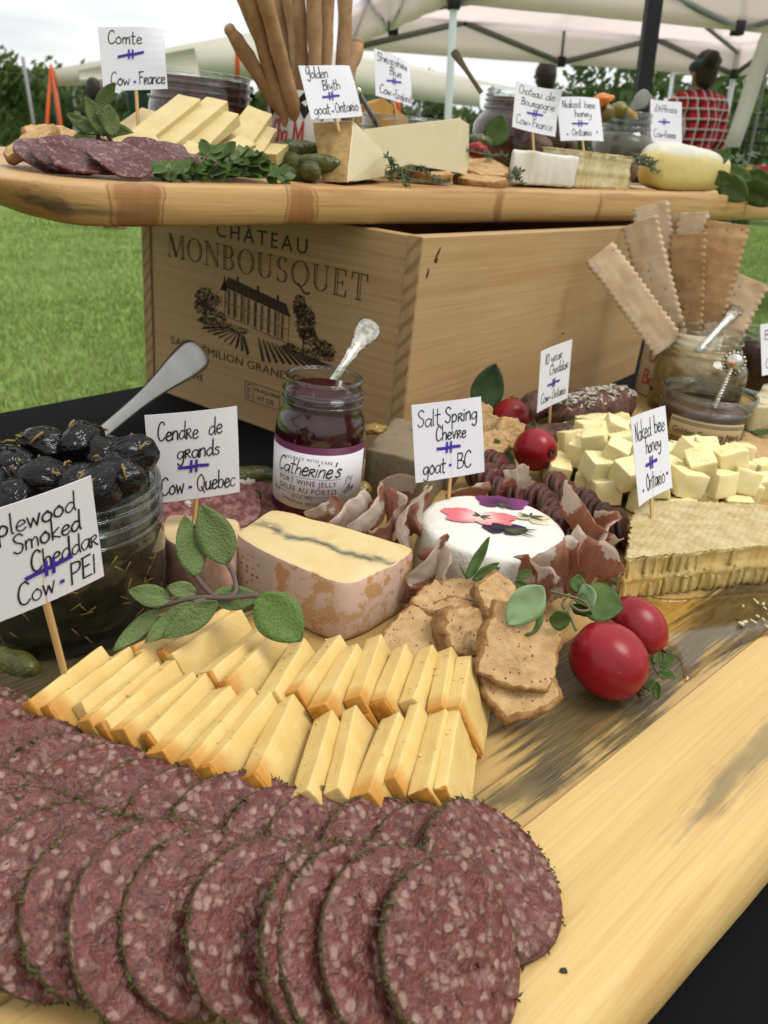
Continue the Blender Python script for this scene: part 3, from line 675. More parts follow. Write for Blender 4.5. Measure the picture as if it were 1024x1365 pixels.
for i in range(60): outl.append((bx0 + (bx1 - bx0) * i / 59, .004 * noise.noise(Vector((i * .22, 0, 4))) + .002 * noise.noise(Vector((i * .9, 2, 4)))))
for i in range(1, 14): outl.append((bx1 + .004 * noise.noise(Vector((i * .6, 3, 1))), BW * i / 14))
for i in range(60): outl.append((bx1 - (bx1 - bx0) * i / 59, BW + .003 * noise.noise(Vector((i * .3, 5, 4)))))
for i in range(1, 14): outl.append((bx0, BW - BW * i / 14))
def outoff(d):
    r_ = []
    n_ = len(outl)
    for i in range(n_):
        a, b = Vector(outl[i - 1]), Vector(outl[(i + 1) % n_]); t = (b - a).normalized(); r_.append(Vector(outl[i]) + Vector((t.y, -t.x)) * d)
    return r_
mb = MB(); loft(mb, [[(p.x, p.y, z) for p in outoff(o)] for o, z in ((.004, .0003), (.010, .004), (.0115, .010), (.0105, .018), (.007, .025), (.003, .0288), (-.001, ZB - .0002), (-.003, ZB))], 0, True, M_B, True, None, 0)
mb.v = [tuple(M_B.inverted() @ Vector(p)) for p in mb.v]
tag(mb.build('serving_board', M_board, None, M_B), 'long pale pine serving board with dark grain streaks on the black tablecloth', 'board')

# ---- upper plank
def plank_extra(m, c, raw):
    x, y, z = m.sep(raw)
    kn = spots(m, raw, [(.035, -.012, .020, .022, 0), (.172, -.012, .017, .022, 0), (.44, -.012, .009, .018, 0), (.66, -.012, .008, .016, 0)])
    ring = m.noise(1.0, m.co((160, 30, 40)), 4)
    c = m.mix(m.math('MULTIPLY', m.ramp(kn, (.15, 0), (.32, 1)), .75), c, m.mix(m.ramp(ring, (.3, 0), (.8, 1)), (.24, .085, .02), (.36, .15, .042)))
    edge = m.ramp(kn, (.03, 0), (.11, 1), (.19, .0)); c = m.mix(m.math('MULTIPLY', edge, .75), c, (.22, .10, .035))
    bs = m.noise(1.0, m.co((5, 20, 55), loc=(2, 0, 0)), 4); e_ = m.math('MULTIPLY', m.ramp(bs, (.56, 0), (.66, 1)), m.ramp(x, (.0, 1), (.09, 0)))
    c = m.mix(m.math('MULTIPLY', e_, .8), c, (.07, .065, .05))
    rs = m.noise(1.0, m.co((3, 20, 90)), 3); return m.mix(m.math('MULTIPLY', m.ramp(rs, (.565, 0), (.62, 1)), .55), c, (.36, .15, .04))
M_plank = woodmat('knotty_pine', (.58, .36, .145), (.53, .31, .11), (.45, .23, .07), .6, .45, (4, 30, 45), plank_extra)
M_U = frame((UA.x, UA.y, .2), (UD.x, UD.y, 0), (0, 0, 1))
fr = [(-.0 + 1.46 * i / 70, .003 * noise.noise(Vector((i * .16, 1, 9)))) for i in range(71)]
pl = [(1.49, .03), (1.50, .12), (1.50, .2), (1.49, .29)] + [(1.46 - 1.53 * i / 40, .33 + .004 * noise.noise(Vector((i * .3, 7, 9)))) for i in range(41)]
pl += [(-.085, .31), (-.078, .24), (-.07, .17), (-.055, .10), (-.04, .05), (-.022, .018)]
fr[0] = (-.008, .004)
outl = fr + pl
mb = MB(); lp = []
for o, f in ((-.010, 0), (-.003, .03), (.0002, .12), (.0012, .45), (.001, .76), (-.0004, .93), (-.0018, .98), (-.005, 1.0)):
    L_ = []
    for p in outoff(o):
        s_ = max(-.1, min(.95, p.x)); top = .024 + .0155 * s_; e_ = max(0, 1 - max(0, p.x + .03) / .12) if p.x < .1 else 0
        L_.append((p.x + ((1 - f) ** 1.4 * (.012 + .6 * max(0, p.y)) * max(0, min(1, 1 - (p.x + .09) / .3)) if p.x < .2 else 0), p.y, f * top))
    lp.append(L_)
loft(mb, lp, 0, True, None, True, None, 0)
tag(mb.build('plank', M_plank, None, M_U), 'thick knotty pine plank resting on top of the wine crate', 'plank')

# ---- wine crate: local x along the long side, y along the printed end, origin near bottom corner
cq = P(529, 637, 0); LA = 56.0
M_C = T(cq.x, cq.y, 0) @ RZ(LA); CW, CL, CH = .333, .58, .1985
def crate_extra(m, c, raw):
    kx = spots(m, raw, [(.045, 0, .006, .03, 0)]); b = m.noise(9, raw, 4); c = m.mix(m.math('MULTIPLY', m.ramp(b, (.4, 0), (.8, 1)), .3), c, (.36, .22, .09)); return c
M_crate = woodmat('crate_pine', (.55, .36, .175), (.43, .26, .105), (.39, .225, .088), .62, .62, (2.6, 26, 26), crate_extra)
def endgrain(m, c, raw):
    w = m.wave(32, m.co((1, 1, 1), (48, 0, 0)), 2.5, 2, 1, 'BANDS', 'Z'); return m.mix(m.math('MULTIPLY', m.ramp(w, (.45, 0), (.9, 1)), .6), c, (.22, .13, .055))
M_crateend = woodmat('crate_end_grain', (.52, .34, .16), (.44, .28, .12), (.34, .21, .09), .6, .7, (10, 30, 30), endgrain)
e = empty('wine_crate', M_C, 'open pine wine crate printed with a chateau holding up the plank', 'crate')
TH = .013
def panel(name, lo, hi, M=None, mat=None):
    mb = MB(); box(mb, lo, hi, .0009, 1, sm=False); return mb.build(name, mat or M_crate, e, M)
# printed end panel: its own x runs to the viewer's right
ME = T(0, CW, 0) @ RZ(-90); E_ = CW
fp = panel('end_panel', (TH, .0012, .0), (E_ - TH, TH, CH - .0006), ME)
panel('end_panel', (TH, -TH, .0), (E_ - TH, -.0012, CH - .0006), T(CL, CW, 0) @ RZ(-90))
for yy_, nm in ((0, 'side_panel'), (CW - TH, 'side_panel')): panel(nm, (.0004, yy_, 0), (CL, yy_ + TH, CH))
for yy_ in (0, CW - TH):
    mb = MB(); box(mb, (-.0005, yy_ + .0004, .0004), (.00035, yy_ + TH - .0004, CH - .0004), 0, sm=False); mb.build('end_grain', M_crateend, e)
panel('bottom_panel', (TH, TH, .002), (CL - TH, CW - TH, .012))
M_ink = plain('crate_ink', (.045, .028, .016), .75, .2, 200)
M_knot = plain('knot', (.05, .025, .012), .7, .3, 90)
mb = MB()
for (x, z, a, l_) in ((.012, .171, 75, .008), (.014, .055, 85, .007), (.024, .186, 55, .010), (.30, .09, 10, .004)):
    tube(mb, [(x - math.cos(R_(a)) * l_ * .5, -.0002, z - math.sin(R_(a)) * l_ * .5), (x, -.0002, z), (x + math.cos(R_(a)) * l_ * .5, -.0002, z + math.sin(R_(a)) * l_ * .5)], [.0005, .0011, .0004], 6)
blob(mb, (.0225, -.0001, .1805), (.0028, .0004, .0022), 2, .3, 2)
mb.build('knot', M_knot, e)
# ================================================================== LETTERING
def _pl(s): return [[tuple(float(c) for c in q.split(',')) for q in st.split()] for st in s.split('|')]
HW = {k: (w, _pl(s)) for k, w, s in [
 ('a', 5, '4.5,4.2 3,5 1,4 .5,2 1.5,.2 3,.5 4.4,3 4.5,4.6|4.5,4.6 4.4,1 5,0'), ('b', 4.8, '.8,10 .8,.3|.8,2.5 2,4.8 4,4 4.2,1.5 2.5,0 .8,.8'),
 ('c', 4.4, '4,4.3 2.5,5 .8,3.5 .6,1.5 2,0 4,.8'), ('d', 5, '4.2,4 2.5,4.8 .7,3 .8,.8 2.3,0 4,2|4.4,10 4.3,2 4.8,0'),
 ('e', 4.5, '.6,2.3 3.8,3.2 3.4,4.8 1.8,4.8 .6,2.5 1.2,.4 2.8,0 4.2,1'), ('f', 4, '4.2,9.3 3,10 2,8.5 1.8,0|.4,5 3.6,5.2'),
 ('g', 5, '4.3,4.2 2.5,5 .7,3.2 1,.8 2.6,.3 4.2,2.5|4.4,4.8 4.2,-2 2.6,-4.4 .8,-3'), ('h', 4.6, '.8,10 .8,0|.8,2.8 2.4,5 3.9,4 4,0'),
 ('i', 1.8, '.8,4.8 .8,0|.8,7 .95,7.4'), ('k', 4.4, '.8,10 .8,0|3.8,5 .9,2.2 4,0'), ('l', 2, '.8,10 .8,1 1.4,0'),
 ('m', 6.2, '.6,4.8 .6,0|.6,3 1.8,5 2.9,4 2.9,0|2.9,3 4.3,5 5.4,4 5.5,0'), ('n', 4.6, '.6,4.8 .6,0|.6,3 2.3,5 3.8,4 3.9,0'),
 ('o', 4.8, '2.4,5 .7,3.4 .8,1 2.4,0 4.1,1.4 4,3.8 2.4,5 3,5.3'), ('p', 4.8, '.7,5 .8,-4.5|.8,3 2.2,5 4,3.6 3.6,1 2,.2 .8,1'),
 ('r', 4.3, '.6,4.8 .7,0|.6,4.6 2.8,5.2 3.4,3.8 .9,2.6|1.4,2.6 4,0'), ('s', 4, '3.6,4.4 2,5 1,3.8 3,2.4 3.4,.9 1.8,0 .6,.7'),
 ('t', 3.8, '1.8,9 1.7,.5 3,0|.2,5.6 3.6,5.8'), ('u', 4.8, '.7,4.8 .8,1 2.2,0 3.8,1.6|4,4.8 4,.8 4.6,0'), ('v', 4.4, '.5,4.8 2.1,0|2.1,0 4,5.2'),
 ('w', 5.6, '.4,4.8 1.4,0|1.4,0 2.7,3.8|2.7,3.8 3.9,0|3.9,0 5.2,5'), ('y', 4.8, '.7,4.8 .9,2.2 2.3,1.4 4,3.4|4.2,4.8 3.9,-1 2.3,-4 .8,-2.8'),
 ('A', 5.2, '.3,0 2.6,10|2.6,10 5,0|1,3.8 4.4,3.8'), ('B', 5, '.8,9.6 .8,0|.8,9.4 3.8,9 3.4,5.6 1,5|1,5 4.6,4 4,.6 .6,0'),
 ('C', 5.4, '5,8.5 3.6,10 1.6,8.6 .6,4.5 1.4,.8 3.4,0 5,1.5'), ('E', 4.8, '1,9.6 .9,0|.6,9.6 4.2,9.9|1,5.2 3.6,5.4|.8,0 4.4,.2'),
 ('F', 5, '1,9.6 .9,0|.2,9.4 4.8,9.8|1,5.4 3.8,5.6'), ('G', 5.4, '4.6,8.5 2.6,9.6 .8,6.8 1.2,3.6 3,3 4.6,6|4.8,9 4.6,0 3,-3 .8,-1.5'),
 ('I', 2, '1,9.5 .9,0'), ('N', 5.2, '.6,0 .8,9.6|.8,9.6 4,0|4,0 4.6,10'), ('O', 6, '3,9.6 .8,7 .8,2.6 2.8,0 5.2,2.4 5,7 3,9.6 3.8,9.8'),
 ('M', 6.4, '.6,0 .8,9.6|.8,9.6 3.2,2|3.2,2 5.4,9.8|5.4,9.8 5.7,0'), ('P', 4.8, '1,9.6 .8,0|1,9.4 4.4,8.8 4,5.6 1,4.6'), ('Q', 6, '3,9.6 .8,7 .8,2.6 2.8,0 5.2,2.4 5,7 3,9.6|3.2,2.6 5.8,-1.2'),
 ('S', 4.8, '4.4,8.6 2.8,10 .8,8.4 1.6,6 4,4 3.6,.8 1.8,0 .4,1.4'), ('H', 5, '.8,9.6 .8,0|4.4,9.6 4.3,0|.8,5 4.4,5.2'), ('1', 2.2, '.4,8 1.2,9.6|1.2,9.6 1.2,0'), ('0', 4.8, '2.4,9.4 .6,6 .8,2 2.4,0 4.2,2.4 4,7 2.4,9.4'),
 ("'", 1.6, '.8,9.6 .6,7.6'), (' ', 3, ''), ('-', 3.4, '.5,4 3,4'), ('L', 4.4, '.9,9.6 .8,.2|.8,.2 4.2,.3'), ('T', 5, '2.5,9.6 2.4,0|.2,9.5 4.9,9.7'), ('.', 1.6, '.7,.2 .9,.3'),
] for s in [s or '0,-99']}
HW[' '] = (3, [])
def strip(mb, pts, w, fn, mi=0):
    """flat pen line through 2D points laid on a surface by fn(x, y)"""
    P2 = [Vector(p[:2]) for p in pts]; n = len(P2); vs = []; fs = []
    for i in range(n):
        t = P2[min(i + 1, n - 1)] - P2[max(i - 1, 0)]; t = t.normalized() if t.length > 1e-9 else Vector((1, 0)); q = Vector((-t.y, t.x)) * w * .5
        e = t * (w * .4 * ((i == n - 1) - (i == 0))); vs += [fn(*(P2[i] + q + e)), fn(*(P2[i] - q + e))]
    for i in range(n - 1): fs.append((2 * i, 2 * i + 1, 2 * i + 3, 2 * i + 2))
    mb.add(vs, fs, mi, False)
def handwrite(mb, text, x0, x1, y, h, w, fn, rnd, slant=.12, slope=0, mi=0):
    tot = sum(HW[c][0] for c in text); kx = (x1 - x0) / tot; x = x0
    for c in text:
        gw, st = HW[c]; jy = rnd.uniform(-.03, .03) * h; js = rnd.uniform(.93, 1.07)
        for s in st:
            pp = [(x + (a * kx) + slant * b * h / 10 * .6, y + jy + b * h / 10 * js + slope * (x - x0)) for a, b in s]
            strip(mb, [(q.x, q.y) for q in spline([(a, b, 0) for a, b in pp], 6)] if len(pp) > 2 else pp, w * rnd.uniform(.7, 1.15), fn, mi)
        x += gw * kx
def bfont(text, size=1.0, spacing=1.0):
    """outline of a text in Blender's built-in font as verts and faces, unit em, origin at the left of the baseline"""
    cu = bpy.data.curves.new('text', 'FONT'); cu.body = text; cu.size = size; cu.space_character = spacing; cu.resolution_u = 3
    o = bpy.data.objects.new('text', cu); COL.objects.link(o); dg = bpy.context.evaluated_depsgraph_get(); me = o.evaluated_get(dg).to_mesh()
    v = [(p.co.x, p.co.y) for p in me.vertices]; f = [tuple(p.vertices) for p in me.polygons]; o.evaluated_get(dg).to_mesh_clear()
    bpy.data.objects.remove(o); bpy.data.curves.remove(cu); return v, f
def fonttext(mb, text, x0, x1, y, h, fn, mi=0, spacing=1.0):
    v, f = bfont(text, 1, spacing); xs = [p[0] for p in v]; a, b = min(xs), max(xs); k = (x1 - x0) / (b - a); s = h / .73
    mb.add([fn(x0 + (p[0] - a) * k, y + p[1] * s) for p in v], f, mi, False)
# serif capitals: H = heavy stem, T = thin line, A = arc with heavy sides
def serif_letter(mb, ch, x, y, h, w, fn):
    hw = .16 * h; tw = .036 * h
    def X(a, b): return (x + a * w, y + b * h)
    def line(a, b, ww): strip(mb, [X(*a), X(*b)], ww, fn)
    def heavy(a, b):
        p, q = Vector(X(*a)), Vector(X(*b)); d = (q - p).normalized(); nn = Vector((-d.y, d.x))
        strip(mb, [p + nn * hw * .36, q + nn * hw * .36], hw * .34, fn); strip(mb, [p - nn * hw * .4, q - nn * hw * .4], hw * .2, fn)
    def serif(a, b, l=.16): line((a - l, b), (a + l, b), tw * 1.1)
    def arc(cx, cy, rx, ry, a0, a1, side=0):
        for k, ww, of in ((0, .3, .3), (1, .2, -.38)):
            pts = []
            for i in range(25):
                t = R_(a0 + (a1 - a0) * i / 24); c = math.cos(t); th = abs(c)
                o = of * hw * th; pts.append((x + cx * w + c * (rx * w + o), y + cy * h + math.sin(t) * (ry * h)))
            for i in range(24):
                th = abs(math.cos(R_(a0 + (a1 - a0) * (i + .5) / 24))); strip(mb, pts[i:i + 2], max(tw * .8, hw * ww * th), fn)
    if ch == 'M':
        line((.13, .02), (.16, .98), tw); line((.16, .98), (.5, .04), tw); heavy((.2, .98), (.5, .04)); line((.5, .04), (.84, .98), tw); heavy((.86, .98), (.88, .02)); serif(.13, .01, .1); serif(.88, .01, .13); serif(.14, .985, .1); serif(.87, .985, .1)
    elif ch == 'O': arc(.5, .5, .42, .49, 0, 360)
    elif ch == 'Q': arc(.5, .5, .42, .49, 0, 360); strip(mb, [(q.x, q.y) for q in spline([X(.4, .1) + (0,), X(.6, -.05) + (0,), X(.8, -.22) + (0,), X(1.05, -.18) + (0,)], 5)], tw * 2.2, fn)
    elif ch == 'C': arc(.54, .5, .44, .49, 42, 318); line((.87, .78), (.87, .99), tw); line((.87, .02), (.9, .22), tw)
    elif ch == 'N': line((.16, .02), (.16, .98), tw); heavy((.16, .97), (.84, .04)); line((.84, .0), (.84, .98), tw); serif(.16, .01, .13); serif(.14, .985, .12); serif(.84, .985, .13)
    elif ch == 'B': heavy((.22, .02), (.22, .98)); serif(.2, .01, .14); serif(.2, .985, .14); arc(.5, .74, .26, .24, -90, 90); arc(.5, .26, .32, .25, -90, 90); line((.22, .985), (.52, .985), tw); line((.22, .5), (.52, .5), tw); line((.22, .01), (.52, .01), tw)
    elif ch == 'U':
        heavy((.2, .3), (.2, .98)); line((.8, .3), (.8, .98), tw); serif(.2, .985, .15); serif(.8, .985, .13); arc(.5, .3, .3, .29, 180, 360)
    elif ch == 'S': arc(.5, .74, .3, .25, 40, 262); arc(.5, .26, .33, .25, 82, -140); line((.75, .8), (.76, .99), tw); line((.17, .02), (.17, .24), tw)
    elif ch == 'E': heavy((.25, .02), (.25, .98)); serif(.2, .01, .12); serif(.2, .985, .12); line((.2, .985), (.82, .985), tw); line((.2, .01), (.86, .01), tw); line((.25, .5), (.66, .5), tw); line((.82, .8), (.82, .99), tw * 1.6); line((.86, .0), (.9, .22), tw * 1.6); line((.66, .4), (.66, .6), tw * 1.4)
    elif ch == 'T': heavy((.5, .02), (.5, .98)); serif(.5, .01, .16); line((.06, .985), (.94, .985), tw); line((.06, .76), (.08, .99), tw * 1.6); line((.94, .76), (.92, .99), tw * 1.6)
    elif ch == 'H': heavy((.2, .02), (.2, .98)); heavy((.8, .02), (.8, .98)); line((.2, .5), (.8, .5), tw)
    elif ch == 'A': line((.12, .02), (.48, .98), tw); heavy((.48, .98), (.86, .02)); line((.24, .34), (.72, .34), tw); serif(.12, .01, .1); serif(.86, .01, .13)
def serif_text(mb, text, x0, x1, y, h, fn):
    wd = {'M': 1.25, 'O': 1.05, 'Q': 1.05, 'N': 1.05, 'B': .85, 'U': 1.0, 'S': .75, 'E': .8, 'T': .9, 'C': .95, 'H': 1.0, 'A': .95}
    tot = sum(wd[c] + .14 for c in text); k = (x1 - x0) / tot; x = x0
    for c in text: serif_letter(mb, c, x, y, h, wd[c] * k, fn); x += (wd[c] + .14) * k
# ---- print on the crate end (panel coordinates in metres: x to the right, z up)
cf = lambda x, z: (x, .00085, z)
mb = MB(); serif_text(mb, 'MONBOUSQUET', .037, .2875, .141, .0215, cf); mb.build('printed_lettering', M_ink, fp)
mb = MB(); fonttext(mb, 'CHÂTEAU', .106, .217, .1685, .0135, cf, 0, 1.35); mb.build('printed_lettering', M_ink, fp)
mb = MB(); fonttext(mb, 'SAINT-ÉMILION GRAND CRU CLASSÉ', .040, .290, .0548, .0082, cf); mb.build('printed_lettering', M_ink, fp)
mb = MB(); fonttext(mb, 'ed', .070, .086, .0262, .0085, cf); mb.build('printed_lettering', M_ink, fp)
mb = MB()
for a, b in (((.147, .0415), (.192, .0415)), ((.192, .0415), (.192, .0235)), ((.192, .0235), (.147, .0235)), ((.147, .0235), (.147, .0415)), ((.158, .0415), (.158, .0235))): strip(mb, [a, b], .0006, cf)
fonttext(mb, 'HT DB', .164, .185, .0262, .0052, cf); fonttext(mb, 'FR-AQ-1004', .1605, .1905, .0345, .0038, cf)
for i in range(7): strip(mb, [(.1497, .0258 + .0022 * i), (.1497 + .006 * (.6 + .4 * math.sin(i * 2.3)), .0262 + .0022 * i)], .0009, cf)
mb.build('treatment_stamp', M_ink, fp)
# engraving of the house, its trees and vine rows
rr = random.Random(11); mb = MB()
def es(pts, w): strip(mb, pts, w, cf)
bA, bB = (.118, .200), (.0985, .0885)                           # facade: x range, base heights
def fac(u, v): return (bA[0] + (bA[1] - bA[0]) * u, .0985 - .010 * u + (.0265 - .002 * u) * v)
for v in (0, .5, 1.0): es([fac(0, v), fac(1, v)], .0006)
for u in (0, .14, .32, .5, .7, .85, 1): es([fac(u, 0), fac(u, 1)], .0007)
for i in range(9):
    for v0 in (.08, .56):
        u = .06 + i * .105; a, b = fac(u, v0), fac(u, v0 + .34)
        es([a, b], .0018); es([(a[0] + .0022, a[1]), (b[0] + .0022, b[1])], .0005); es([(a[0] - .002, b[1] + .0012), (a[0] + .002, b[1] + .001)], .0004)
for i in range(46):                                            # roof hatching
    u = i / 45; p, q = fac(u, 1.02), fac(.06 + u * .88, 1.36); es([p, q], .0013 if i % 3 else .0019)
es([fac(-.02, 1.02), fac(1.02, 1.02)], .0011); es([fac(.05, 1.36), fac(.95, 1.36)], .0009)
for u in (.2, .52, .82): p = fac(u, 1.36); es([p, (p[0], p[1] + .004)], .0026)
for i in range(26):                                            # turret on the left
    a = i / 25; x = .1165 + .009 * (a - .5); es([(x, .1215), (.1175 + (x - .1165) * (.2), .1355 - abs(a - .5) * .012)], .0007)
def scrib(cx, cz, rx, rz, n, w0=.0003, w1=.0009, holes=None):
    for _ in range(int(n * 1.7)):
        a = rr.uniform(0, 6.28); r_ = math.sqrt(rr.random()); x, z = cx + math.cos(a) * r_ * rx, cz + math.sin(a) * r_ * rz
        t = rr.uniform(-.6, 1.2); l_ = rr.uniform(.0012, .0042); es([(x - math.cos(t) * l_ * .5, z - math.sin(t) * l_ * .5), (x, z + l_ * .12), (x + math.cos(t) * l_ * .5, z + math.sin(t) * l_ * .5)], rr.uniform(w0, w1))
for (cx, cz, rx, rz, n) in ((.094, .110, .017, .009, 130), (.086, .100, .011, .007, 70), (.104, .096, .016, .006, 80), (.219, .112, .0115, .015, 190), (.212, .124, .008, .010, 90), (.224, .100, .010, .008, 70), (.243, .093, .012, .007, 90), (.236, .087, .018, .005, 70), (.1, .087, .020, .005, 90), (.13, .0885, .02, .004, 40), (.205, .085, .012, .004, 50)): scrib(cx, cz, rx, rz, n)
for i in range(7): x = .083 + i * .006; es([(x, .106), (x + .0006, .119 - .003 * (i % 2))], .0006)
es([(.218, .082), (.2185, .104)], .0016)
for i in range(9):                                             # vine rows fanning toward the viewer
    a = i / 8; p0 = (.125 + .018 * a, .088 - .004 * a); p1 = (.088 + .062 * a, .080 - .012 * a)
    for k in range(24): t = k / 23; x = p0[0] + (p1[0] - p0[0]) * t; z = p0[1] + (p1[1] - p0[1]) * t; es([(x - .0014, z - .0006), (x + .0012, z + .0009 + .0006 * t)], .0005 + .0007 * t) if i % 2 == 0 or k % 2 else None
for i in range(11):
    a = i / 10; p0 = (.163 + .056 * a, .086 - .003 * a); p1 = (.17 + .085 * a, .066 + .012 * a)
    for k in range(22): t = k / 21; x = p0[0] + (p1[0] - p0[0]) * t; z = p0[1] + (p1[1] - p0[1]) * t; es([(x - .0013, z - .0004), (x + .0013, z + .0008)], .0005 + .0008 * t)
mb.build('house_engraving', M_ink, fp)

# ================================================================== PRICE CARDS
mpap = Mt('card_paper'); M_paper = mpap.set(mpap.mix(mpap.noise(40, mpap.co(), 3), (.76, .75, .80), (.82, .81, .85)), .75)
M_pen = plain('black_pen', (.012, .011, .016), .6, .1); M_mark = plain('purple_marker', (.055, .022, .34), .6, .1)
M_pick = plain('toothpick_wood', (.66, .42, .17), .6, .12, 200)
CARDS = [
 ('comte', (-0.2144, 0.6517, 0.2985), (0.9889, 0.084, 0.1222), (-0.1402, 0.2627, 0.9546), 0.0464, 0.0426, (-0.2073, 0.6372, 0.2459), 'white paper card reading Comte, Cow, France on a toothpick above the cheese batons',
  [('Comte', .13, .66, .75, .17), ('Cow', .12, .42, .09, .17), ('France', .56, .97, .10, .17)], (.47, .56), (.50, .13), -.5),
 ('blyth', (-0.0736, 0.6851, 0.2919), (0.8569, 0.4936, 0.1486), (-0.3352, 0.3145, 0.8881), 0.0434, 0.0400, (-0.0652, 0.6761, 0.2677), 'white paper card reading Golden Blyth, Goat, Ontario in front of the breadsticks',
  [('Golden', .10, .52, .78, .18), ('Blyth', .36, .70, .55, .17), ('goat', .08, .40, .10, .17), ('Ontario', .50, .95, .12, .17)], (.48, .41), (.45, .13), -.2),
 ('shropshire', (-0.037, 0.9607, 0.3246), (0.7701, 0.6281, -0.1111), (-0.1372, 0.3333, 0.9328), 0.0499, 0.0473, (-0.0255, 0.9448, 0.2714), 'white paper card reading Shropshire Blue, Cow, England right of the breadsticks',
  [('Shropshire', .06, .92, .78, .15), ('Blue', .38, .72, .56, .15), ('Cow', .10, .42, .10, .16), ('England', .52, .97, .08, .15)], (.5, .42), (.47, .13), -.3),
 ('bourgogne', (0.1186, 0.9747, 0.3091), (0.9374, 0.3363, -0.0904), (-0.0277, 0.3307, 0.9433), 0.0537, 0.0475, (0.1236, 0.9599, 0.263), 'white paper card reading Chateau de Bourgogne, Cow, France stuck in the white cheese',
  [('Chateau', .08, .62, .78, .15), ('de', .70, .90, .77, .14), ('Bourgogne', .16, .92, .56, .14), ('Cow', .07, .36, .12, .17), ('France', .46, .92, .12, .16)], (.5, .40), (.40, .16), .5),
 ('honey', (0.1876, 1.0797, 0.3102), (0.9611, 0.2636, 0.0827), (-0.1923, 0.4231, 0.8854), 0.0563, 0.0532, (0.1975, 1.0581, 0.2649), 'white paper card reading Naked bee honey, Ontario above the upper honeycomb',
  [('Naked', .10, .52, .76, .16), ('bee', .60, .88, .76, .15), ('honey', .36, .76, .55, .14), ('Ontario', .26, .72, .12, .14)], (.47, .38), (.16, .14), -.1),
 ('affinois', (0.3552, 1.3281, 0.3286), (0.8834, 0.4672, 0.0371), (-0.1696, 0.2448, 0.9546), 0.0609, 0.0588, (0.3656, 1.3143, 0.2737), "white paper card reading d'Affinois, Cow, France in the pale loaf shaped cheese",
  [("d'Affinois", .12, .86, .74, .14), ('Cow', .10, .42, .14, .16), ('France', .48, .82, .14, .15)], (.46, .5), (.45, .19), 0),
 ('applewood', (-0.1217, 0.2477, 0.1149), (0.6435, 0.7588, 0.1007), (-0.0075, -0.1253, 0.9921), 0.0480, 0.0454, (-0.12, 0.2575, 0.05), 'large white paper card reading Applewood Smoked Cheddar, Cow, PEI in front of the olive jar',
  [('Applewood', .04, .84, .77, .15), ('Smoked', .32, .86, .58, .15), ('Cheddar', .42, .985, .36, .16), ('Cow', .28, .58, .09, .18), ('PEI', .70, .94, .09, .18)], (.56, .33), (.64, .15), 0),
 ('cendre', (-0.1028, 0.3912, 0.1002), (0.8888, 0.4557, 0.0493), (-0.0324, -0.0447, 0.9985), 0.0479, 0.0500, (-0.1039, 0.3918, 0.06), 'white paper card reading Cendre de grands, Cow, Quebec behind the sage leaves',
  [('Cendre', .11, .55, .72, .17), ('de', .66, .82, .74, .17), ('grands', .30, .78, .50, .15), ('Cow', .10, .36, .10, .17), ('Quebec', .50, .95, .10, .17)], (.48, .385), (.43, .15), -.1),
 ('salt', (0.0353, 0.4609, 0.1), (0.891, 0.4485, 0.0711), (-0.1625, 0.1686, 0.9722), 0.0483, 0.0473, (0.039, 0.4536, 0.064), 'white paper card reading Salt Spring Chevre, Goat, BC stuck in the flowered white cheese',
  [('Salt', .06, .38, .72, .18), ('Spring', .44, .92, .73, .17), ('Chevre', .30, .74, .52, .16), ('goat', .10, .42, .10, .18), ('BC', .58, .80, .12, .18)], (.48, .40), (.49, .17), -.1),
 ('ten', (0.129, 0.6548, 0.0984), (0.6144, 0.7845, 0.0843), (-0.111, -0.0198, 0.9936), 0.0504, 0.0512, (0.1337, 0.6548, 0.05), 'slanted white paper card reading 10 year Cheddar, Cow, Ontario behind the cheese cubes',
  [('10', .16, .30, .76, .15), ('year', .36, .72, .76, .14), ('Cheddar', .34, .94, .55, .14), ('Cow', .10, .38, .12, .15), ('Ontario', .48, .92, .12, .14)], (.5, .38), (.42, .15), 0),
 ('honey2', (0.164, 0.4817, 0.0966), (0.5957, 0.8017, -0.0498), (-0.2477, 0.2423, 0.9381), 0.0582, 0.0548, (0.1705, 0.4677, 0.06), 'slanted white paper card reading Naked bee honey, Ontario in the large honeycomb',
  [('Naked', .10, .60, .72, .18), ('bee', .68, .94, .73, .16), ('honey', .40, .82, .54, .15), ('Ontario', .32, .84, .12, .17)], (.52, .40), (.20, .14), 0),
 ('blue', (0.3723, 0.8004, 0.1143), (0.8799, 0.4625, 0.109), (-0.2305, 0.2147, 0.9491), 0.0517, 0.0495, (0.381, 0.7859, 0.06), 'white paper card at the right edge above the blue cheese',
  [('Bl', .10, .32, .70, .16), ('Co', .10, .40, .14, .16)], (.5, .43), (.5, .16), 0)]
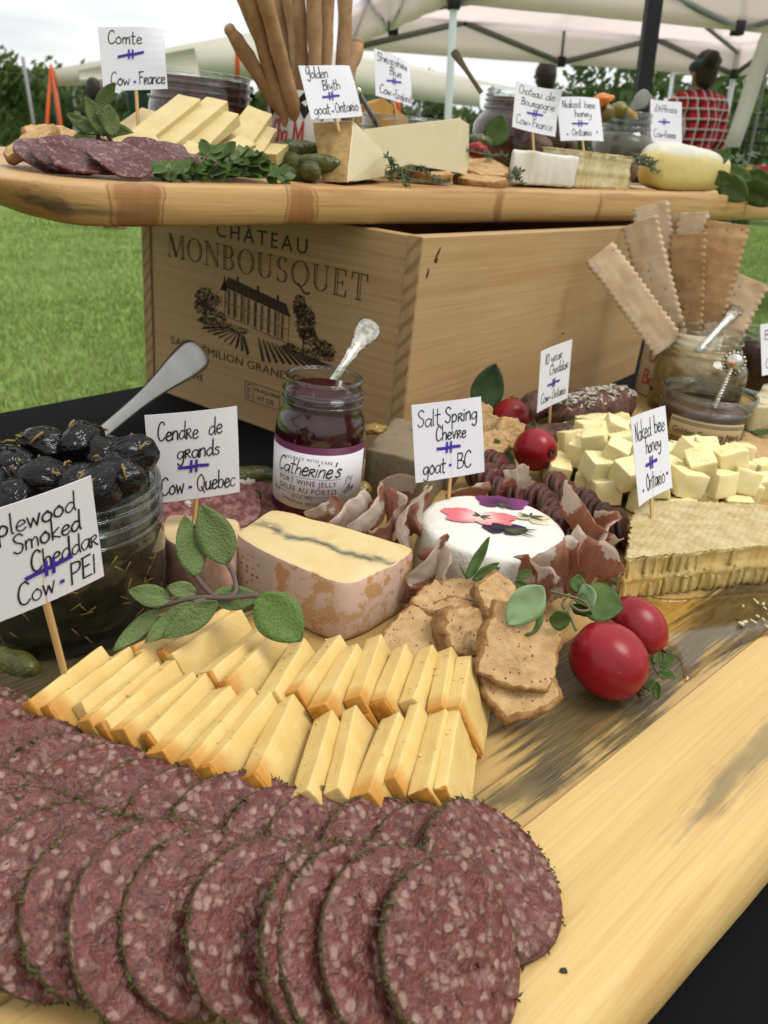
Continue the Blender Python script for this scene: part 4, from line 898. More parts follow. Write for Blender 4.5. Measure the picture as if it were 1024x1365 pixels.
for ci, (nm, C_, u_, v_, w_, h_, an, lab, lines, mk, dot, curl) in enumerate(CARDS):
    C_, u_, v_ = Vector(C_), Vector(u_).normalized(), Vector(v_); v_ = (v_ - u_ * v_.dot(u_)).normalized(); n_ = u_.cross(v_)   # n_ faces the viewer side after sign fix
    if n_.dot(CAM - C_) < 0: n_ = -n_
    an = Vector(an); M0 = T(an); e = empty('price_card', M0, lab, 'card', 'handwritten price cards'); rr = random.Random(100 + ci)
    cv = rr.uniform(.8, 2.2) * (1 if rr.random() < .5 else -1)
    def surf(a, b, off=0, C_=C_, u_=u_, v_=v_, n_=n_, w_=w_, h_=h_, curl=curl, cv=cv, an=an):
        k = cv * ((a - .5) * w_) ** 2 * 1.2 + curl * .012 * max(0, a - .45) ** 2 * max(0, b - .4) ** 1.5 * 8
        return C_ - an + u_ * ((a - .5) * w_) + v_ * ((b - .5) * h_) + n_ * (k + off)
    mb = MB(); grid(mb, [[surf(i / 8, j / 8) for i in range(9)] for j in range(9)], 0, .00035, False); mb.build('paper', M_paper, e)
    s1 = w_; fn = lambda x, y: surf(x / w_, y / h_, .00025)
    mb = MB()
    for (t_, x0, x1, y, hh) in lines:
        handwrite(mb, t_, x0 * w_, x1 * w_, (y - .012) * h_, hh * h_ * 1.18, .0155 * w_ * (.85 if nm in ('bourgogne', 'ten') else 1), fn, rr, .1)
    mb.build('handwriting', M_pen, e)
    mb = MB(); mx_, my_ = mk[0] * w_, mk[1] * h_; a = rr.uniform(.15, .20) * w_; tl = rr.uniform(-.02, .02) * h_; fn2 = lambda x, y: surf(x / w_, y / h_, .0004)
    strip(mb, [(mx_ - a, my_ - .015 * h_ - tl), (mx_ - a * .3, my_ - .002 * h_), (mx_ + a * .3, my_ + .006 * h_), (mx_ + a, my_ + .018 * h_ + tl)], .038 * w_, fn2)
    for q in (-.028, .03): strip(mb, [(mx_ + q * w_ - .004 * w_, my_ - .055 * h_), (mx_ + q * w_ + .006 * w_, my_ + .07 * h_)], .028 * w_, lambda x, y: surf(x / w_, y / h_, .00055))
    for dd_ in ([dot] if nm not in ('honey', 'honey2') else [dot, (.90 if nm == 'honey2' else .86, .2)]):
        strip(mb, [(dd_[0] * w_ - .006 * w_, dd_[1] * h_), (dd_[0] * w_ + .006 * w_, dd_[1] * h_)], .032 * w_, fn2)
    mb.build('marker_line', M_mark, e)
    top = surf(.5, .45, -.0013); bt = surf(.5, 0, -.0013); end = Vector((0, 0, 0)); d = (end - bt).normalized() if (end - bt).length > .004 else (bt - top).normalized()
    mb = MB(); tube(mb, [top, bt, end + d * .002, end + d * .006], [.0015, .0015, .0014, .0006], 4); mb.build('toothpick', M_pick, e)
# ================================================================== FOOD ON THE LOWER BOARD
def RD(px, py, dep): return CAM + ray(px, py) * dep                 # point on a sight line at a given depth
ORD = ['first', 'second', 'third', 'fourth', 'fifth', 'sixth', 'seventh', 'eighth', 'ninth', 'tenth', 'eleventh', 'twelfth', 'thirteenth', 'fourteenth', 'fifteenth', 'sixteenth', 'seventeenth', 'eighteenth']
# ---- salami
msal = Mt('salami_meat'); v = msal.warp(msal.co(rand=3.0), 190, .0048)
d1 = msal.vor(285, v); cr_ = msal.sep(msal.vor(285, v, out='Color'))[0]
irr = msal.noise(205, msal.co((1, 1.3, 1), rand=3.0), 3, .55, .9); msk = msal.math('MAXIMUM', msal.math('MULTIPLY', msal.ramp(irr, (.50, 0), (.68, 1)), .5), msal.math('MULTIPLY', msal.ramp(d1, (.30, 1), (.62, 0)), msal.ramp(cr_, (.42, 0), (.62, 1))))
meat = msal.mix(msal.ramp(msal.noise(260, v, 4), (.3, 0), (.7, 1)), (.068, .014, .011), (.19, .050, .040)); fat = msal.mix(msal.noise(300, v, 2), (.29, .15, .115), (.54, .375, .31))
sc_ = msal.mix(msal.math('MULTIPLY', msk, .62), meat, fat); msal.bump(msal.math('ADD', msk, msal.math('MULTIPLY', msal.noise(520, v, 4), 1.2)), .8, .0009)
M_salami = msal.set(sc_, msal.ramp(msal.noise(90, v, 3), (.35, .20), (.65, .40)), spec=.36)
mrd = Mt('salami_rind'); v = mrd.co(rand=2); f = mrd.noise(500, v, 4); mrd.bump(f, .8, .001); M_rind = mrd.set(mrd.mix(mrd.ramp(f, (.35, 0), (.65, 1)), (.028, .02, .010), (.13, .085, .035)), .7)
M_herb = plain('dried_herb', (.085, .080, .022), .85, .8, 900)
def salami_protos(R, t, seed, flakes=420):
    rr = random.Random(seed); n = 56
    def loops(ins, z, seed=seed):
        L_ = []
        for k in range(n):
            a = 2 * math.pi * k / n; r = R * (1 + .035 * noise.noise(Vector((math.cos(a) * 1.2, math.sin(a) * 1.2, seed)))+ .012 * noise.noise(Vector((math.cos(a) * 6, math.sin(a) * 6, seed)))) - ins
            x, y = r * math.cos(a), r * math.sin(a) * 1.0; L_.append((x, y, z + .10 * R * (x * x - y * y * .3) / R / R * (1 if seed % 2 else -.6)))
        return L_
    mb = MB(); o = len(mb.m)
    loft(mb, [loops(.0006, -t), loops(0, -t * .75), loops(0, -t * .25), loops(.0005, 0)], 1, True, None, True, 0, 7)
    bd = lambda x, y: .10 * R * (x * x - y * y * .3) / R / R * (1 if seed % 2 else -.6)
    for i, p in enumerate(mb.v):
        r2 = math.hypot(p[0], p[1])
        if r2 < R * .9: mb.v[i] = (p[0], p[1], (0 if p[2] > -t * .5 + bd(p[0], p[1]) - 1 and i > 4 * n + n * 7 else -t) + bd(p[0], p[1]) + .0009 * noise.noise(Vector((p[0] * 60, p[1] * 60, seed))) + .0004 * noise.noise(Vector((p[0] * 200, p[1] * 200, seed))))
    fl = MB()
    for _ in range(flakes):
        a = rr.uniform(0, 6.283)
        if noise.noise(Vector((math.cos(a) * 5, math.sin(a) * 5, seed * 3.3))) < rr.uniform(-.35, .25): continue
        rad = R * (1 + .03 * noise.noise(Vector((math.cos(a) * 1.2, math.sin(a) * 1.2, seed)))) + rr.uniform(-.0012, .0004); z = rr.uniform(-t * 1.1, t * .3)
        if rr.random() < .07: rad = R * rr.uniform(.3, .95); z = .0002
        c = Vector((rad * math.cos(a), rad * math.sin(a), z + bd(rad * math.cos(a), rad * math.sin(a)))); d = Vector((rr.uniform(-1, 1), rr.uniform(-1, 1), rr.uniform(-.5, .5))).normalized(); s = d.orthogonal().normalized(); l_ = rr.uniform(.0005, .0019); w_ = rr.uniform(.0003, .0008)
        up = d.cross(s) * .0002
        fl.add([c - d * l_, c + s * w_ + up, c + d * l_, c - s * w_ + up], [(0, 1, 2, 3)], 0, False)
    return mb, fl
protos = []
for i in range(5):
    a, b = salami_protos(.0262 + .0006 * (i % 3), .0028 + .0003 * (i % 2), 3 + i); e = a.build('salami_slice', [M_salami, M_rind]); h = b.build('herb_crust', M_herb, e); protos.append(e)
used = set()
def put_slice(i, M, label, group):
    pr = protos[i % 5]; k = i % 5
    if k in used: return dup(pr, M, label, group)
    used.add(k); pr.matrix_world = M; tag(pr, label, 'salami', group); return pr
rr = random.Random(5)
row1 = [(611, 1268), (543, 1262), (489, 1254), (452, 1250), (362, 1240), (278, 1226), (226, 1226), (154, 1208), (92, 1196), (30, 1164), (-30, 1142)]
row2 = [(655, 1168), (590, 1166), (522, 1160), (455, 1154), (392, 1146), (330, 1138), (268, 1118), (204, 1106), (146, 1090), (92, 1075), (44, 1050), (0, 1020), (-30, 990)]
sc_i = 0
for ri, (row, nv, zc, desc) in enumerate(((row2, (.36, -.26, .9), .0425, 'back row'), (row1, (.47, -.42, .77), .0495, 'front row'))):
    for j, (px, py) in list(enumerate(row))[::-1]:
        c = P(px, py, zc); n_ = Vector(nv) + Vector((rr.uniform(-.09, .09), rr.uniform(-.09, .09), 0))
        if ri == 1: n_ += Vector((.00, 0, 0)) * j
        M = frame(c, (1, .2, -.4), n_) @ RZ(rr.uniform(-25, 25)) @ (RZ(180) if rr.random() < .5 else RZ(0)) @ SC(rr.uniform(.96, 1.05))
        put_slice(sc_i, M, ('herb crusted salami slice lying on top at the right end of the %s' % desc) if j == 0 else '%s herb crusted salami slice from the right end of the %s' % (ORD[j], desc), 'herb salami slices in two shingled rows'); sc_i += 1

# ---- smoked cheddar slices
mch = Mt('smoked_cheddar'); v = mch.co(rand=1.0); f = mch.noise(90, v, 4); x_, y_, z_ = mch.sep(mch.co())
cc = mch.mix(mch.ramp(f, (.3, 0), (.75, 1)), (.74, .50, .165), (.83, .62, .255))
cc = mch.mix(mch.math('MULTIPLY', mch.ramp(mch.math('ADD', x_, mch.math('MULTIPLY', mch.noise(150, v, 2), .006)), (.0170, 0), (.0212, 1)), mch.math('MULTIPLY', mch.math('GREATER_THAN', mch.n('ObjectInfo').outputs['Random'], .35), .9)), cc, (.60, .27, .045))
dg = mch.noise(1.0, mch.co((60, 700, 700), rand=1.0), 3); mch.bump(mch.math('ADD', mch.math('ADD', f, mch.math('MULTIPLY', mch.noise(900, v, 2), .35)), mch.math('MULTIPLY', dg, .5)), .4, .0008); M_ched = mch.set(cc, mch.ramp(mch.noise(60, v, 3), (.35, .28), (.65, .5)), spec=.35, sss=.2, sr=(1, .55, .18), ss=.003)
mcr = Mt('smoked_rind'); v = mcr.co(); M_crind = mcr.set(mcr.mix(mcr.ramp(mcr.noise(260, v, 4), (.3, 0), (.7, 1)), (.36, .125, .012), (.60, .27, .04)), .5, sss=.1, ss=.002)
bot = [(139, 860, 42, 932), (173, 860, 66, 937), (192, 871, 105, 938), (210, 880, 117, 959), (231, 879, 139, 961), (259, 894, 165, 971), (276, 896, 199, 974), (310, 911, 219, 997), (334, 916, 252, 1012), (363, 920, 281, 1019), (391, 924, 340, 1028), (443, 949, 412, 1055), (477, 932, 449, 1059), (535, 943, 492, 1057), (559, 937, 526, 1040), (595, 941, 571, 1047), (613, 940, 596, 1048)]
top = [(201, 848, 177, 860), (225, 844, 192, 867), (303, 807, 216, 865), (324, 808, 233, 870), (356, 833, 283, 894), (373, 837, 303, 906), (408, 850, 366, 919), (453, 845, 396, 920), (478, 855, 436, 936), (509, 848, 481, 930), (542, 859, 514, 930), (576, 859, 552, 930), (602, 859, 589, 939), (629, 869, 614, 941)]
def crumbs(mb, n, fn, rnd, s=(.0003, .0008)):
    for _ in range(n): blob(mb, fn(), (rnd.uniform(*s), rnd.uniform(*s), rnd.uniform(s[0], s[1]) * .6), 1, .3, 3, rnd.random() * 50)
for ri, (row, zt, desc) in enumerate(((top, .0575, 'back row'), (bot, .0565, 'front row'))):
    N = len(row); pr_prev = None
    for j, (xb, yb, xf, yf_) in enumerate(row):
        rr = random.Random(300 + ri * 50 + j); B_, F_ = P(xb, yb, zt), P(xf, yf_, zt)
        if ri == 0 and j < 2: B_ = B_ + (B_ - F_).normalized() * .03
        a = (F_ - B_); Ln = max(.030, min(.046, a.length)); mid = (F_ + B_) / 2; a.normalize(); pr_ = Vector((-a.y, a.x, 0)); pr_ = -pr_ if pr_.x < 0 else pr_
        nx = row[j + 1] if j + 1 < N else None
        if j: q0 = P(row[j - 1][0], row[j - 1][1], zt); q1 = P(row[j - 1][2], row[j - 1][3], zt); gap = abs(((mid - (q0 + q1) / 2)).dot(pr_))
        else: gap = .009
        th = R_(36 + rr.uniform(-4, 4) - (8 if j == N - 1 else 0)); nrm = pr_ * math.cos(th) + Vector((0, 0, math.sin(th))); hh = Vector((0, 0, math.cos(th))) - pr_ * math.sin(th)
        t = max(.005, min(.0095, gap * math.cos(th) * .97)); H = (zt - ZB - .0008 - t * math.sin(th)) / math.cos(th)
        M = frame(mid, a, hh); yv = M.to_3x3() @ Vector((0, 1, 0)); sgn = 1 if yv.dot(nrm) > 0 else -1
        e = empty('cheddar_slice', M, ('smoked cheddar slice leaning at the right end of the %s, broad face showing' % desc) if j == N - 1 else '%s smoked cheddar slice from the right end of the %s' % (ORD[N - 1 - j] if N - 1 - j < len(ORD) else 'leftmost', desc), 'cheese', 'smoked cheddar slices leaning in two rows')
        y0, y1 = (-t, 0) if sgn > 0 else (0, t); mb = MB()
        sk = rr.uniform(-.0015, .0015); bm = bmesh.new(); bmesh.ops.create_cube(bm, size=1)
        for q in bm.verts: q.co = Vector((q.co.x * Ln + sk * q.co.z * 2, y0 + (q.co.y + .5) * (y1 - y0), -H + (q.co.z + .5) * H + rr.uniform(-.0006, .0006)))
        bmesh.ops.bevel(bm, geom=bm.edges[:], offset=.0006, segments=2, profile=.6, affect='EDGES'); bmesh.ops.subdivide_edges(bm, edges=[q for q in bm.edges if q.calc_length() > .004], cuts=5, use_grid_fill=True)
        bm_out(bm, mb, 0, True); mb.rough(.0004, 130, j); crumbs(mb, 4, lambda: (rr.uniform(-Ln / 2, Ln / 2), rr.uniform(y0, y1), .0002), rr)
        mb.build('cheese_body', M_ched, e)
        if (j * 7 + ri * 3) % 5 in (0, 1, 3):
            mb = MB(); k = 1.0 if (j + ri) % 3 else .7; r1 = Ln / 2 + sk
            box(mb, (Ln / 2 - .0006, y0 + .0003, -H), (Ln / 2 + .0012, y1 - .0003, -H * (1 - k)), .0005, 2); mb.rough(.0003, 220, j); mb.build('rind', M_crind, e)

# ---- glass
def glassmat(name, tint=(.93, .96, .95), k=1.0):
    m = Mt(name); t = m.n('BsdfTransparent'); t.inputs[0].default_value = tuple(tint) + (1,); g = m.n('BsdfGlossy'); g.inputs['Roughness'].default_value = .03; g.inputs[0].default_value = (1, 1, 1, 1)
    lw = m.n('LayerWeight'); lw.inputs['Blend'].default_value = .5; x = m.n('MixShader'); ml = m.math('MULTIPLY', m.math('ADD', m.math('MULTIPLY', m.math('POWER', lw.outputs['Facing'], 3.6), .8), .035), k, True); m.l(m.mix(m.math('POWER', lw.outputs['Facing'], 2.2), tuple(tint), (.22, .24, .22)), t.inputs[0])
    nz = m.noise(40, m.co(), 2); b = m.n('Bump'); b.inputs['Strength'].default_value = .15; b.inputs['Distance'].default_value = .003; m.l(nz, b.inputs['Height']); m.l(b.outputs[0], g.inputs['Normal'])
    m.l(ml, x.inputs[0]); m.l(t.outputs[0], x.inputs[1]); m.l(g.outputs[0], x.inputs[2]); m.l(x.outputs[0], m.out.inputs[0]); return m.m
M_glass = glassmat('jar_glass'); mst = Mt('polished_steel'); M_steel = mst.set(mst.mix(mst.noise(45, mst.co(), 4), (.17, .165, .155), (.34, .33, .31)), .3, metal=1)
msv = Mt('old_silver'); vv = msv.co(); M_silver = msv.set(msv.mix(msv.ramp(msv.noise(220, vv, 3), (.35, 0), (.6, 1)), (.24, .23, .18), (.52, .50, .43)), .25, metal=1)
def helix(r, z, pitch, turns, n=48): return [(r * math.cos(2 * math.pi * i / n), r * math.sin(2 * math.pi * i / n), z + pitch * i / n) for i in range(int(n * turns) + 1)]
def jarglass(prof, threads, e, rt=.0011):
    mb = MB(); lathe(mb, prof, 64); 
    for r, z in threads: tube(mb, [(r * math.cos(i * math.pi / 32), r * math.sin(i * math.pi / 32), z + .001 * math.sin(i * math.pi / 64)) for i in range(65)], rt, 6, cap=False)
    mb.build('glass', M_glass, e)
    r, z = prof[-1]; mb = MB(); tube(mb, [(r * math.cos(i * math.pi / 32), r * math.sin(i * math.pi / 32), z) for i in range(65)], rt * 1.15, 8, cap=False); mb.build('rim', M_glass, e)

# ---- olive jar
OJ = Vector((-.156, .342, ZB)); R0 = .049
e = empty('olive_jar', T(OJ), 'wide glass jar heaped with black olives at the left edge', 'jar')
jarglass([(0, .003), (.038, .002), (.0435, .0), (.047, .003), (R0, .010), (R0 + .0005, .030), (R0, .044), (.0475, .050), (.0465, .053), (.0465, .072)], [(.0475, .054), (.0476, .0605), (.0476, .0675)], e, .0013)
mob = Mt('olive_skin'); vv = mob.co(rand=5); mob.bump(mob.math('ADD', mob.noise(120, vv, 2), mob.math('MULTIPLY', mob.noise(1.0, mob.co((90, 420, 420), rand=5), 2), .5)), .9, .0025); M_olive = mob.set(mob.mix(mob.noise(60, vv, 3), (.004, .004, .005), (.008, .006, .006)), .09, spec=.30)
moil = Mt('dark_oil'); vv = moil.co(); M_oil = moil.set(moil.mix(moil.ramp(moil.noise(60, vv, 4), (.4, 0), (.7, 1)), (.010, .010, .007), (.045, .042, .022)), .25)
M_rose = plain('rosemary_needle', (.25, .155, .04), .7, .4, 300)
mb = MB(); lathe(mb, [(0, .004), (.036, .0045), (.0455, .008), (.0476, .014), (.0482, .032), (.0478, .044), (.0455, .051), (.045, .060), (0, .062)], 48)
mb.build('oil_filling', M_oil, e)
# rosemary pressed against the inside of the glass
rr = random.Random(8); mb = MB()
for _ in range(60):
    a = rr.uniform(R_(180), R_(380)); z = rr.uniform(.012, .047); d = rr.uniform(-.12, .12); l_ = rr.uniform(.003, .008); r_ = .0486
    tl = rr.uniform(-1.2, 1.2); tube(mb, [(r_ * math.cos(a), r_ * math.sin(a), z), (r_ * math.cos(a + math.cos(tl) * l_ / r_), r_ * math.sin(a + math.cos(tl) * l_ / r_), z + math.sin(tl) * l_)], .0004, 4)
o = mb.build('rosemary_needles', M_rose, e); o['kind'] = 'stuff'
def olive(c, r, ax, seed, label):
    M = frame(c, ax, (.1, -.2, 1)); rr = random.Random(seed); e2 = empty('olive', M, label, 'olive', 'black olives heaped in the glass jar')
    mb = MB(); blob(mb, (0, 0, 0), (r * 1.18, r * .92, r * .92), 4, .12, 1.5, seed); mb.build('olive_flesh', M_olive, e2)
    for _ in range(rr.randint(2, 4)):
        th, ph = rr.uniform(0, 6.28), rr.uniform(.1, 1.2); d = Vector((math.cos(th) * math.cos(ph) * 1.22, math.sin(th) * math.cos(ph), math.sin(ph))) * r * 1.03; t_ = d.orthogonal().normalized() ; t_ = (Quaternion(d.normalized(), rr.uniform(0, 6.28)) @ t_) * rr.uniform(.002, .0045)
        mb = MB(); tube(mb, [d - t_ * .97, d * 1.06, d + t_ * .97], .0006, 5); mb.build('rosemary_needle', M_rose, e2)
ol = [(60, 598, .105, .0125, 'large shiny black olive on top of the heap in the jar'), (110, 590, .104, .0115, 'black olive beside the spoon handle in the jar'), (137, 607, .096, .0120, 'black olive with a crossed rosemary needle, right of the largest'), (178, 607, .091, .0115, 'wrinkled black olive at the right end of the heap'), (18, 626, .096, .0125, 'black olive with a rosemary sliver at the left edge'), (62, 640, .088, .0125, 'black olive just above the Applewood card'), (150, 655, .080, .0120, 'black olive behind the card corner inside the jar rim'), (178, 640, .079, .0115, 'black olive against the right rim of the jar'), (110, 645, .084, .0115, 'black olive behind the top of the Applewood card'), (-25, 610, .098, .0125, 'black olive partly cut off by the left edge, upper'), (-30, 650, .086, .0125, 'black olive partly cut off by the left edge, lower'), (20, 668, .078, .0120, 'black olive hidden low behind the Applewood card')]
for i, (px, py, z, r, lab) in enumerate(ol):
    p = RD(px, py, .376 if py < 610 else (.362 if py < 632 else (.352 if py < 650 else .344)))
    q = p - OJ; rad = math.hypot(q.x, q.y); lim = .040
    if rad > lim: p = OJ + Vector((q.x * lim / rad, q.y * lim / rad, q.z))
    olive(p, r * .92, (math.cos(i * 1.3), math.sin(i * 1.3), .2 * math.sin(i)), 40 + i, lab)
def spoon(name, a, b, wid, th, mat, label, shape, upv=None, cat='spoon'):
    """a handle from a (in the jar) to b (free end); shape: list of (s, half width factor, bend)"""
    a, b = Vector(a), Vector(b); d = (b - a).normalized(); vw = (CAM - b).normalized() if upv is None else Vector(upv); nn = (vw - d * vw.dot(d)).normalized(); sd_ = d.cross(nn); Ln = (b - a).length
    rows = []
    for s, w, bd in shape:
        c = a.lerp(b, s) + nn * (bd * Ln); rows.append([c + sd_ * (w * wid * u) + nn * (.25 * w * wid * (1 - u * u) * .5) for u in (-1, -.75, -.4, 0, .4, .75, 1)])
    rs = [spline([r_[k] for r_ in rows], 5) for k in range(7)]
    mb = MB(); grid(mb, [[rs[k][i] for k in range(7)] for i in range(len(rs[0]))], 0, th); o = mb.build(name, mat)
    return tag(o, label, cat)
a = RD(105, 600, .395); b = RD(272, 463, .50)
spoon('spoon', RD(60, 640, .375), b, .0105, .0016, M_steel, 'plain steel spoon handle rising from the olive jar', [(0, .30, 0), (.3, .30, .01), (.5, .36, .012), (.65, .55, .01), (.8, .86, .004), (.92, 1.0, -.004), (.975, .82, -.008), (.995, .45, -.01), (1, .1, -.011)])

# ---- jelly jar
JJ = P(421, 684, ZB); JS = DEP(JJ) / 1060
e = empty('jelly_jar', T(JJ), 'open jar of dark red port wine jelly with a white and purple label', 'jar')
RJ = 57.5 * JS; HJ = .094
jarglass([(0, .003), (RJ * .8, .001), (RJ * .95, .003), (RJ, .008), (RJ, .060), (RJ * .985, .066), (RJ * .93, .071), (RJ * .86, .0745), (RJ * .855, .079), (RJ * .855, .0865), (RJ * .83, .0875), (RJ * .81, HJ)], [(RJ * .865, .0795), (RJ * .865, .0845)], e, .0012)
mjl = Mt('port_jelly'); M_jelly = mjl.set(mjl.mix(mjl.noise(50, mjl.co(), 2), (.028, .002, .005), (.06, .005, .010)), .12)
mb = MB(); lathe(mb, [(0, .004), (RJ * .9, .004), (RJ * .985, .008), (RJ * .985, .060), (RJ * .968, .066), (RJ * .91, .071), (RJ * .845, .0745), (RJ * .84, .0865), (RJ * .5, .085), (0, .086)], 48); mb.build('jelly', M_jelly, e)
M_label = plain('label_paper', (.76, .74, .76), .5, .03); M_purple = plain('label_purple', (.11, .006, .045), .5, .1); M_wine = plain('label_wine_ink', (.13, .01, .035), .6, .1)
JA = math.atan2(CAM.y - JJ.y, CAM.x - JJ.x) - .12
def cyl(x, z, off=.0003, R=RJ): a = JA + x / R; return ((R + off) * math.cos(a), (R + off) * math.sin(a), z)
def band(name, x0, x1, z0, z1, off, mat, par, n=40, R=RJ):
    mb = MB(); grid(mb, [[cyl(x0 + (x1 - x0) * i / n, z, off, R) for i in range(n + 1)] for z in (z0, z1)], 0, .0001); return mb.build(name, mat, par)
lb = band('label', -.047, .040, .010, .0575, .0003, M_purple, e)
band('label_panel', -.0468, .0398, .0152, .0528, .0005, M_label, lb)
fnj = lambda x, z: cyl(x, .0152 + (z - .0148) * 1.235, .0007)
mb = MB(); s_ = .0045
def arctext(mb, text, x0, x1, z, h, sag, fn):
    v, f = bfont(text, 1, 1.3); xs = [p[0] for p in v]; a, b = min(xs), max(xs); k = (x1 - x0) / (b - a); m_ = (x0 + x1) / 2
    mb.add([fn(x0 + (p[0] - a) * k, z + p[1] * h / .73 + sag * (1 - ((x0 + (p[0] - a) * k - m_) / (x1 - m_)) ** 2)) for p in v], f, 0, False)
arctext(mb, 'HANDMADE WITH CARE', -.022, .012, .0403, .0017, .0012, fnj); mb.build('label_lettering', M_pen, lb); mb = MB(); arctext(mb, 'CANADIAN SPECIALITY', -.021, .012, .0187, .0017, -.0014, fnj); mb.build('label_lettering', M_pen, lb)
mb = MB(); fonttext(mb, 'PORT WINE JELLY', -.0235, .0155, .0283, .0030, fnj, 0, 1.15); mb.build('label_lettering', M_wine, lb); mb = MB(); fonttext(mb, 'GELÉE AU PORTO', -.0235, .0155, .0240, .0030, fnj, 0, 1.15); mb.build('label_lettering', M_wine, lb)
mb = MB(); rr = random.Random(4); handwrite(mb, "Catherine's", -.026, .0175, .0335, .0084, .0008, fnj, rr, .45); handwrite(mb, 'since 1952'.replace('9', '0').replace('5', 'S').replace('2', 's') if False else 'since', -.0135, -.006, .0205, .0028, .0002, fnj, rr, .3); fonttext(mb, '1952', -.0045, .001, .0207, .0017, fnj)
for z in (.0322, .0226): strip(mb, [(-.026 + .002 * i, z) for i in range(23)], .00018, fnj)
handwrite(mb, 'ey', .021, .0265, .0305, .006, .0003, fnj, rr, .6); handwrite(mb, 'Cather', .019, .028, .0245, .0055, .0003, fnj, rr, .6); strip(mb, [(.021, .0235), (.029, .0262)], .0003, fnj); fonttext(mb, '125 ml', -.0295, -.0235, .0215, .0021, fnj); mb.build('label_lettering', M_pen, lb)
# ornate silver spoon standing in the jelly
def ornate(name, a, b, wid, mat, label, seed):
    a, b = Vector(a), Vector(b); d = (b - a).normalized(); nn = (CAM - b).normalized(); nn = (nn - d * nn.dot(d)).normalized(); sd_ = d.cross(nn); Ln = (b - a).length; rr = random.Random(seed)
    e2 = empty(name, frame(a, d, nn), label, 'spoon'); mb = MB()
    prof = [(0, .26), (.25, .27), (.45, .31), (.52, .46), (.56, .40), (.60, .44), (.64, .62), (.68, .58), (.72, .78), (.78, .92), (.84, 1.0), (.90, 1.02), (.95, .86), (.985, .6), (1, .15)]
    ev = [(s, w) for s, w in prof]; rows = []
    P3 = spline([(s, w, 0) for s, w in ev], 4)
    for q in P3: rows.append([(q.x * Ln, wid * q.y * u, .0012 * (1 - abs(u)) + .012 * math.sin(q.x * 3.1)) for u in (-1, -.8, -.4, 0, .4, .8, 1)])
    grid(mb, rows, 0, .0011); mb.build('handle', mat, e2)
    mb = MB()
    for q in P3[::2]:
        if q.x < .5: continue
        for s in (-1, 1): blob(mb, (q.x * Ln, wid * q.y * s * .96, .0006 + .012 * math.sin(q.x * 3.1)), (.0009, .0007, .0006), 1, .3, 2, rr.random() * 9)
    mb.build('scrollwork', mat, e2); return e2
ornate('jelly_spoon', RD(418, 545, .535), RD(497, 430, .575), .0085, M_silver, 'ornate silver spoon standing in the jelly jar', 3)

# ---- blue line cheese and its neighbour
def wob(pts, n, r=0): return [(p.x, p.y) for p in resample(pts, n, True)]
mmb = Mt('morbier_paste'); v = mmb.co(); x, y, z = mmb.sep(v)
pasty = mmb.mix(mmb.ramp(mmb.noise(50, v, 4), (.3, 0), (.7, 1)), (.70, .52, .22), (.78, .62, .33))
wv = mmb.math('ADD', mmb.math('ABSOLUTE', mmb.math('ADD', y, mmb.math('MULTIPLY', mmb.math('SUBTRACT', mmb.noise(22, v, 4, .5), .5), .040))), 0)
vein = mmb.math('MULTIPLY', mmb.ramp(wv, (.0003, 1), (.0014, 0)), mmb.ramp(mmb.noise(60, v, 3), (.34, .25), (.46, 1)))
pasty = mmb.mix(mmb.math('MULTIPLY', vein, .9), pasty, (.02, .032, .038)); ha = mmb.math('MULTIPLY', mmb.ramp(wv, (.001, .3), (.007, 0)), mmb.ramp(mmb.noise(120, v, 4), (.42, 0), (.6, 1))); pasty = mmb.mix(ha, pasty, (.20, .25, .22))
mmb.bump(mmb.noise(110, v, 4), .3, .0008); M_paste = mmb.set(pasty, .42, sss=.2, sr=(1, .7, .3), ss=.004)
mrn = Mt('washed_rind'); v = mrn.co(); n1 = mrn.noise(105, mrn.warp(v, 60, .012), 6, .68); base_ = mrn.mix(mrn.ramp(mrn.noise(30, v, 3), (.35, 0), (.65, 1)), (.60, .28, .095), (.68, .42, .21))
base_ = mrn.mix(mrn.ramp(n1, (.455, 0), (.515, 1)), base_, (.80, .55, .42)); x, y, z = mrn.sep(v)
mrn.bump(n1, .4, .001); M_wrind = mrn.set(base_, .6, sss=.1, ss=.002)
mr2 = Mt('mesh_marked_rind'); v = mr2.co(); q = mr2.vor(230, mr2.warp(mr2.co((1, 1, 1.25), (0, 0, 20)), 60, .002), rand=.25); n1 = mr2.noise(60, v, 4)
M_mrind = mr2.set(mr2.mix(mr2.math('MULTIPLY', mr2.ramp(q, (.22, 1), (.36, 0)), mr2.ramp(n1, (.42, 0), (.55, 1))), mr2.mix(n1, (.66, .46, .33), (.74, .57, .43)), (.38, .15, .06)), .7)
mo = [Vector((q.x, q.y, 0)) for q in (P(312, 712, .065), P(366, 677, .065), P(557, 731, .065), P(461, 781, .065))]; mc_ = sum(mo, Vector()) / 4
zt = .065
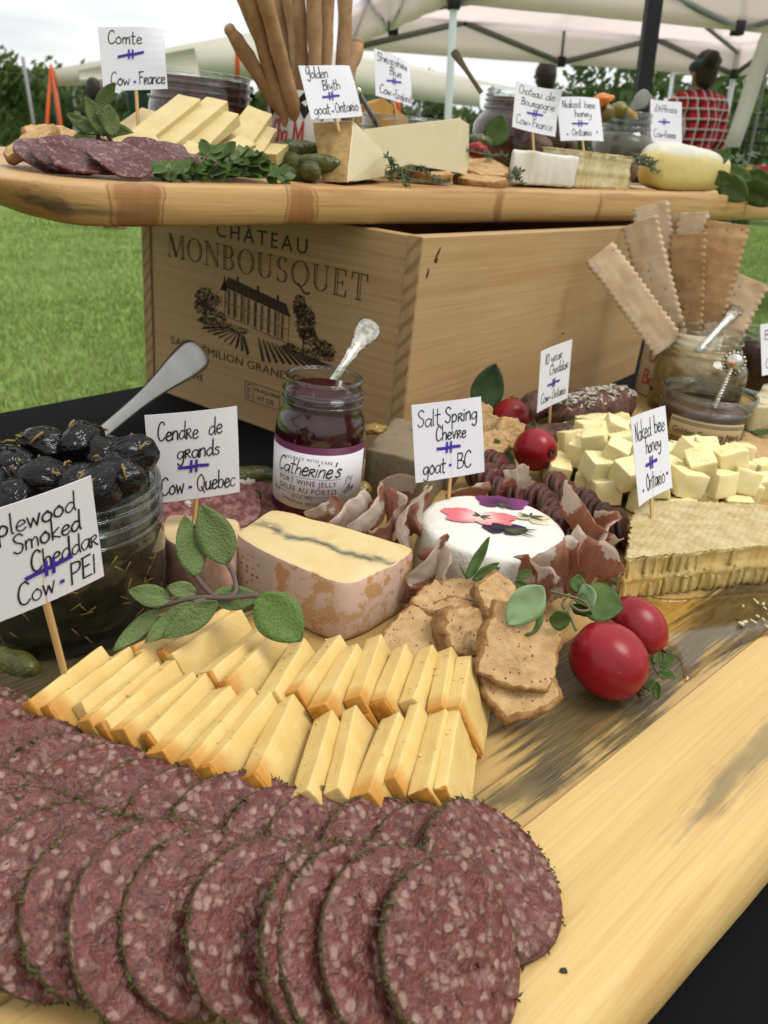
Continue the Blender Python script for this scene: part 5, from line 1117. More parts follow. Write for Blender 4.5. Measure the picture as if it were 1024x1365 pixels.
def cheesewedge(name, outl, z0, z1, mats, label, sides, bulge=.002, rot=None, seed=0, par=None, rnd_corner=.006):
    """outl: corner points anticlockwise seen from above; sides: material index per edge; top gets material 0"""
    pts = []; sd = []; n = len(outl)
    for k in range(n):
        a, b = Vector(outl[k]), Vector(outl[(k + 1) % n])
        for i in range(14):
            t = i / 14; p = a.lerp(b, t); d = (b - a).normalized(); nn = Vector((d.y, -d.x, 0)); pts.append(p + nn * (bulge * math.sin(math.pi * t) * (1 if sides[k] else .2))); sd.append(1 if sides[k] == 2 and t > .42 else sides[k])
    m = len(pts)
    sm = [(pts[i - 1] + pts[i] * 2 + pts[(i + 1) % m]) / 4 for i in range(m)]
    for _ in range(1): sm = [(sm[i - 1] + sm[i] * 2 + sm[(i + 1) % m]) / 4 for i in range(m)]
    c = sum(sm, Vector()) / m
    M = T(c.x, c.y, z0) @ (RZ(rot) if rot else RZ(0)); MI = M.inverted(); loops = []
    for f, ins in ((0, .003), (.05, .0008), (.15, 0), (.3, -.0004), (.5, -.0008), (.7, -.0006), (.85, 0), (.95, .0002), (.995, .0006), (1, .0012)):
        loops.append([MI @ (c + (p - c).normalized() * max(0, (p - c).length - ins) + Vector((0, 0, 0))) + Vector((0, 0, (z1 - z0) * f - (0 if f else 0))) for p in sm])
    for l in loops:
        for p in l: pass
    fixed = []
    for (f, ins), l in zip(((0, 0), (.05, 0), (.15, 0), (.3, 0), (.5, 0), (.7, 0), (.85, 0), (.95, 0), (.995, 0), (1, 0)), loops): fixed.append([(p.x, p.y, (z1 - z0) * f) for p in l])
    mb = MB(); loft(mb, fixed, 0, True, None, True, 0, 6)
    for i in range(len(fixed) - 1):
        for k in range(m): mb.m[i * m + k] = sd[k]
    mb.rough(.0006, 90, seed); o = mb.build(name, mats, par); o.data.set_sharp_from_angle(angle=R_(48))
    if par is None: o.matrix_world = M
    tag(o, label, 'cheese'); return o
o = cheesewedge('cheese_wedge', [mo[1], mo[0], mo[3], mo[2]], ZB, zt, [M_paste, M_wrind, M_mrind], 'creamy cheese wedge with a dark ash line and orange pink rind', [0, 2, 1, 0], .003, -21, 3)
mp2 = Mt('soft_paste'); v = mp2.co(); M_soft = mp2.set(mp2.mix(mp2.noise(60, v, 4), (.66, .48, .24), (.74, .58, .34)), .42, sss=.25, ss=.004)
mr3 = Mt('pink_rind'); v = mr3.co(); M_pink = mr3.set(mr3.mix(mr3.ramp(mr3.noise(70, v, 5), (.4, 0), (.6, 1)), (.50, .27, .17), (.66, .43, .32)), .65)
cheesewedge('cheese_wedge', [Vector((-.122, .404, 0)), Vector((-.113, .372, 0)), Vector((-.076, .358, 0)), Vector((-.082, .408, 0))], ZB, .058, [M_soft, M_pink], 'soft cheese wedge with pinkish rind beside the olive jar behind the sage', [1, 1, 1, 0], .003, 0, 5)

# mould coated salami behind it
mms = Mt('mould_salami'); v = mms.co(); M_msal = mms.set(mms.mix(mms.ramp(mms.noise(190, v, 3), (.45, 0), (.62, 1)), (.13, .028, .026), (.30, .12, .10)), .4)
mmo = Mt('white_mould'); v = mmo.co(); mmo.bump(mmo.noise(300, v, 4), .8, .002); M_mould = mmo.set(mmo.mix(mmo.noise(120, v, 3), (.50, .42, .32), (.72, .66, .56)), .9)
for i, (px, py, r, lab) in enumerate(((232, 682, .022, 'dark red salami slice with crusty white mould by the olive jar'), (300, 672, .024, 'dark red salami slice with white mould behind the sage leaf'), (348, 676, .026, 'dark red salami slice lying just behind the ash line cheese'))):
    c = RD(px, py, .50 + .012 * i); e2 = empty('salami_slice', frame(c, (1, .2, 0), (.15, -.5, .8)), lab, 'salami', 'mould coated salami slices'); mb = MB()
    slab(mb, [(r * math.cos(k * math.pi / 20), r * .8 * math.sin(k * math.pi / 20)) for k in range(40)], -.003, 0, .0008, 0, None, None, 4); mb.rough(.0008, 120, i); mb.build('meat', M_msal, e2)
    mb = MB(); rr = random.Random(60 + i)
    for k in range(26): a = rr.uniform(1.5, 5.2); blob(mb, (r * math.cos(a) * .97, r * .78 * math.sin(a), rr.uniform(-.002, .0012)), (rr.uniform(.0012, .003),) * 2 + (rr.uniform(.001, .002),), 2, .4, 2, k)
    mb.build('mould_coat', M_mould, e2)

# ---- gherkins
mgk = Mt('gherkin_skin'); v = mgk.co(rand=3); mgk.bump(mgk.vor(420, v), .5, .001); M_gherkin = mgk.set(mgk.mix(mgk.ramp(mgk.noise(120, v, 4), (.35, 0), (.7, 1)), (.045, .055, .012), (.13, .13, .03)), .3, sss=.1, ss=.003)
def gherkin(c, d, L_, r, label, group, seed, bend=.15):
    d = Vector(d).normalized(); e2M = frame(c, d, (0, 0, 1)); mb = MB(); n = 14; pts = []; rad = []
    for i in range(n + 1): s = i / n * 2 - 1; pts.append((s * L_ / 2, bend * L_ * (1 - s * s) * .5, 0)); rad.append(max(.0004, r * (1 - abs(s) ** 3.2) ** .5))
    tube(mb, pts, rad, 14); mb.rough(.0009, 170, seed, 2); o = mb.build('gherkin', M_gherkin); o.matrix_world = e2M; tag(o, label, 'pickle', group); return o
gherkin(RD(330, 640, .55), (1, .5, .05), .045, .0085, 'green gherkin behind the Cendre card, nearest the jelly jar', 'gherkins behind the card', 1); gherkin(RD(300, 662, .53), (1, .15, 0), .05, .0085, 'green gherkin lying under the Cendre card', 'gherkins behind the card', 2); gherkin(RD(352, 662, .54), (.3, 1, .0), .04, .008, 'green gherkin pointing at the jelly jar base', 'gherkins behind the card', 3); gherkin(RD(8, 884, .36), (1, -.4, 0), .035, .007, 'small green gherkin at the left edge beside the olive jar base', None, 4)

# ---- sage sprig
msg = Mt('sage_leaf'); v = msg.co(rand=2); q = msg.vor(900, v); msg.bump(q, .7, .0007); gg = msg.mix(msg.ramp(msg.noise(90, v, 3), (.3, 0), (.7, 1)), (.070, .110, .026), (.14, .19, .058))
M_sage = msg.set(msg.mix(msg.math('MULTIPLY', msg.ramp(q, (.0, 0), (.5, 1)), .25), gg, (.20, .25, .10)), .7, spec=.3)
msg2 = Mt('sage_leaf_bright'); v = msg2.co(); q = msg2.vor(800, v); msg2.bump(q, .5, .0005); M_sageb = msg2.set(msg2.mix(msg2.ramp(q, (.1, 0), (.5, 1)), (.07, .13, .025), (.13, .21, .05)), .6)
M_stem = plain('green_stem', (.14, .13, .06), .6, .3, 90); M_stemp = plain('purplish_stem', (.13, .085, .07), .6, .3, 90)
def leafat(px0, py0, px1, py1, d0, d1, wpx, mat, par, roll=0, bend=.4, fold=.18, name='leaf', seed=0, wave=.05, base=.0):
    """leaf from its stalk end to its tip, both given as sight line and depth"""
    a, b = RD(px0, py0, d0), RD(px1, py1, d1); d = b - a; nn = (CAM - a).normalized(); M = frame(a, d, Quaternion(d.normalized(), R_(roll)) @ nn); w = wpx * (d0 + d1) / 2 / FPX
    mb = MB(); leaf(mb, d.length * (1 + bend * bend / 10), w, -bend * 0 + bend, fold, RY(math.degrees(bend) * .5), 0, 12, 6, 1, .0004, wave, seed, base)
    o = mb.build(name, mat, par); o.matrix_world = M if par is None else par.matrix_world @ (par.matrix_world.inverted() @ M)
    if par is not None: o.matrix_parent_inverse = Matrix(); o.matrix_local = par.matrix_world.inverted() @ M
    return o
C0 = RD(275, 795, .345); e = empty('sage_sprig', T(C0), 'fresh sage sprig with large grey green leaves resting on the cheddar slices', 'herb')
for i, (a, b, c, d_, d0, d1, w, roll, bend, m) in enumerate(((262, 769, 240, 695, .35, .358, 40, 18, .3, 0), (304, 752, 276, 677, .352, .36, 52, -12, .25, 0), (228, 800, 172, 786, .342, .335, 31, 8, .3, 0), (262, 792, 224, 782, .343, .338, 26, 0, .25, 0), (281, 796, 343, 793, .342, .338, 35, -10, .5, 0), (345, 793, 398, 856, .338, .332, 66, 10, .35, 1), (258, 803, 192, 852, .338, .325, 30, 12, .35, 0), (290, 802, 222, 852, .336, .322, 36, -8, .3, 0), (212, 812, 150, 866, .345, .336, 26, 20, .3, 0))):
    leafat(a, b, c, d_, d0, d1, w, (M_sage, M_sageb)[m], e, roll, bend, .15, 'leaf', i)
EI = e.matrix_world.inverted()
mb = MB()
for pth in (((345, 793, .338), (300, 797, .341), (262, 797, .341), (212, 808, .342)), ((262, 769, .35), (275, 785, .345), (288, 796, .341)), ((304, 752, .352), (312, 768, .348), (314, 790, .343), (296, 798, .341)), ((258, 803, .338), (275, 799, .341))):
    tube(mb, spline([EI @ RD(*p) for p in pth], 5), .0012, 6)
mb.build('stem', M_stemp, e)
# ---- fresh cheese round with pressed flowers
CH = Vector((.0645, .4235, ZB)); CR, CHH = .0440, .034
mfc = Mt('fresh_cheese'); v = mfc.co(); mfc.bump(mfc.math('ADD', mfc.noise(120, v, 5), mfc.math('MULTIPLY', mfc.noise(500, v, 3), .3)), .8, .0016); M_fresh = mfc.set(mfc.mix(mfc.noise(40, v, 4), (.80, .77, .66), (.86, .84, .76)), .55, sss=.3, sr=(1, .9, .7), ss=.004)
e = empty('fresh_cheese', T(CH), 'round white fresh cheese topped with pressed flowers', 'cheese')
mb = MB(); lathe(mb, [(0, 0), (CR * .96, 0), (CR * .995, .003), (CR, .012), (CR * .99, .024), (CR * .97, CHH - .003), (CR * .94, CHH - .0008), (CR * .88, CHH), (CR * .6, CHH), (CR * .3, CHH), (0, CHH)], 72); mb.rough(.0007, 70, 2); mb.build('cheese_round', M_fresh, e)
def topfn(off): return lambda x, y: (x, y, CHH + off)
def petal(mb, cx, cy, ang, l, w, off, mi=0, n=10, ruff=.12, seed=0):
    pts = []
    for i in range(2 * n):
        t = i / n; s = t if t <= 1 else 2 - t; sd_ = 1 if t <= 1 else -1
        ww = w * .5 * math.sin(math.pi * min(1, s ** .8 * .93 + .03)) ** .8 * (1 + ruff * noise.noise(Vector((s * 6, sd_, seed)))); x = s * l; y = ww * sd_; a = R_(ang)
        pts.append((cx + x * math.cos(a) - y * math.sin(a), cy + x * math.sin(a) + y * math.cos(a), CHH + off))
    c = (cx + .5 * l * math.cos(R_(ang)), cy + .5 * l * math.sin(R_(ang)), CHH + off + .0002)
    mb.add(pts + [c], [(k, (k + 1) % len(pts), len(pts)) for k in range(len(pts))], mi, True)
def tl(px, py): q = P(px, py, ZB + CHH) - CH; return q.x, q.y
mpk = Mt('pink_petal'); v = mpk.co(); M_pinkp = mpk.set(mpk.mix(mpk.noise(160, v, 4), (.70, .19, .20), (.84, .55, .50)), .6)
mpu = Mt('purple_petal'); M_purp = mpu.set(mpu.mix(mpu.noise(220, mpu.co(), 4), (.075, .005, .055), (.19, .03, .14)), .5)
M_dkp = plain('dark_petal', (.018, .004, .022), .45, .3, 200); M_pale = plain('pale_petal', (.72, .58, .34), .6, .2, 150); M_fgr = plain('pressed_green', (.07, .085, .03), .6, .4, 200); M_pst = plain('pale_stem', (.3, .28, .2), .6, .2)
def petalmat(name, cin, cout, cx, cy, r):
    m = Mt(name); v = m.co(loc=(-cx, -cy, 0)); x_, y_, z_ = m.sep(v); cmb = m.n('CombineXYZ'); m.l(x_, cmb.inputs[0]); m.l(y_, cmb.inputs[1])
    ln_ = m.n('VectorMath', operation='LENGTH'); m.l(cmb.outputs[0], ln_.inputs[0]); nm = m.n('VectorMath', operation='NORMALIZE'); m.l(cmb.outputs[0], nm.inputs[0])
    st_ = m.noise(11, nm.outputs[0], 3); d = m.math('DIVIDE', ln_.outputs['Value'], r); f = m.math('ADD', d, m.math('MULTIPLY', m.math('SUBTRACT', st_, .5), 1.1))
    return m.set(m.mix(m.ramp(f, (.12, 0), (.75, 1)), cin, cout), .55)
def flower(label, cx, cy, petals, cols, stalk, mi_c=M_fgr):
    e2 = empty('pressed_flower', T(CH), label, 'flower', None); mat = petalmat('petal', cols[0], cols[1], cx, cy, .018)
    for k, (a, l, w) in enumerate(petals): mb = MB(); petal(mb, cx, cy, a, l, w, .0004 + .00012 * k, 0, 18, .16, k); mb.build('petal', mat, e2)
    mb = MB()
    for a, l in stalk: petal(mb, cx, cy, a, l, .0018, .0011, 0, 6)
    mb.build('calyx', mi_c, e2)
x, y = tl(640, 690); flower('pink pressed flower on the white cheese', x, y, [(168, .024, .017), (198, .022, .013), (12, .023, .014), (-22, .020, .013), (-70, .012, .011)], ((.86, .66, .58), (.74, .17, .19)), [(20, .007), (-60, .006), (120, .006), (170, .005), (-20, .007)])
x, y = tl(665, 672); flower('purple pressed flower at the back of the white cheese', x, y, [(150, .016, .014), (20, .021, .014), (80, .012, .017), (-15, .016, .010), (195, .013, .011)], ((.05, .003, .035), (.20, .03, .15)), [(-70, .009), (-40, .011), (-85, .007)])
x, y = tl(672, 707); flower('nearly black pressed flower at the front of the white cheese', x, y, [(170, .013, .013), (20, .015, .014), (70, .011, .014), (130, .012, .012), (-35, .009, .009)], ((.012, .002, .016), (.045, .008, .05)), [(-5, .017), (-20, .019), (10, .021), (-40, .011)])
x, y = tl(706, 690); flower('small faded yellow pressed flower on the right of the white cheese', x, y, [(-40, .013, .011), (10, .013, .007), (200, .009, .007)], ((.50, .42, .22), (.84, .74, .50)), [(10, .009), (70, .006), (150, .008), (-30, .009), (190, .006)])

# ---- cured ham ribbons
def hammat(name, c1, c2):
    m = Mt(name); v = m.co(rand=1); f = m.noise(45, m.co((1, 3, 1), rand=1), 4); m.bump(m.noise(300, v, 3), .5, .0008); st_ = m.noise(1.0, m.co((420, 60, 60), rand=1), 3); m.set(m.mix(m.math('MULTIPLY', m.ramp(st_, (.58, 0), (.66, 1)), .55), m.mix(m.ramp(f, (.3, 0), (.72, 1)), c1, c2), (.74, .55, .44)), .24, spec=.45)
    t = m.n('BsdfTranslucent'); t.inputs[0].default_value = tuple(c2) + (1,); x = m.n('MixShader'); x.inputs[0].default_value = .48; m.l(m.b.outputs[0], x.inputs[1]); m.l(t.outputs[0], x.inputs[2]); m.l(x.outputs[0], m.out.inputs[0]); return m.m
M_ham = hammat('ham_lean', (.40, .175, .11), (.58, .32, .215)); M_hfat = hammat('ham_fat', (.70, .57, .46), (.80, .70, .60))
def ham(pts, width, label, seed, fat=2, fold=.0035, nw=17, roll=0, grp='ribbons of cured ham'):
    """pts: (px, py, depth) along the ribbon; width in metres along the viewer's up direction"""
    rr = random.Random(seed); P3 = spline([RD(*p) for p in pts], 14); n = len(P3); upv = Vector((0, -.35, .94)); rows = []
    for i0, c in enumerate(P3):
        i = i0 * 8 / 14; t = (P3[min(i0 + 1, n - 1)] - P3[max(i0 - 1, 0)]).normalized(); wv = (Quaternion(t, R_(roll + 30 * math.sin(i * .13 + seed))) @ (upv - t * upv.dot(t))).normalized(); nn = t.cross(wv); row = []
        for j in range(nw):
            u = j / (nw - 1) - .5; ww = width * (1 + .18 * noise.noise(Vector((i * .2, u, seed)))) * (.75 + .25 * math.sin(math.pi * i0 / (n - 1)))
            row.append(c + wv * (u * ww) + nn * (fold * .9 * math.sin(i * .32 + u * 2 + seed) + fold * .9 * math.cos(u * 4.5 + seed + i * .08) + .0035 * noise.noise(Vector((i * .16, u * 2.2, seed))) + .0014 * noise.noise(Vector((i * .5, u * 6, seed + 3)))))
        rows.append(row)
    o0 = P3[n // 2]; mb = MB(); grid(mb, [[p - o0 for p in r_] for r_ in rows], 0, .0004); m = nw
    q = n - 1
    for i in range(n - 1):
        for j in range(m - 1):
            ff = j / (m - 1) > 1 - fat / 9 + .9 * noise.noise(Vector((i * .063, seed, 2))) or noise.noise(Vector((i * .08, j * .25, seed + 8))) > .42
            mi = 1 if ff else 0; mb.m[i * (m - 1) + j] = mi; mb.m[(n - 1) * (m - 1) + i * (m - 1) + j] = mi
    o = mb.build('ham_slice', [M_ham, M_hfat]); o.location = o0; return tag(o, label, 'ham', grp)
HM = [
 ([(415, 698, .50), (440, 686, .495), (463, 674, .49)], .014, 'thin rolled ham ribbon with a white tip next to the jelly jar', 2, 5),
 ([(446, 722, .465), (470, 698, .475), (490, 670, .485)], .020, 'broad ham ribbon with a white fat corner behind the ash line cheese', 4, 4),
 ([(470, 722, .455), (492, 696, .465), (508, 664, .48)], .018, 'ham ribbon folded beside the broad one', 3, 5),
 ([(492, 724, .45), (516, 712, .455), (528, 690, .465), (512, 676, .475)], .020, 'curled translucent ham ribbon in the middle of the left pile', 1, 6),
 ([(520, 718, .46), (540, 698, .468), (560, 676, .485), (572, 664, .50)], .016, 'dark ham ribbon with a wide white edge leaning toward the card', 3, 7),
 ([(536, 728, .45), (544, 704, .45), (556, 684, .455), (566, 682, .47)], .020, 'pale curled ham fat touching the left of the white cheese', 7, 8),
 ([(505, 664, .50), (530, 656, .505), (552, 655, .51)], .016, 'ham ribbon lying flat behind the pile', 5, 9),
 ([(598, 668, .535), (624, 662, .54), (650, 652, .545)], .011, 'brown ham ribbon behind the Salt Spring card', 1, 10),
 ([(556, 800, .435), (566, 770, .43), (577, 745, .425), (586, 726, .43)], .020, 'ham ribbon hanging down the left side of the white cheese', 1, 11),
 ([(574, 806, .418), (586, 782, .415), (590, 762, .416), (580, 745, .42)], .016, 'translucent ham fat ribbon low in front of the white cheese', 8, 12),
 ([(760, 672, .50), (772, 690, .485), (786, 722, .475), (805, 738, .475)], .026, 'brown folded ham peak at the right of the white cheese', 1, 13),
 ([(786, 742, .465), (800, 728, .47), (812, 716, .485), (800, 700, .495)], .022, 'curved ham ribbon beside the folded peak', 1, 14),
 ([(690, 762, .43), (705, 775, .42), (720, 786, .415), (738, 792, .415)], .018, 'reddish ham ribbon creeping from under the white cheese', 1, 15),
 ([(716, 776, .425), (736, 766, .425), (754, 752, .43), (770, 760, .425)], .022, 'pink ham ribbon with a thin pale rim right of the biscuits', 1, 16),
 ([(752, 738, .445), (772, 752, .435), (795, 762, .43), (806, 770, .43)], .026, 'broad pink ham slice folded over the right ham pile', 1, 17),
 ([(672, 640, .53), (690, 636, .53), (706, 640, .525)], .012, 'scrap of pale ham fat behind the white cheese', 8, 18)]
for i, (pts, w, lab, fat, sd_) in enumerate(HM): ham(pts, w * 1.65, lab, sd_, fat)

# ---- seeded biscuits
mbi = Mt('biscuit'); v = mbi.co(rand=2); f = mbi.noise(130, v, 5); bc = mbi.mix(mbi.ramp(f, (.3, 0), (.72, 1)), (.46, .27, .105), (.64, .43, .21))
bc = mbi.mix(mbi.math('MULTIPLY', mbi.ramp(mbi.vor(300, v), (.13, 1), (.2, 0)), .9), bc, mbi.mix(mbi.ramp(mbi.noise(90, v, 1), (.45, 0), (.55, 1)), (.30, .07, .02), (.03, .035, .04))); mbi.bump(mbi.math('ADD', f, mbi.math('MULTIPLY', mbi.noise(700, v, 3), .4)), .8, .0016); M_biscuit = mbi.set(bc, .85)
mbe = Mt('biscuit_edge'); v = mbe.co(rand=2); f = mbe.noise(180, v, 5); mbe.bump(f, 1, .002); M_bedge = mbe.set(mbe.mix(mbe.ramp(f, (.3, 0), (.7, 1)), (.24, .105, .03), (.45, .26, .10)), .9)
def biscuit(px, py, dep, sides, r, nrm, rot, label, seed, t=.007, grp='seeded biscuits by the fresh cheese', mats=None, elong=1, amp=.05):
    c = RD(px, py, dep); out = []; n = 48
    for k in range(n):
        a = 2 * math.pi * k / n; m = math.cos(math.pi / sides) / math.cos((a % (2 * math.pi / sides)) - math.pi / sides); rad = r * (m * .62 + .38 * .9) * (1 + amp * noise.noise(Vector((math.cos(a) * 2.4, math.sin(a) * 2.4, seed))) + .018 * math.sin(k * 2.6))
        out.append((rad * math.cos(a) * elong, rad * math.sin(a)))
    mb = MB(); slab(mb, out, -t, 0, .0018, 1, None, 0, 12); mb.rough(min(.0028, t * .22) if seed < 70 else .0011, 75, seed, 5); mb.rough(.0007, 420, seed, 2); o = mb.build('biscuit', mats or [M_biscuit, M_bedge]); o.matrix_world = frame(c, (1, .1, 0), nrm) @ RZ(rot); return tag(o, label, 'biscuit', grp)
biscuit(694, 862, .350, 4, .0235, (.05, -.72, .70), 30, 'large square seeded biscuit leaning at the front of the biscuit pile', 1, .009)
biscuit(622, 842, .372, 4, .0165, (.55, -.55, .62), 55, 'squarish seeded biscuit standing left of the large one', 2, .011)
biscuit(562, 852, .375, 4, .024, (-.1, -.3, .95), 10, 'flat seeded biscuit half hidden behind the cheddar slices', 3, .006)
biscuit(600, 792, .395, 4, .019, (-.25, -.10, .95), 5, 'seeded biscuit lying across the top left of the pile', 4, .011, elong=1.15)
biscuit(668, 795, .385, 5, .0155, (.25, -.5, .82), 20, 'rounded seeded biscuit on top of the pile under the herb leaf', 5, .009)
biscuit(606, 828, .385, 4, .0165, (-.2, -.6, .7), 40, 'seeded biscuit wedged in the middle of the pile', 6, .011)
biscuit(690, 905, .352, 4, .022, (.0, -.45, .9), 70, 'seeded biscuit lying under the large square one', 7, .006)

# ---- crab apples
mca = Mt('apple_skin'); v = mca.co(rand=4); f = mca.noise(55, mca.co((1, 1, .35), rand=4), 4); cc = mca.mix(mca.ramp(f, (.3, 0), (.75, 1)), (.18, .005, .010), (.37, .012, .018)); cc = mca.mix(mca.math('MULTIPLY', mca.ramp(mca.vor(340, v), (.07, 1), (.13, 0)), .55), cc, (.50, .16, .10))
M_apple = mca.set(cc, .30, sss=.05, ss=.003); M_calyx = plain('apple_calyx', (.09, .06, .035), .8, .4, 300)
def crabapple(px, py, dep, r, ax, label, grp=None, elong=1.12):
    c = RD(px, py, dep); c.z = max(c.z, ZB + r * .96); M = frame(c, Vector(ax).orthogonal(), ax); e2 = empty('crab_apple', M, label, 'crab apple', grp); mb = MB(); pr = []
    for i in range(25):
        a = math.pi * i / 24; x = math.sin(a); z = -math.cos(a); z2 = z * elong * (1 - .10 * math.exp(-(x / .22) ** 2)); pr.append((max(0, x * r), z2 * r))
    lathe(mb, pr, 36, 0, None, True, .07, r * 100); mb.build('apple_flesh', M_apple, e2)
    mb = MB(); top = r * elong * .93; rr = random.Random(int(px))
    for k in range(7): a = k * .9; tube(mb, [(.0012 * math.cos(a), .0012 * math.sin(a), top - .001), (.0026 * math.cos(a), .0026 * math.sin(a), top + .0025), (.0042 * math.cos(a + .4), .0042 * math.sin(a + .4), top + .003 + rr.uniform(-.001, .0015))], [.0008, .0007, .0003], 5)
    blob(mb, (0, 0, top), (.0022, .0022, .0012), 1); mb.build('calyx', M_calyx, e2); return e2
crabapple(811, 881, .372, .0172, (.72, -.42, -.38), 'large shiny red crab apple at the front of the board', None, 1.13)
crabapple(848, 836, .402, .0142, (.66, -.5, -.45), 'smaller red crab apple tucked behind the large one', None, 1.2)
crabapple(714, 599, .62, .0168, (.45, -.6, .15), 'red crab apple with a dry calyx beside the cheese cubes', None, 1.02)
crabapple(681, 556, .70, .0165, (.1, .5, .6), 'dark red crab apple in the shade behind the crackers', None, 1.0)
# oregano at the crab apples
mor = Mt('herb_leaf'); v = mor.co(rand=2); mor.bump(mor.noise(200, v, 3), .4, .0006); M_herbleaf = mor.set(mor.mix(mor.ramp(mor.noise(90, v, 3), (.3, 0), (.7, 1)), (.045, .085, .016), (.105, .165, .035)), .6)
M_paleleaf = plain('pale_leaf_underside', (.26, .37, .18), .6, .15, 120)
e = empty('oregano_sprig', T(RD(880, 895, .375)), 'small oregano sprig beside the large crab apple', 'herb')
for i, q in enumerate(((872, 905, 858, 928, 15), (876, 900, 895, 898, 13), (870, 893, 863, 872, 14), (880, 890, 892, 873, 12), (884, 892, 900, 905, 11), (876, 908, 880, 930, 13), (884, 886, 886, 878, 10), (872, 884, 880, 870, 12))):
    leafat(q[0], q[1], q[2], q[3], .374, .368 + .004 * (i % 3), q[4], M_herbleaf, e, 20 * (i % 3 - 1), .5, .3, 'leaf', i)
EI = e.matrix_world.inverted(); mb = MB(); tube(mb, spline([EI @ RD(*p) for p in ((868, 882, .376), (874, 892, .375), (880, 900, .374), (886, 905, .373))], 4), .0007, 6); mb.build('stem', M_stem, e)
# leafy sprig draped over the biscuits
e = empty('herb_sprig', T(RD(750, 830, .375)), 'leafy herb sprig with a curled pale leaf draped over the biscuits', 'herb')
for i, (a, b, c, d_, w, m, roll, bend, d0, d1) in enumerate(((724, 820, 676, 832, 44, 0, 30, .5, .356, .354), (724, 782, 684, 832, 48, 1, -12, .45, .350, .342), (732, 826, 758, 818, 34, 0, 40, .3, .350, .352), (770, 798, 830, 808, 58, 0, -25, .5, .385, .378), (768, 790, 770, 768, 22, 0, 10, .5, .388, .392), (780, 778, 775, 802, 26, 1, 30, .7, .385, .376), (762, 806, 790, 812, 26, 0, 50, .4, .380, .38))):
    leafat(a, b, c, d_, d0, d1, w, (M_herbleaf, M_paleleaf)[m], e, roll, bend, .25, 'leaf', i, .1)
EI = e.matrix_world.inverted()
for pth in (((826, 836, .392), (800, 820, .384), (775, 806, .38), (758, 792, .384)), ((758, 792, .384), (750, 806, .375), (760, 822, .368), (768, 840, .362)), ((734, 788, .372), (752, 793, .376), (775, 800, .378), (786, 812, .375), (772, 814, .368), (760, 806, .37)), ((742, 824, .352), (756, 812, .366), (764, 800, .376))):
    mb = MB(); tube(mb, spline([EI @ RD(*p) for p in pth], 6), .0007, 6); mb.build('stem', M_stem, e)
e = empty('herb_sprig', T(RD(640, 755, .40)), 'small green herb sprig leaning on the front of the white cheese', 'herb')
for i, (a, b, c, d_, w) in enumerate(((622, 772, 654, 720, 15), (630, 774, 662, 752, 14), (622, 772, 612, 756, 3), (640, 772, 664, 762, 11), (690, 770, 702, 764, 12), (686, 776, 698, 778, 14))): leafat(a, b, c, d_, .395, .40, w, M_herbleaf, e, 15 * (i % 3 - 1), .5, .3, 'leaf', i)

# ---- honeycomb
mhy = Mt('honey'); M_honey = mhy.set((.80, .50, .07), .08, trans=.75, ior=1.45); mhy.b.inputs['Subsurface Weight'].default_value = .15; mhy.b.inputs['Subsurface Radius'].default_value = (.01, .006, .001)
mwx = Mt('comb_wax'); v = mwx.co(); f = mwx.noise(110, v, 4); wc = mwx.mix(mwx.ramp(f, (.3, 0), (.7, 1)), (.64, .47, .17), (.86, .74, .45)); mwx.bump(mwx.noise(300, v, 3), .4, .0008); mwx.set(wc, .14, sss=.3, sr=(1, .7, .25), ss=.004)
t_ = mwx.n('BsdfTranslucent'); mwx.l(wc, t_.inputs[0]); xm = mwx.n('MixShader'); xm.inputs[0].default_value = .3; mwx.l(mwx.b.outputs[0], xm.inputs[1]); mwx.l(t_.outputs[0], xm.inputs[2]); mwx.l(xm.outputs[0], mwx.out.inputs[0]); M_wax = mwx.m
mhc = Mt('honey_filled_comb'); v = mhc.co(); x, y, z = mhc.sep(v); f = mhc.noise(70, v, 4); hc_ = mhc.mix(mhc.ramp(f, (.3, 0), (.7, 1)), (.74, .48, .13), (.87, .69, .33)); mhc.bump(mhc.noise(380, v, 3), .5, .001); M_comb = mhc.set(hc_, .14, sss=.5, sr=(1, .55, .12), ss=.006, coat=.3)
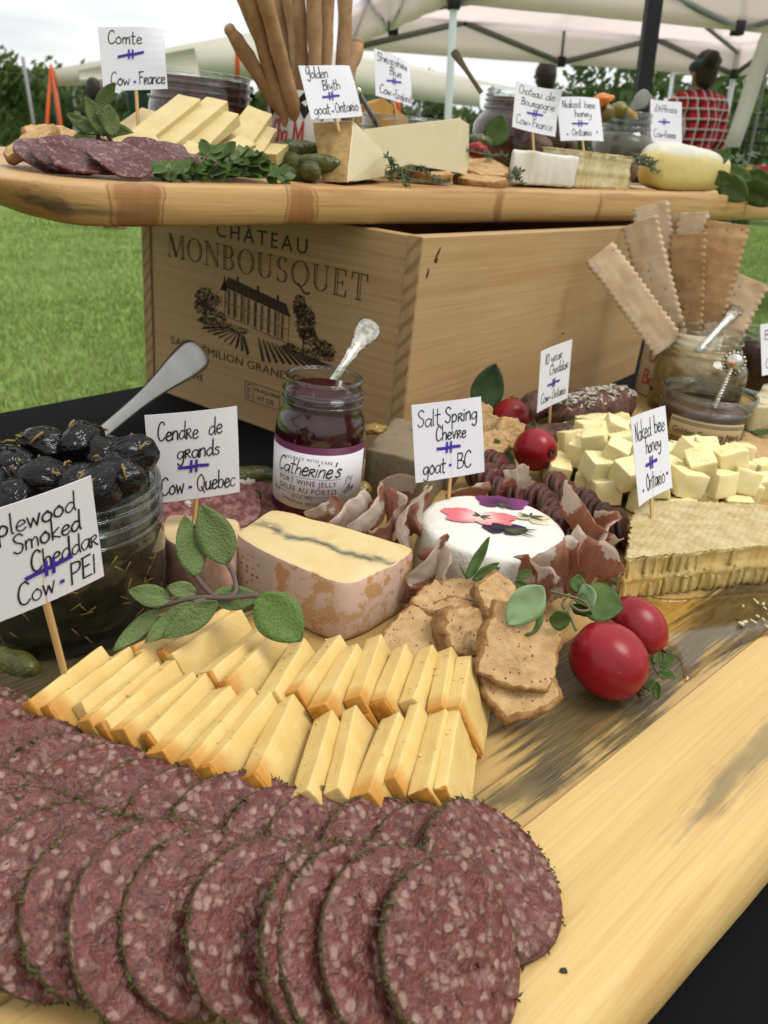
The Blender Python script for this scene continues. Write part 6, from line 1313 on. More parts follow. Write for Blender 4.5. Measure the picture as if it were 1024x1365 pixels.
def honeycomb(name, quad, z0, z1, label, cell=.0046, grp=None, seed=12, core=None):
    q = [Vector((p[0], p[1], 0)) for p in quad]; c = sum(q, Vector()) / len(q); L_ = [p - c for p in q]; h = z1 - z0; rr = random.Random(seed)
    e2 = empty(name, T(c.x, c.y, z0), label, 'honeycomb'); m = 40; per = []
    for k in range(len(L_)):
        a, b = L_[k], L_[(k + 1) % len(L_)]; d = (b - a).normalized(); nn = Vector((d.y, -d.x, 0)); mm = max(6, int((b - a).length / .0016))
        for i in range(mm): t = i / mm; p = a.lerp(b, t); per.append((p + nn * (.0016 * noise.noise(p * 160 + Vector((0, 0, 3))) + .0016 * noise.noise(p * 60)), nn))
    n = len(per)
    # honey body whose cut side follows the opened cells
    lev = 11; loops = []
    for j in range(lev):
        f = j / (lev - 1); L2 = []
        for i, (p, nn) in enumerate(per):
            s_ = i * .0016; ph = s_ / (cell * .95) * 2 * math.pi + 1.3 * noise.noise(Vector((s_ * 90, f > .5, seed))); mid = math.exp(-((f - .5 - .05 * noise.noise(Vector((s_ * 70, 1, 1)))) / .055) ** 2)
            off = -.0022 + .0009 * abs(math.cos(ph * .5)) ** 3 + .0018 * mid + (.0016 if f > .93 else 0) + .0007 * noise.noise(Vector((s_ * 300, f * 9, seed)))
            L2.append(p + nn * off + Vector((0, 0, f * h * .985)))
        loops.append(L2)
    mb = MB(); loft(mb, loops, 0, True, None, True, 0, 2); mb.build('honey_core', core or M_comb, e2)
    # wax cap: one dimpled sheet with torn edges
    def inside(p, g=0):
        for k in range(len(L_)):
            a, b = L_[k], L_[(k + 1) % len(L_)]; d = (b - a).normalized()
            if d.x * (p.y - a.y) - d.y * (p.x - a.x) < g: return False
        return True
    xs = [p.x for p in L_]; ys = [p.y for p in L_]; st = .0007 if cell < .005 else .001; mb = MB(); idx = {}; W_ = int((max(xs) - min(xs)) / st) + 3; H_ = int((max(ys) - min(ys)) / st) + 3; vs = []; fs = []
    def hexd(x, y):
        r = cell * .866; best = 9
        j = round(y / r)
        for jj in (j - 1, j, j + 1):
            ox = (cell / 2 if jj % 2 else 0); i_ = round((x - ox) / cell); best = min(best, math.hypot(x - ox - i_ * cell, y - jj * r))
        return best / (cell * .5)
    for i in range(W_):
        for j in range(H_):
            x, y = min(xs) - st + i * st, min(ys) - st + j * st; g = -.0012 + .0022 * noise.noise(Vector((x * 180, y * 180, seed)))
            if inside(Vector((x, y, 0)), g):
                wx, wy = x + .0012 * noise.noise(Vector((x * 110, y * 110, 1))), y + .0012 * noise.noise(Vector((x * 110, y * 110, 7))); d = hexd(wx, wy); z = h + .0008 * max(0, 1 - d ** 2.6) + .0003 * noise.noise(Vector((x * 220, y * 220, 5))) + .0012 * noise.noise(Vector((x * 45, y * 45, 2)))
                idx[i, j] = len(vs); vs.append((x, y, z + .0006))
    for (i, j) in idx:
        k = [idx.get(t) for t in ((i, j), (i + 1, j), (i + 1, j + 1), (i, j + 1))]
        if None not in k: fs.append(tuple(k))
    mb.add(vs, fs, 0, True); mb.build('wax_cap', M_wax, e2)
    # cell walls left standing on the cut sides
    if core: return e2
    mb = MB(); tot = 0; nxt = cell * .5
    for k in range(n):
        (a, nn), (b, _) = per[k], per[(k + 1) % n]; tot += (b - a).length
        if tot > nxt:
            tot = 0; nxt = cell * rr.uniform(.9, 1.5); t0 = (b - a).normalized()
            for z0_, z1_ in ((.0, h * .47), (h * .53, h)):
                if rr.random() < (.12 if z0_ == 0 else .55): continue
                o_ = a + nn * rr.uniform(-.0012, .0006); w2 = rr.uniform(.0004, .0016); zz0, zz1 = z0_ + rr.uniform(0, .002), z1_ - rr.uniform(0, .004); rows = []
                for g in range(5):
                    t = g / 4; z = zz0 + (zz1 - zz0) * t; sh = t0 * (.0003 * math.sin(t * 3 + k) + rr.uniform(-.0002, .0002)); rows.append([o_ + sh + nn * (-.003) + Vector((0, 0, z)), o_ + sh + nn * (w2 * (.5 + .5 * math.sin(t * math.pi))) + Vector((0, 0, z))])
                grid(mb, rows, 0, .00035)
            if rr.random() < .4: blob(mb, a + nn * .0004 + Vector((0, 0, h * rr.uniform(.42, .58))), (rr.uniform(.0008, .0022), .0011, .0009), 1, .5, 2, rr.random() * 9)
    mb.build('cell_walls', M_wax, e2); return e2
honeycomb('honeycomb', [(.141, .407), (.305, .473), (.318, .520), (.176, .496), (.160, .470)], ZB + .0005, .0585, 'large cut wedge of honeycomb at the right of the board', .0046)
mpd = Mt('honey_pool'); t_ = mpd.n('BsdfTransparent'); t_.inputs[0].default_value = (.985, .94, .80, 1); g = mpd.n('BsdfGlossy'); g.inputs['Roughness'].default_value = .06; lw = mpd.n('LayerWeight'); lw.inputs['Blend'].default_value = .5; fz = mpd.math('ADD', mpd.math('MULTIPLY', mpd.math('POWER', lw.outputs['Facing'], 4.5), .8), .04); xm = mpd.n('MixShader'); mpd.l(fz, xm.inputs[0]); mpd.l(t_.outputs[0], xm.inputs[1]); mpd.l(g.outputs[0], xm.inputs[2]); mpd.l(xm.outputs[0], mpd.out.inputs[0])
pl_ = [P(*q, ZB) for q in ((800, 770), (790, 800), (815, 830), (860, 850), (905, 880), (915, 910), (955, 878), (1010, 852), (1060, 835), (1080, 790), (1000, 790), (900, 800), (840, 790))]
cc = sum(pl_, Vector()) / len(pl_); mb = MB(); sp = spline([p - cc for p in pl_], 5, True); loft(mb, [[(p.x, p.y, .0003) for p in sp], [(p.x * .985, p.y * .985, .0012) for p in sp]], 0, True, None, True, None, 3); o = mb.build('honey_pool', mpd.m, None, T(cc)); tag(o, 'shiny puddle of clear honey spreading from the honeycomb', 'honey')
M_crumb = plain('pale_wax_crumb', (.72, .62, .42), .5, .2, 200)
rr = random.Random(77); mb = MB(); c0 = P(1012, 825, ZB)
for _ in range(16): q = P(rr.uniform(985, 1030), rr.uniform(805, 840), ZB) - c0; tube(mb, [q + Vector((0, 0, .002)), q + Vector((rr.uniform(-.003, .003), rr.uniform(-.003, .003), .0025))], rr.uniform(.0005, .0011), 5)
tag(mb.build('wax_crumbs', M_crumb, None, T(c0)), 'pale wax crumbs scattered near the right edge of the board', 'crumbs', kind='stuff')
M_fleck = plain('dark_herb_fleck', (.03, .04, .02), .8, .3, 300)
for (px, py, lab) in ((752, 1294, 'dark herb fleck lying alone on the bare board at the front'), (984, 826, 'dark fleck in the honey near the right edge'), (905, 783, 'tiny dark fleck beside the honeycomb')):
    mb = MB(); blob(mb, (0, 0, 0), (.0012, .0009, .0004), 2, .5, 2, px); tag(mb.build('herb_fleck', M_fleck, None, T(P(px, py, ZB + .0004))), lab, 'fleck')

# ---- small dry salami in overlapping rows
mds = Mt('dry_salami'); v = mds.co(rand=3); d = mds.vor(330, mds.warp(v, 200, .002)); mds.bump(d, .4, .0006); M_dry = mds.set(mds.mix(mds.ramp(d, (.10, 1), (.26, 0)), mds.mix(mds.noise(200, v, 3), (.085, .018, .016), (.17, .048, .04)), (.36, .19, .16)), .32)
M_dryrind = plain('dry_salami_casing', (.10, .05, .035), .6, .4, 200)
mb = MB(); r_ = .0135; slab(mb, [(r_ * math.cos(k * math.pi / 16) * (1 + .03 * math.sin(k * 1.3)), r_ * math.sin(k * math.pi / 16)) for k in range(32)], -.0032, 0, .0007, 1, None, 0, 3); dry0 = mb.build('dry_salami_slice', [M_dry, M_dryrind]); ndry = 0
def dryrow(p0, p1, n, label, nrm=(.72, -.5, .48)):
    global ndry
    a, b = P(*p0, ZB + .0145), P(*p1, ZB + .0125); rr = random.Random(n)
    for i in range(n):
        c = a.lerp(b, i / (n - 1)) + Vector((rr.uniform(-.001, .001), rr.uniform(-.001, .001), .002 * math.sin(i * 1.1))); M = frame(c, (0, .3, 1), Vector(nrm) + Vector((rr.uniform(-.12, .12), rr.uniform(-.12, .12), rr.uniform(-.1, .1)))) @ RZ(rr.uniform(0, 360)) @ SC(rr.uniform(.94, 1.07))
        o = dry0 if ndry == 0 else dry0.copy()
        if ndry: COL.objects.link(o)
        o.matrix_world = M; tag(o, label, 'salami', label.replace('slice in', 'slices in')); ndry += 1
dryrow((660, 622), (748, 692), 17, 'small dark dry salami slice in the long row behind the white cheese')
dryrow((742, 652), (838, 712), 15, 'small dark dry salami slice in the row beside the cheese cubes')
dryrow((640, 632), (700, 672), 8, 'small dark dry salami slice in the short row by the Salt Spring card')
dryrow((735, 700), (795, 735), 7, 'small dark dry salami slice in the row under the folded ham peak')

# ---- cheese cubes
mcu = Mt('cube_cheese'); v = mcu.co(rand=3); f = mcu.noise(80, v, 4); mcu.bump(mcu.math('ADD', f, mcu.math('MULTIPLY', mcu.noise(600, v, 2), .3)), .5, .0012); M_cube = mcu.set(mcu.mix(mcu.ramp(f, (.3, 0), (.7, 1)), (.93, .77, .34), (.97, .87, .50)), .42, spec=.3, sss=.25, sr=(1, .75, .35), ss=.004)
cubes = []
for i in range(4):
    mb = MB(); a = (.0093 + .0006 * i, .0094 - .0003 * i, .0088 + .0004 * (i % 2)); bm = bmesh.new(); bmesh.ops.create_cube(bm, size=2); rr = random.Random(i)
    for q in bm.verts: q.co = Vector((q.co.x * a[0], q.co.y * a[1], q.co.z * a[2])) + Vector([rr.uniform(-.0009, .0009) for _ in range(3)])
    bmesh.ops.bevel(bm, geom=bm.edges[:], offset=.0008, segments=2, profile=.6, affect='EDGES'); bmesh.ops.subdivide_edges(bm, edges=[q for q in bm.edges if q.calc_length() > .004], cuts=5, use_grid_fill=True); bm_out(bm, mb, 0, True); mb.rough(.0005, 150, i); mb.rough(.0002, 500, i, 2); crumbs(mb, 8, lambda: (rr.uniform(-.009, .009), rr.uniform(-.009, .009), .0097), rr, (.0003, .0007)); cubes.append(mb.build('cheese_cube', M_cube))
ncu = 0; CL_ = 'pale yellow cheese cube in the heap behind the honeycomb'
def putcube(p, rot):
    global ncu
    b = cubes[ncu % 4]; o = b if ncu < 4 else b.copy()
    if ncu >= 4: COL.objects.link(o)
    o.matrix_world = T(p) @ rot; tag(o, CL_, 'cheese cube', 'cheese cubes in the heap'); ncu += 1
area = [P(*q, ZB) for q in ((722, 628), (748, 660), (830, 688), (900, 700), (1000, 688), (1035, 640), (1035, 600), (955, 585), (880, 580), (800, 575), (745, 598))]
def inpoly(p, poly):
    s = False; j = len(poly) - 1
    for i in range(len(poly)):
        if (poly[i].y > p[1]) != (poly[j].y > p[1]) and p[0] < (poly[j].x - poly[i].x) * (p[1] - poly[i].y) / (poly[j].y - poly[i].y) + poly[i].x: s = not s
        j = i
    return s
ac = sum(area, Vector()) / len(area); rr = random.Random(31); placed = []
for layer, (sh, z, gap) in enumerate(((1.0, .0098, .0200), (.93, .0255, .0205), (.80, .0405, .0212), (.5, .054, .022))):
    pol = [ac + (p - ac) * sh for p in area]
    x0, x1 = min(p.x for p in pol), max(p.x for p in pol); y0, y1 = min(p.y for p in pol), max(p.y for p in pol); tries = 0
    while tries < 2500:
        tries += 1; x, y = rr.uniform(x0, x1), rr.uniform(y0, y1)
        if not inpoly((x, y), pol): continue
        q_ = RC.transposed() @ (Vector((x, y, ZB + z + .013)) - CAM); qx, qy = CX + FPX * q_.x / q_.z, CY + FPX * q_.y / q_.z
        if qy < np.interp(qx, [700, 725, 745, 770, 800, 830, 870, 890, 905, 930, 960, 1000, 1015, 1040], [640, 606, 578, 562, 545, 548, 566, 585, 588, 570, 582, 588, 606, 620]): continue
        zz = ZB + z + rr.uniform(-.001, .0025) - (.004 if layer > 1 else 0)
        if any(math.hypot(x - a, y - b) < gap and l == layer for a, b, c_, l in placed): continue
        placed.append((x, y, zz, layer)); tl_ = 8 if layer == 0 else 22
        putcube((x, y, zz), RZ(rr.uniform(0, 90)) @ RX(rr.uniform(-tl_, tl_)) @ RY(rr.uniform(-tl_, tl_)))
# leaves tucked at the right of the cubes
for i, (a, b, c, d_, w, lab) in enumerate(((1034, 610, 1004, 604, 22, 'green leaf tucked right of the cheese cubes'), (1034, 630, 1008, 628, 20, 'dark green leaf at the right edge by the cubes'), (1030, 575, 1012, 558, 22, 'green leaf lying on the blue cheese'), (1000, 590, 985, 572, 22, 'dark green leaf below the blue cheese'))):
    o = leafat(a, b, c, d_, .76, .74, w, M_herbleaf, None, 15 * i, .5, .3, 'loose_leaf', i); tag(o, lab, 'leaf')

# ---- behind: broken crackers, big leaf, coated sausage
def plainleaf(a, b, d0, d1, w, lab, roll=0, bend=.4, m=None): o = leafat(a[0], a[1], b[0], b[1], d0, d1, w, m or M_herbleaf, None, roll, bend, .2, 'loose_leaf', w); return tag(o, lab, 'leaf')
plainleaf((640, 552), (655, 490), .72, .73, 44, 'large dark green leaf standing behind the Salt Spring card', 10, .4, leafmat('dark_leaf', (.022, .055, .014), (.045, .09, .022), 60, .4, .1))
plainleaf((700, 540), (672, 552), .71, .70, 26, 'dark green leaf over the shaded crab apple', 20)
plainleaf((660, 585), (690, 622), .63, .62, 20, 'curled green leaf under the front crab apple', -20, .9)
plainleaf((745, 570), (800, 548), .70, .74, 30, 'olive green leaf below the coated sausage', 30, .3)
plainleaf((713, 560), (703, 580), .66, .65, 10, 'thin curled green leaf between the crab apples', 10, 1.2)
mbr = Mt('golden_biscuit'); v = mbr.co(rand=3); f = mbr.noise(170, v, 5); mbr.bump(f, 1, .002); M_gold = mbr.set(mbr.mix(mbr.ramp(f, (.3, 0), (.7, 1)), (.42, .24, .09), (.60, .41, .20)), .9)
for i, (px, py, dep, r, nrm, lab) in enumerate(((652, 568, .66, .015, (-.2, -.6, .7), 'golden broken biscuit by the edge of the Salt Spring card'), (682, 577, .65, .0165, (.5, -.6, .5), 'golden broken biscuit leaning on the front crab apple'), (655, 590, .63, .016, (0, -.4, .9), 'golden biscuit lying low beside the dry salami'), (640, 548, .69, .014, (0, -.5, .8), 'golden biscuit piece behind the card'))): biscuit(px, py, dep, 4, r, nrm, 35 * i, lab, 30 + i, .007, 'golden broken biscuits', [M_gold, M_gold], 1.15, .12)
mco = Mt('coated_sausage'); v = mco.co(); f = mco.noise(100, mco.warp(v, 60, .01), 5); mco.bump(f, 1, .003); M_coat = mco.set(mco.mix(mco.ramp(f, (.35, 0), (.62, 1)), (.045, .014, .010), (.16, .075, .05)), .7)
def sausage(pa, pb, r, label, seed, mat, flakes=0):
    a, b = RD(*pa), RD(*pb); d = b - a; M = frame((a + b) / 2, d, (0, 0, 1)); e2 = empty('coated_sausage', M, label, 'sausage'); mb = MB(); n = 16; Ln = d.length
    tube(mb, [(Ln * (i / n - .5), .004 * math.sin(i * .3 + seed), 0) for i in range(n + 1)], [max(.001, r * (1 - abs(i / n * 2 - 1) ** 4) ** .5) for i in range(n + 1)], 18); mb.rough(.0018, 90, seed); mb.build('sausage', mat, e2)
    if flakes:
        rr = random.Random(seed); mb = MB()
        for _ in range(flakes):
            x = rr.uniform(-.45, .45) * Ln; th = rr.uniform(.2, 2.6); rad = r * (1 - abs(x / Ln * 2) ** 4) ** .5; c = Vector((x, rad * math.cos(th), rad * math.sin(th)))
            tube(mb, [c, c + Vector((rr.uniform(-.006, .006), rr.uniform(-.003, .003), .002)), c + Vector((rr.uniform(-.008, .008), rr.uniform(-.005, .005), .001))], [.0009, .0012, .0005], 5)
        o = mb.build('pale_flakes', M_mould, e2); o['kind'] = 'stuff'
sausage((742, 552, .74), (838, 540, .82), .019, 'dark sausage thickly coated with pale flakes against the crate', 2, M_coat, 170)
sausage((690, 545, .74), (770, 530, .80), .014, 'dark peppery sausage lying behind the cheddar card', 5, M_coat)
sausage((700, 590, .66), (760, 580, .69), .014, 'short dark sausage piece behind the cheese cubes', 7, M_coat)
# ---- pate wedges behind the jelly jar
mpt = Mt('pate'); v = mpt.co(); mpt.bump(mpt.noise(240, v, 4), .6, .001); M_pate = mpt.set(mpt.mix(mpt.math('MULTIPLY', mpt.ramp(mpt.vor(260, v), (.10, 1), (.16, 0)), .8), mpt.mix(mpt.noise(120, v, 4), (.20, .15, .085), (.31, .24, .15)), (.05, .035, .02)), .6)
M_aspic = plain('aspic', (.30, .19, .04), .2, .2, 60)
def blk(name, pts, z0, z1, mats, label, cat): 
    c = sum(pts, Vector()) / len(pts); mb = MB(); slab(mb, [(p.x - c.x, p.y - c.y) for p in resample(pts, 40, True)], 0, z1 - z0, .0015, 0, None, 0, 4); mb.rough(.0009, 90, 3); o = mb.build(name, mats, None, T(c.x, c.y, z0)); return tag(o, label, cat)
pa = [P(*q, ZB) for q in ((482, 668), (560, 690), (600, 640), (520, 620))]; o = blk('pate_slab', pa, ZB, .070, M_pate, 'grey brown pate wedge between jelly jar and the crate corner', 'pate')
pa = [P(*q, ZB) for q in ((540, 640), (600, 655), (625, 615), (575, 605))]; blk('pate_slab', pa, ZB, .072, M_pate, 'second pate piece behind the Salt Spring card', 'pate')
for i, (px, py, lab) in enumerate(((498, 572, 'amber aspic scrap on top of the pate'), (478, 650, 'amber aspic scrap beside the jelly jar label'))):
    mb = MB(); blob(mb, (0, 0, 0), (.009, .005, .003), 3, .5, 2, i + 4); tag(mb.build('aspic_scrap', M_aspic, None, frame(RD(px, py, .545 - .02 * i), (1, .4, -.3), (0, -.3, 1))), lab, 'aspic')

# ---- mustard jar, honey jar, lavash in a paper wrapped cup
MU = P(920, 547, ZB); HO = P(930, 580, ZB); CU = P(893, 527, ZB)
ms = DEP(MU) / 1060; RM = 58 * ms; HM_ = (547 - 447) * ms / .93
e = empty('mustard_jar', T(MU), 'open glass jar of grainy brown mustard behind the cheese cubes', 'jar')
jarglass([(0, .003), (RM * .9, .001), (RM, .006), (RM, HM_ * .52), (RM * .97, HM_ * .6), (RM * .85, HM_ * .68), (RM * .74, HM_ * .715), (RM * .715, HM_ * .75), (RM * .715, HM_ * .985), (RM * .70, HM_)], [(RM * .745, HM_ * .735), (RM * .725, HM_ * .80), (RM * .725, HM_ * .88)], e, .0014)
mmu = Mt('mustard'); v = mmu.co(); f = mmu.noise(90, v, 5); mmu.bump(mmu.noise(300, v, 4), .7, .002); M_must = mmu.set(mmu.mix(mmu.ramp(f, (.35, 0), (.65, 1)), (.23, .14, .045), (.43, .29, .11)), .5)
mb = MB(); lathe(mb, [(0, .004), (RM * .9, .006), (RM * .96, .01), (RM * .965, HM_ * .5), (RM * .93, HM_ * .6), (RM * .83, HM_ * .68), (RM * .7, HM_ * .72), (0, HM_ * .71)], 40); mb.rough(.0012, 60, 2); mb.build('mustard', M_must, e)
ornate('mustard_spoon', RD(930, 470, .84), RD(996, 396, .90), .0125, M_silver, 'ornate silver spoon standing in the mustard jar', 8)
hs = DEP(HO) / 1060; RH = 59 * hs; HH = (580 - 524) * hs / .93
e = empty('honey_jar', T(HO), 'low open glass jar of dark honey with a cream label behind the cubes', 'jar')
jarglass([(0, .003), (RH * .86, .001), (RH * .94, .004), (RH * .96, HH * .55), (RH * .97, HH * .7), (RH * .93, HH * .74), (RH * .95, HH * .8), (RH * 1.0, HH * .9), (RH * 1.0, HH)], [(RH * .965, HH * .72), (RH * 1.0, HH * .92)], e, .0016)
mhd = Mt('dark_honey'); M_dh = mhd.set(mhd.mix(mhd.noise(50, mhd.co(), 3), (.045, .018, .012), (.11, .045, .022)), .2)
mb = MB(); lathe(mb, [(0, .004), (RH * .84, .006), (RH * .91, .012), (RH * .91, HH * .66), (RH * .8, HH * .68), (0, HH * .67)], 40); mb.build('honey', M_dh, e)
JA = math.atan2(CAM.y - HO.y, CAM.x - HO.x) + .12; M_cream = plain('cream_label', (.50, .37, .19), .6, .12, 60)
lb = band('label', -.034, .040, HH * .05, HH * .56, .0006, M_cream, e, 30, RH * .96); fnh = lambda x, z: cyl(x, z, .0010, RH * .96)
mb = MB()
for z in (.50, .46, .10): strip(mb, [(-.032 + .007 * i, HH * z) for i in range(11)], .0007, fnh)
fonttext(mb, 'Golden Country Nect', -.029, .035, HH * .22, .0062, fnh); mb.build('label_lettering', M_pen, lb)
# twisted glass and silver honey spoon
a, b = RD(952, 545, .76), RD(975, 492, .775); e = empty('twisted_spoon', T(a), 'twisted silver honey spoon with a jewelled end in the low jar', 'spoon'); d = b - a; mb = MB()
u = d.normalized().orthogonal().normalized(); w_ = d.normalized().cross(u)
for ph in (0, math.pi): tube(mb, [d * (i / 60) + (u * math.cos(i * .75 + ph) + w_ * math.sin(i * .75 + ph)) * .0016 for i in range(61)], .0013, 6)
mb.build('twisted_shank', M_silver, e)
mb = MB(); hd = d * 1.16; lathe(mb, [(0, -.004), (.007, -.0035), (.0095, 0), (.008, .003), (0, .0042)], 20, 0, frame(hd, (1, 0, .2), (-.3, -.9, .3))); rr = random.Random(2)
for k in range(16): aa = k * .3927; q = frame(hd, (1, 0, .2), (-.3, -.9, .3)) @ Vector((.0098 * math.cos(aa), .0098 * math.sin(aa), .001)); blob(mb, q, .0018, 1, .3, 2, k)
mb.build('jewelled_end', M_silver, e); mb = MB(); blob(mb, frame(hd, (1, 0, .2), (-.3, -.9, .3)) @ Vector((-.002, -.001, .0038)), (.0036, .0022, .002), 2); mb.build('orange_stone', plain('orange_stone', (.65, .16, .03), .15, .1), e)
# cup
cs = DEP(CU) / 1060; RC_ = 46 * cs; HC = (535 - 452) * cs / .93
e = empty('paper_wrapped_cup', T(CU), 'cup wrapped in cream paper with red lettering holding crackers', 'cup')
mkp = Mt('kraft_paper'); M_kpaper = mkp.set(mkp.mix(mkp.noise(30, mkp.co(), 4), (.60, .48, .31), (.70, .58, .41)), .8); M_red = plain('red_ink', (.45, .06, .045), .7, .1); M_gl2 = plain('cup_inside', (.10, .08, .06), .5, .2)
mb = MB(); lathe(mb, [(RC_ * .92, 0), (RC_, .003), (RC_ * 1.01, HC * .5), (RC_, HC), (RC_ * .985, HC), (RC_ * .985, HC * .5), (RC_ * .9, .004), (0, .004)], 40); mb.build('paper_wrap', M_kpaper, e)
JA = math.atan2(CAM.y - CU.y, CAM.x - CU.x); fnc = lambda x, z: cyl(x, z, .0006, RC_ * 1.01)
mb = MB(); bx = -.036
handwrite(mb, 'Chate', bx, bx + .042, HC * .52, .017, .0022, fnc, random.Random(2), .1); strip(mb, [(bx + .020, HC * .52 + .012), (bx + .0225, HC * .52 + .015), (bx + .025, HC * .52 + .012)], .0014, fnc); handwrite(mb, 'Bour', bx - .003, bx + .034, HC * .20, .016, .0022, fnc, random.Random(3), .1); mb.build('red_lettering', M_red, e)
mlv = Mt('lavash'); v = mlv.co(rand=3); f = mlv.noise(40, v, 5); fl_ = mlv.noise(90, v, 3); lc = mlv.mix(mlv.ramp(f, (.3, 0), (.7, 1)), (.58, .38, .21), (.72, .54, .36)); lc = mlv.mix(mlv.math('MULTIPLY', mlv.ramp(fl_, (.5, 0), (.75, 1)), .45), lc, (.62, .52, .44)); sp_ = mlv.vor(75, v, rand=.35); lc = mlv.mix(mlv.math('MULTIPLY', mlv.ramp(sp_, (.08, 1), (.13, 0)), .55), lc, (.20, .10, .045)); mlv.bump(mlv.math('ADD', f, mlv.math('MULTIPLY', sp_, .6)), .6, .002); M_lavash = mlv.set(lc, .85)
mlb = Mt('lavash_browned'); v = mlb.co(rand=3); f = mlb.noise(35, v, 5); sp_ = mlb.vor(75, v, rand=.35); lc = mlb.mix(mlb.ramp(f, (.35, 0), (.65, 1)), (.42, .225, .095), (.58, .36, .18)); lc = mlb.mix(mlb.math('MULTIPLY', mlb.ramp(sp_, (.08, 1), (.13, 0)), .55), lc, (.15, .06, .025)); mlb.bump(mlb.math('ADD', f, sp_), .6, .002); M_lavb = mlb.set(lc, .85)
def lavash(pt, pb, dt, db, wpx, label, seed, mat, nrm=None, tilt=0):
    a, b = RD(pb[0], pb[1], db), RD(pt[0], pt[1], dt); d = b - a; Ln = d.length; w = wpx * dt / 1060; nn = (CAM - b).normalized() if nrm is None else Vector(nrm); M = frame((a + b) / 2, d, Quaternion(d.normalized(), R_(tilt)) @ nn); out = []
    n = int(Ln / .0035)
    # strips across so that the sheet can bend a little
    N = n * 4; rows = []
    for i in range(N + 1):
        x = -Ln / 2 + Ln * i / N; e_ = .0010 * math.sin(i * math.pi / 4); bz = .004 * noise.noise(Vector((x * 18, seed, 0))) + .006 * math.sin((i / N) * 2.2 + seed)
        rows.append([(x + (.001 * noise.noise(Vector((j, seed, i))) if i in (0, N) else 0), (w / 2 + e_) * (j / 4 - 1), bz + .0012 * noise.noise(Vector((x * 60, j * .8, seed)))) for j in range(9)])
    mb = MB(); grid(mb, rows, 0, .0026); o = mb.build('lavash_cracker', mat, None, M); return tag(o, label, 'cracker', 'lavash crackers in the cup')
lavash((808, 340), (878, 455), .80, .86, 44, 'pale lavash cracker leaning farthest left out of the cup', 1, M_lavash, None, 10)
lavash((850, 296), (896, 455), .83, .87, 46, 'long lavash cracker second from the left in the cup', 2, M_lavash, None, -8)
lavash((866, 274), (896, 450), .90, .92, 46, 'greyish lavash cracker at the back of the cup', 3, M_lavash, None, 6)
lavash((896, 290), (904, 440), .92, .92, 32, 'narrow greyish lavash cracker behind the middle ones', 4, M_lavash, None, 0)
lavash((921, 312), (908, 450), .86, .88, 46, 'brown lavash cracker in the middle of the cup', 5, M_lavb, None, -12)
lavash((921, 288), (912, 430), .91, .91, 38, 'pale lavash cracker peeking above the middle one', 6, M_lavash, None, 5)
lavash((967, 299), (930, 450), .86, .88, 56, 'wide browned lavash cracker right of the middle', 7, M_lavb, None, 8)
lavash((998, 372), (950, 470), .87, .885, 52, 'short lavash cracker leaning farthest right', 8, M_lavash, None, 12)
# ---- far right: dark jar, blue cheese, round crackers
DJ = P(1018, 520, ZB); dsx = DEP(DJ) / 1060; e = empty('preserve_jar', T(DJ), 'dark red preserve jar behind the blue cheese at the right edge', 'jar'); R4 = 48 * dsx; H4 = 75 * dsx
jarglass([(0, .003), (R4 * .95, .001), (R4, .006), (R4, H4 * .8), (R4 * .93, H4 * .84), (R4 * .93, H4)], [(R4 * .95, H4 * .9)], e, .0015); mb = MB(); lathe(mb, [(0, .004), (R4 * .94, .006), (R4 * .96, H4 * .78), (0, H4 * .8)], 32); mb.build('preserve', plain('dark_preserve', (.035, .007, .006), .3, .4, 60), e)
mbc = Mt('blue_cheese'); v = mbc.co(); msk = mbc.math('MULTIPLY', mbc.ramp(mbc.noise(110, mbc.warp(v, 90, .01), 4), (.54, 0), (.62, 1)), .8); mbc.bump(mbc.noise(180, v, 4), .5, .001); M_blue = mbc.set(mbc.mix(msk, mbc.mix(mbc.noise(50, v, 3), (.60, .49, .25), (.72, .62, .38)), (.10, .13, .12)), .5, sss=.2, ss=.004)
pa = [P(*q, ZB) for q in ((985, 590), (1060, 600), (1075, 560), (1005, 556))]; blk('blue_cheese', pa, ZB, .068, M_blue, 'blue veined cheese wedge at the right edge under its card', 'cheese')
for i, (px, py, lab) in enumerate(((1010, 606, 'round brown cracker at the right edge behind the cheese cubes'), (1022, 594, 'second round brown cracker tucked behind the first at the right edge'))): biscuit(px, py, .735 + .02 * i, 8, .026, (.1, -.25, .95), 0, lab, 50 + i, .006, 'round crackers at the right edge', [M_biscuit, M_bedge], 1, .02)
# ================================================================== FOOD ON THE PLANK
def V(px, py, d):                            # point on a sight line, d behind the plank's front edge
    r = ray(px, py); A = UA + UN * d; n = Vector((UD.y, -UD.x)); t = n.dot(A) / n.dot(Vector((r.x, r.y))); return CAM + r * t
def rest(p, lift=0): return Vector((p.x, p.y, utop(p) + lift))
# crackers at the left end
for i, (px, py, d, r, nrm, lab) in enumerate(((38, 186, .10, .021, (-.42, -.38, .82), 'round cracker leaning on the left end of the plank'), (66, 186, .14, .020, (.05, -.2, .97), 'round cracker lying under another at the left of the plank'), (68, 175, .145, .020, (.1, -.22, .96), 'round cracker on top of the pair left of the sage'))):
    c = V(px, py, d); o = biscuit(px, py, DEP(c), 9, r, nrm, 20 * i, lab, 70 + i, .006, 'crackers at the left end of the plank', [M_biscuit, M_bedge], 1, .03)
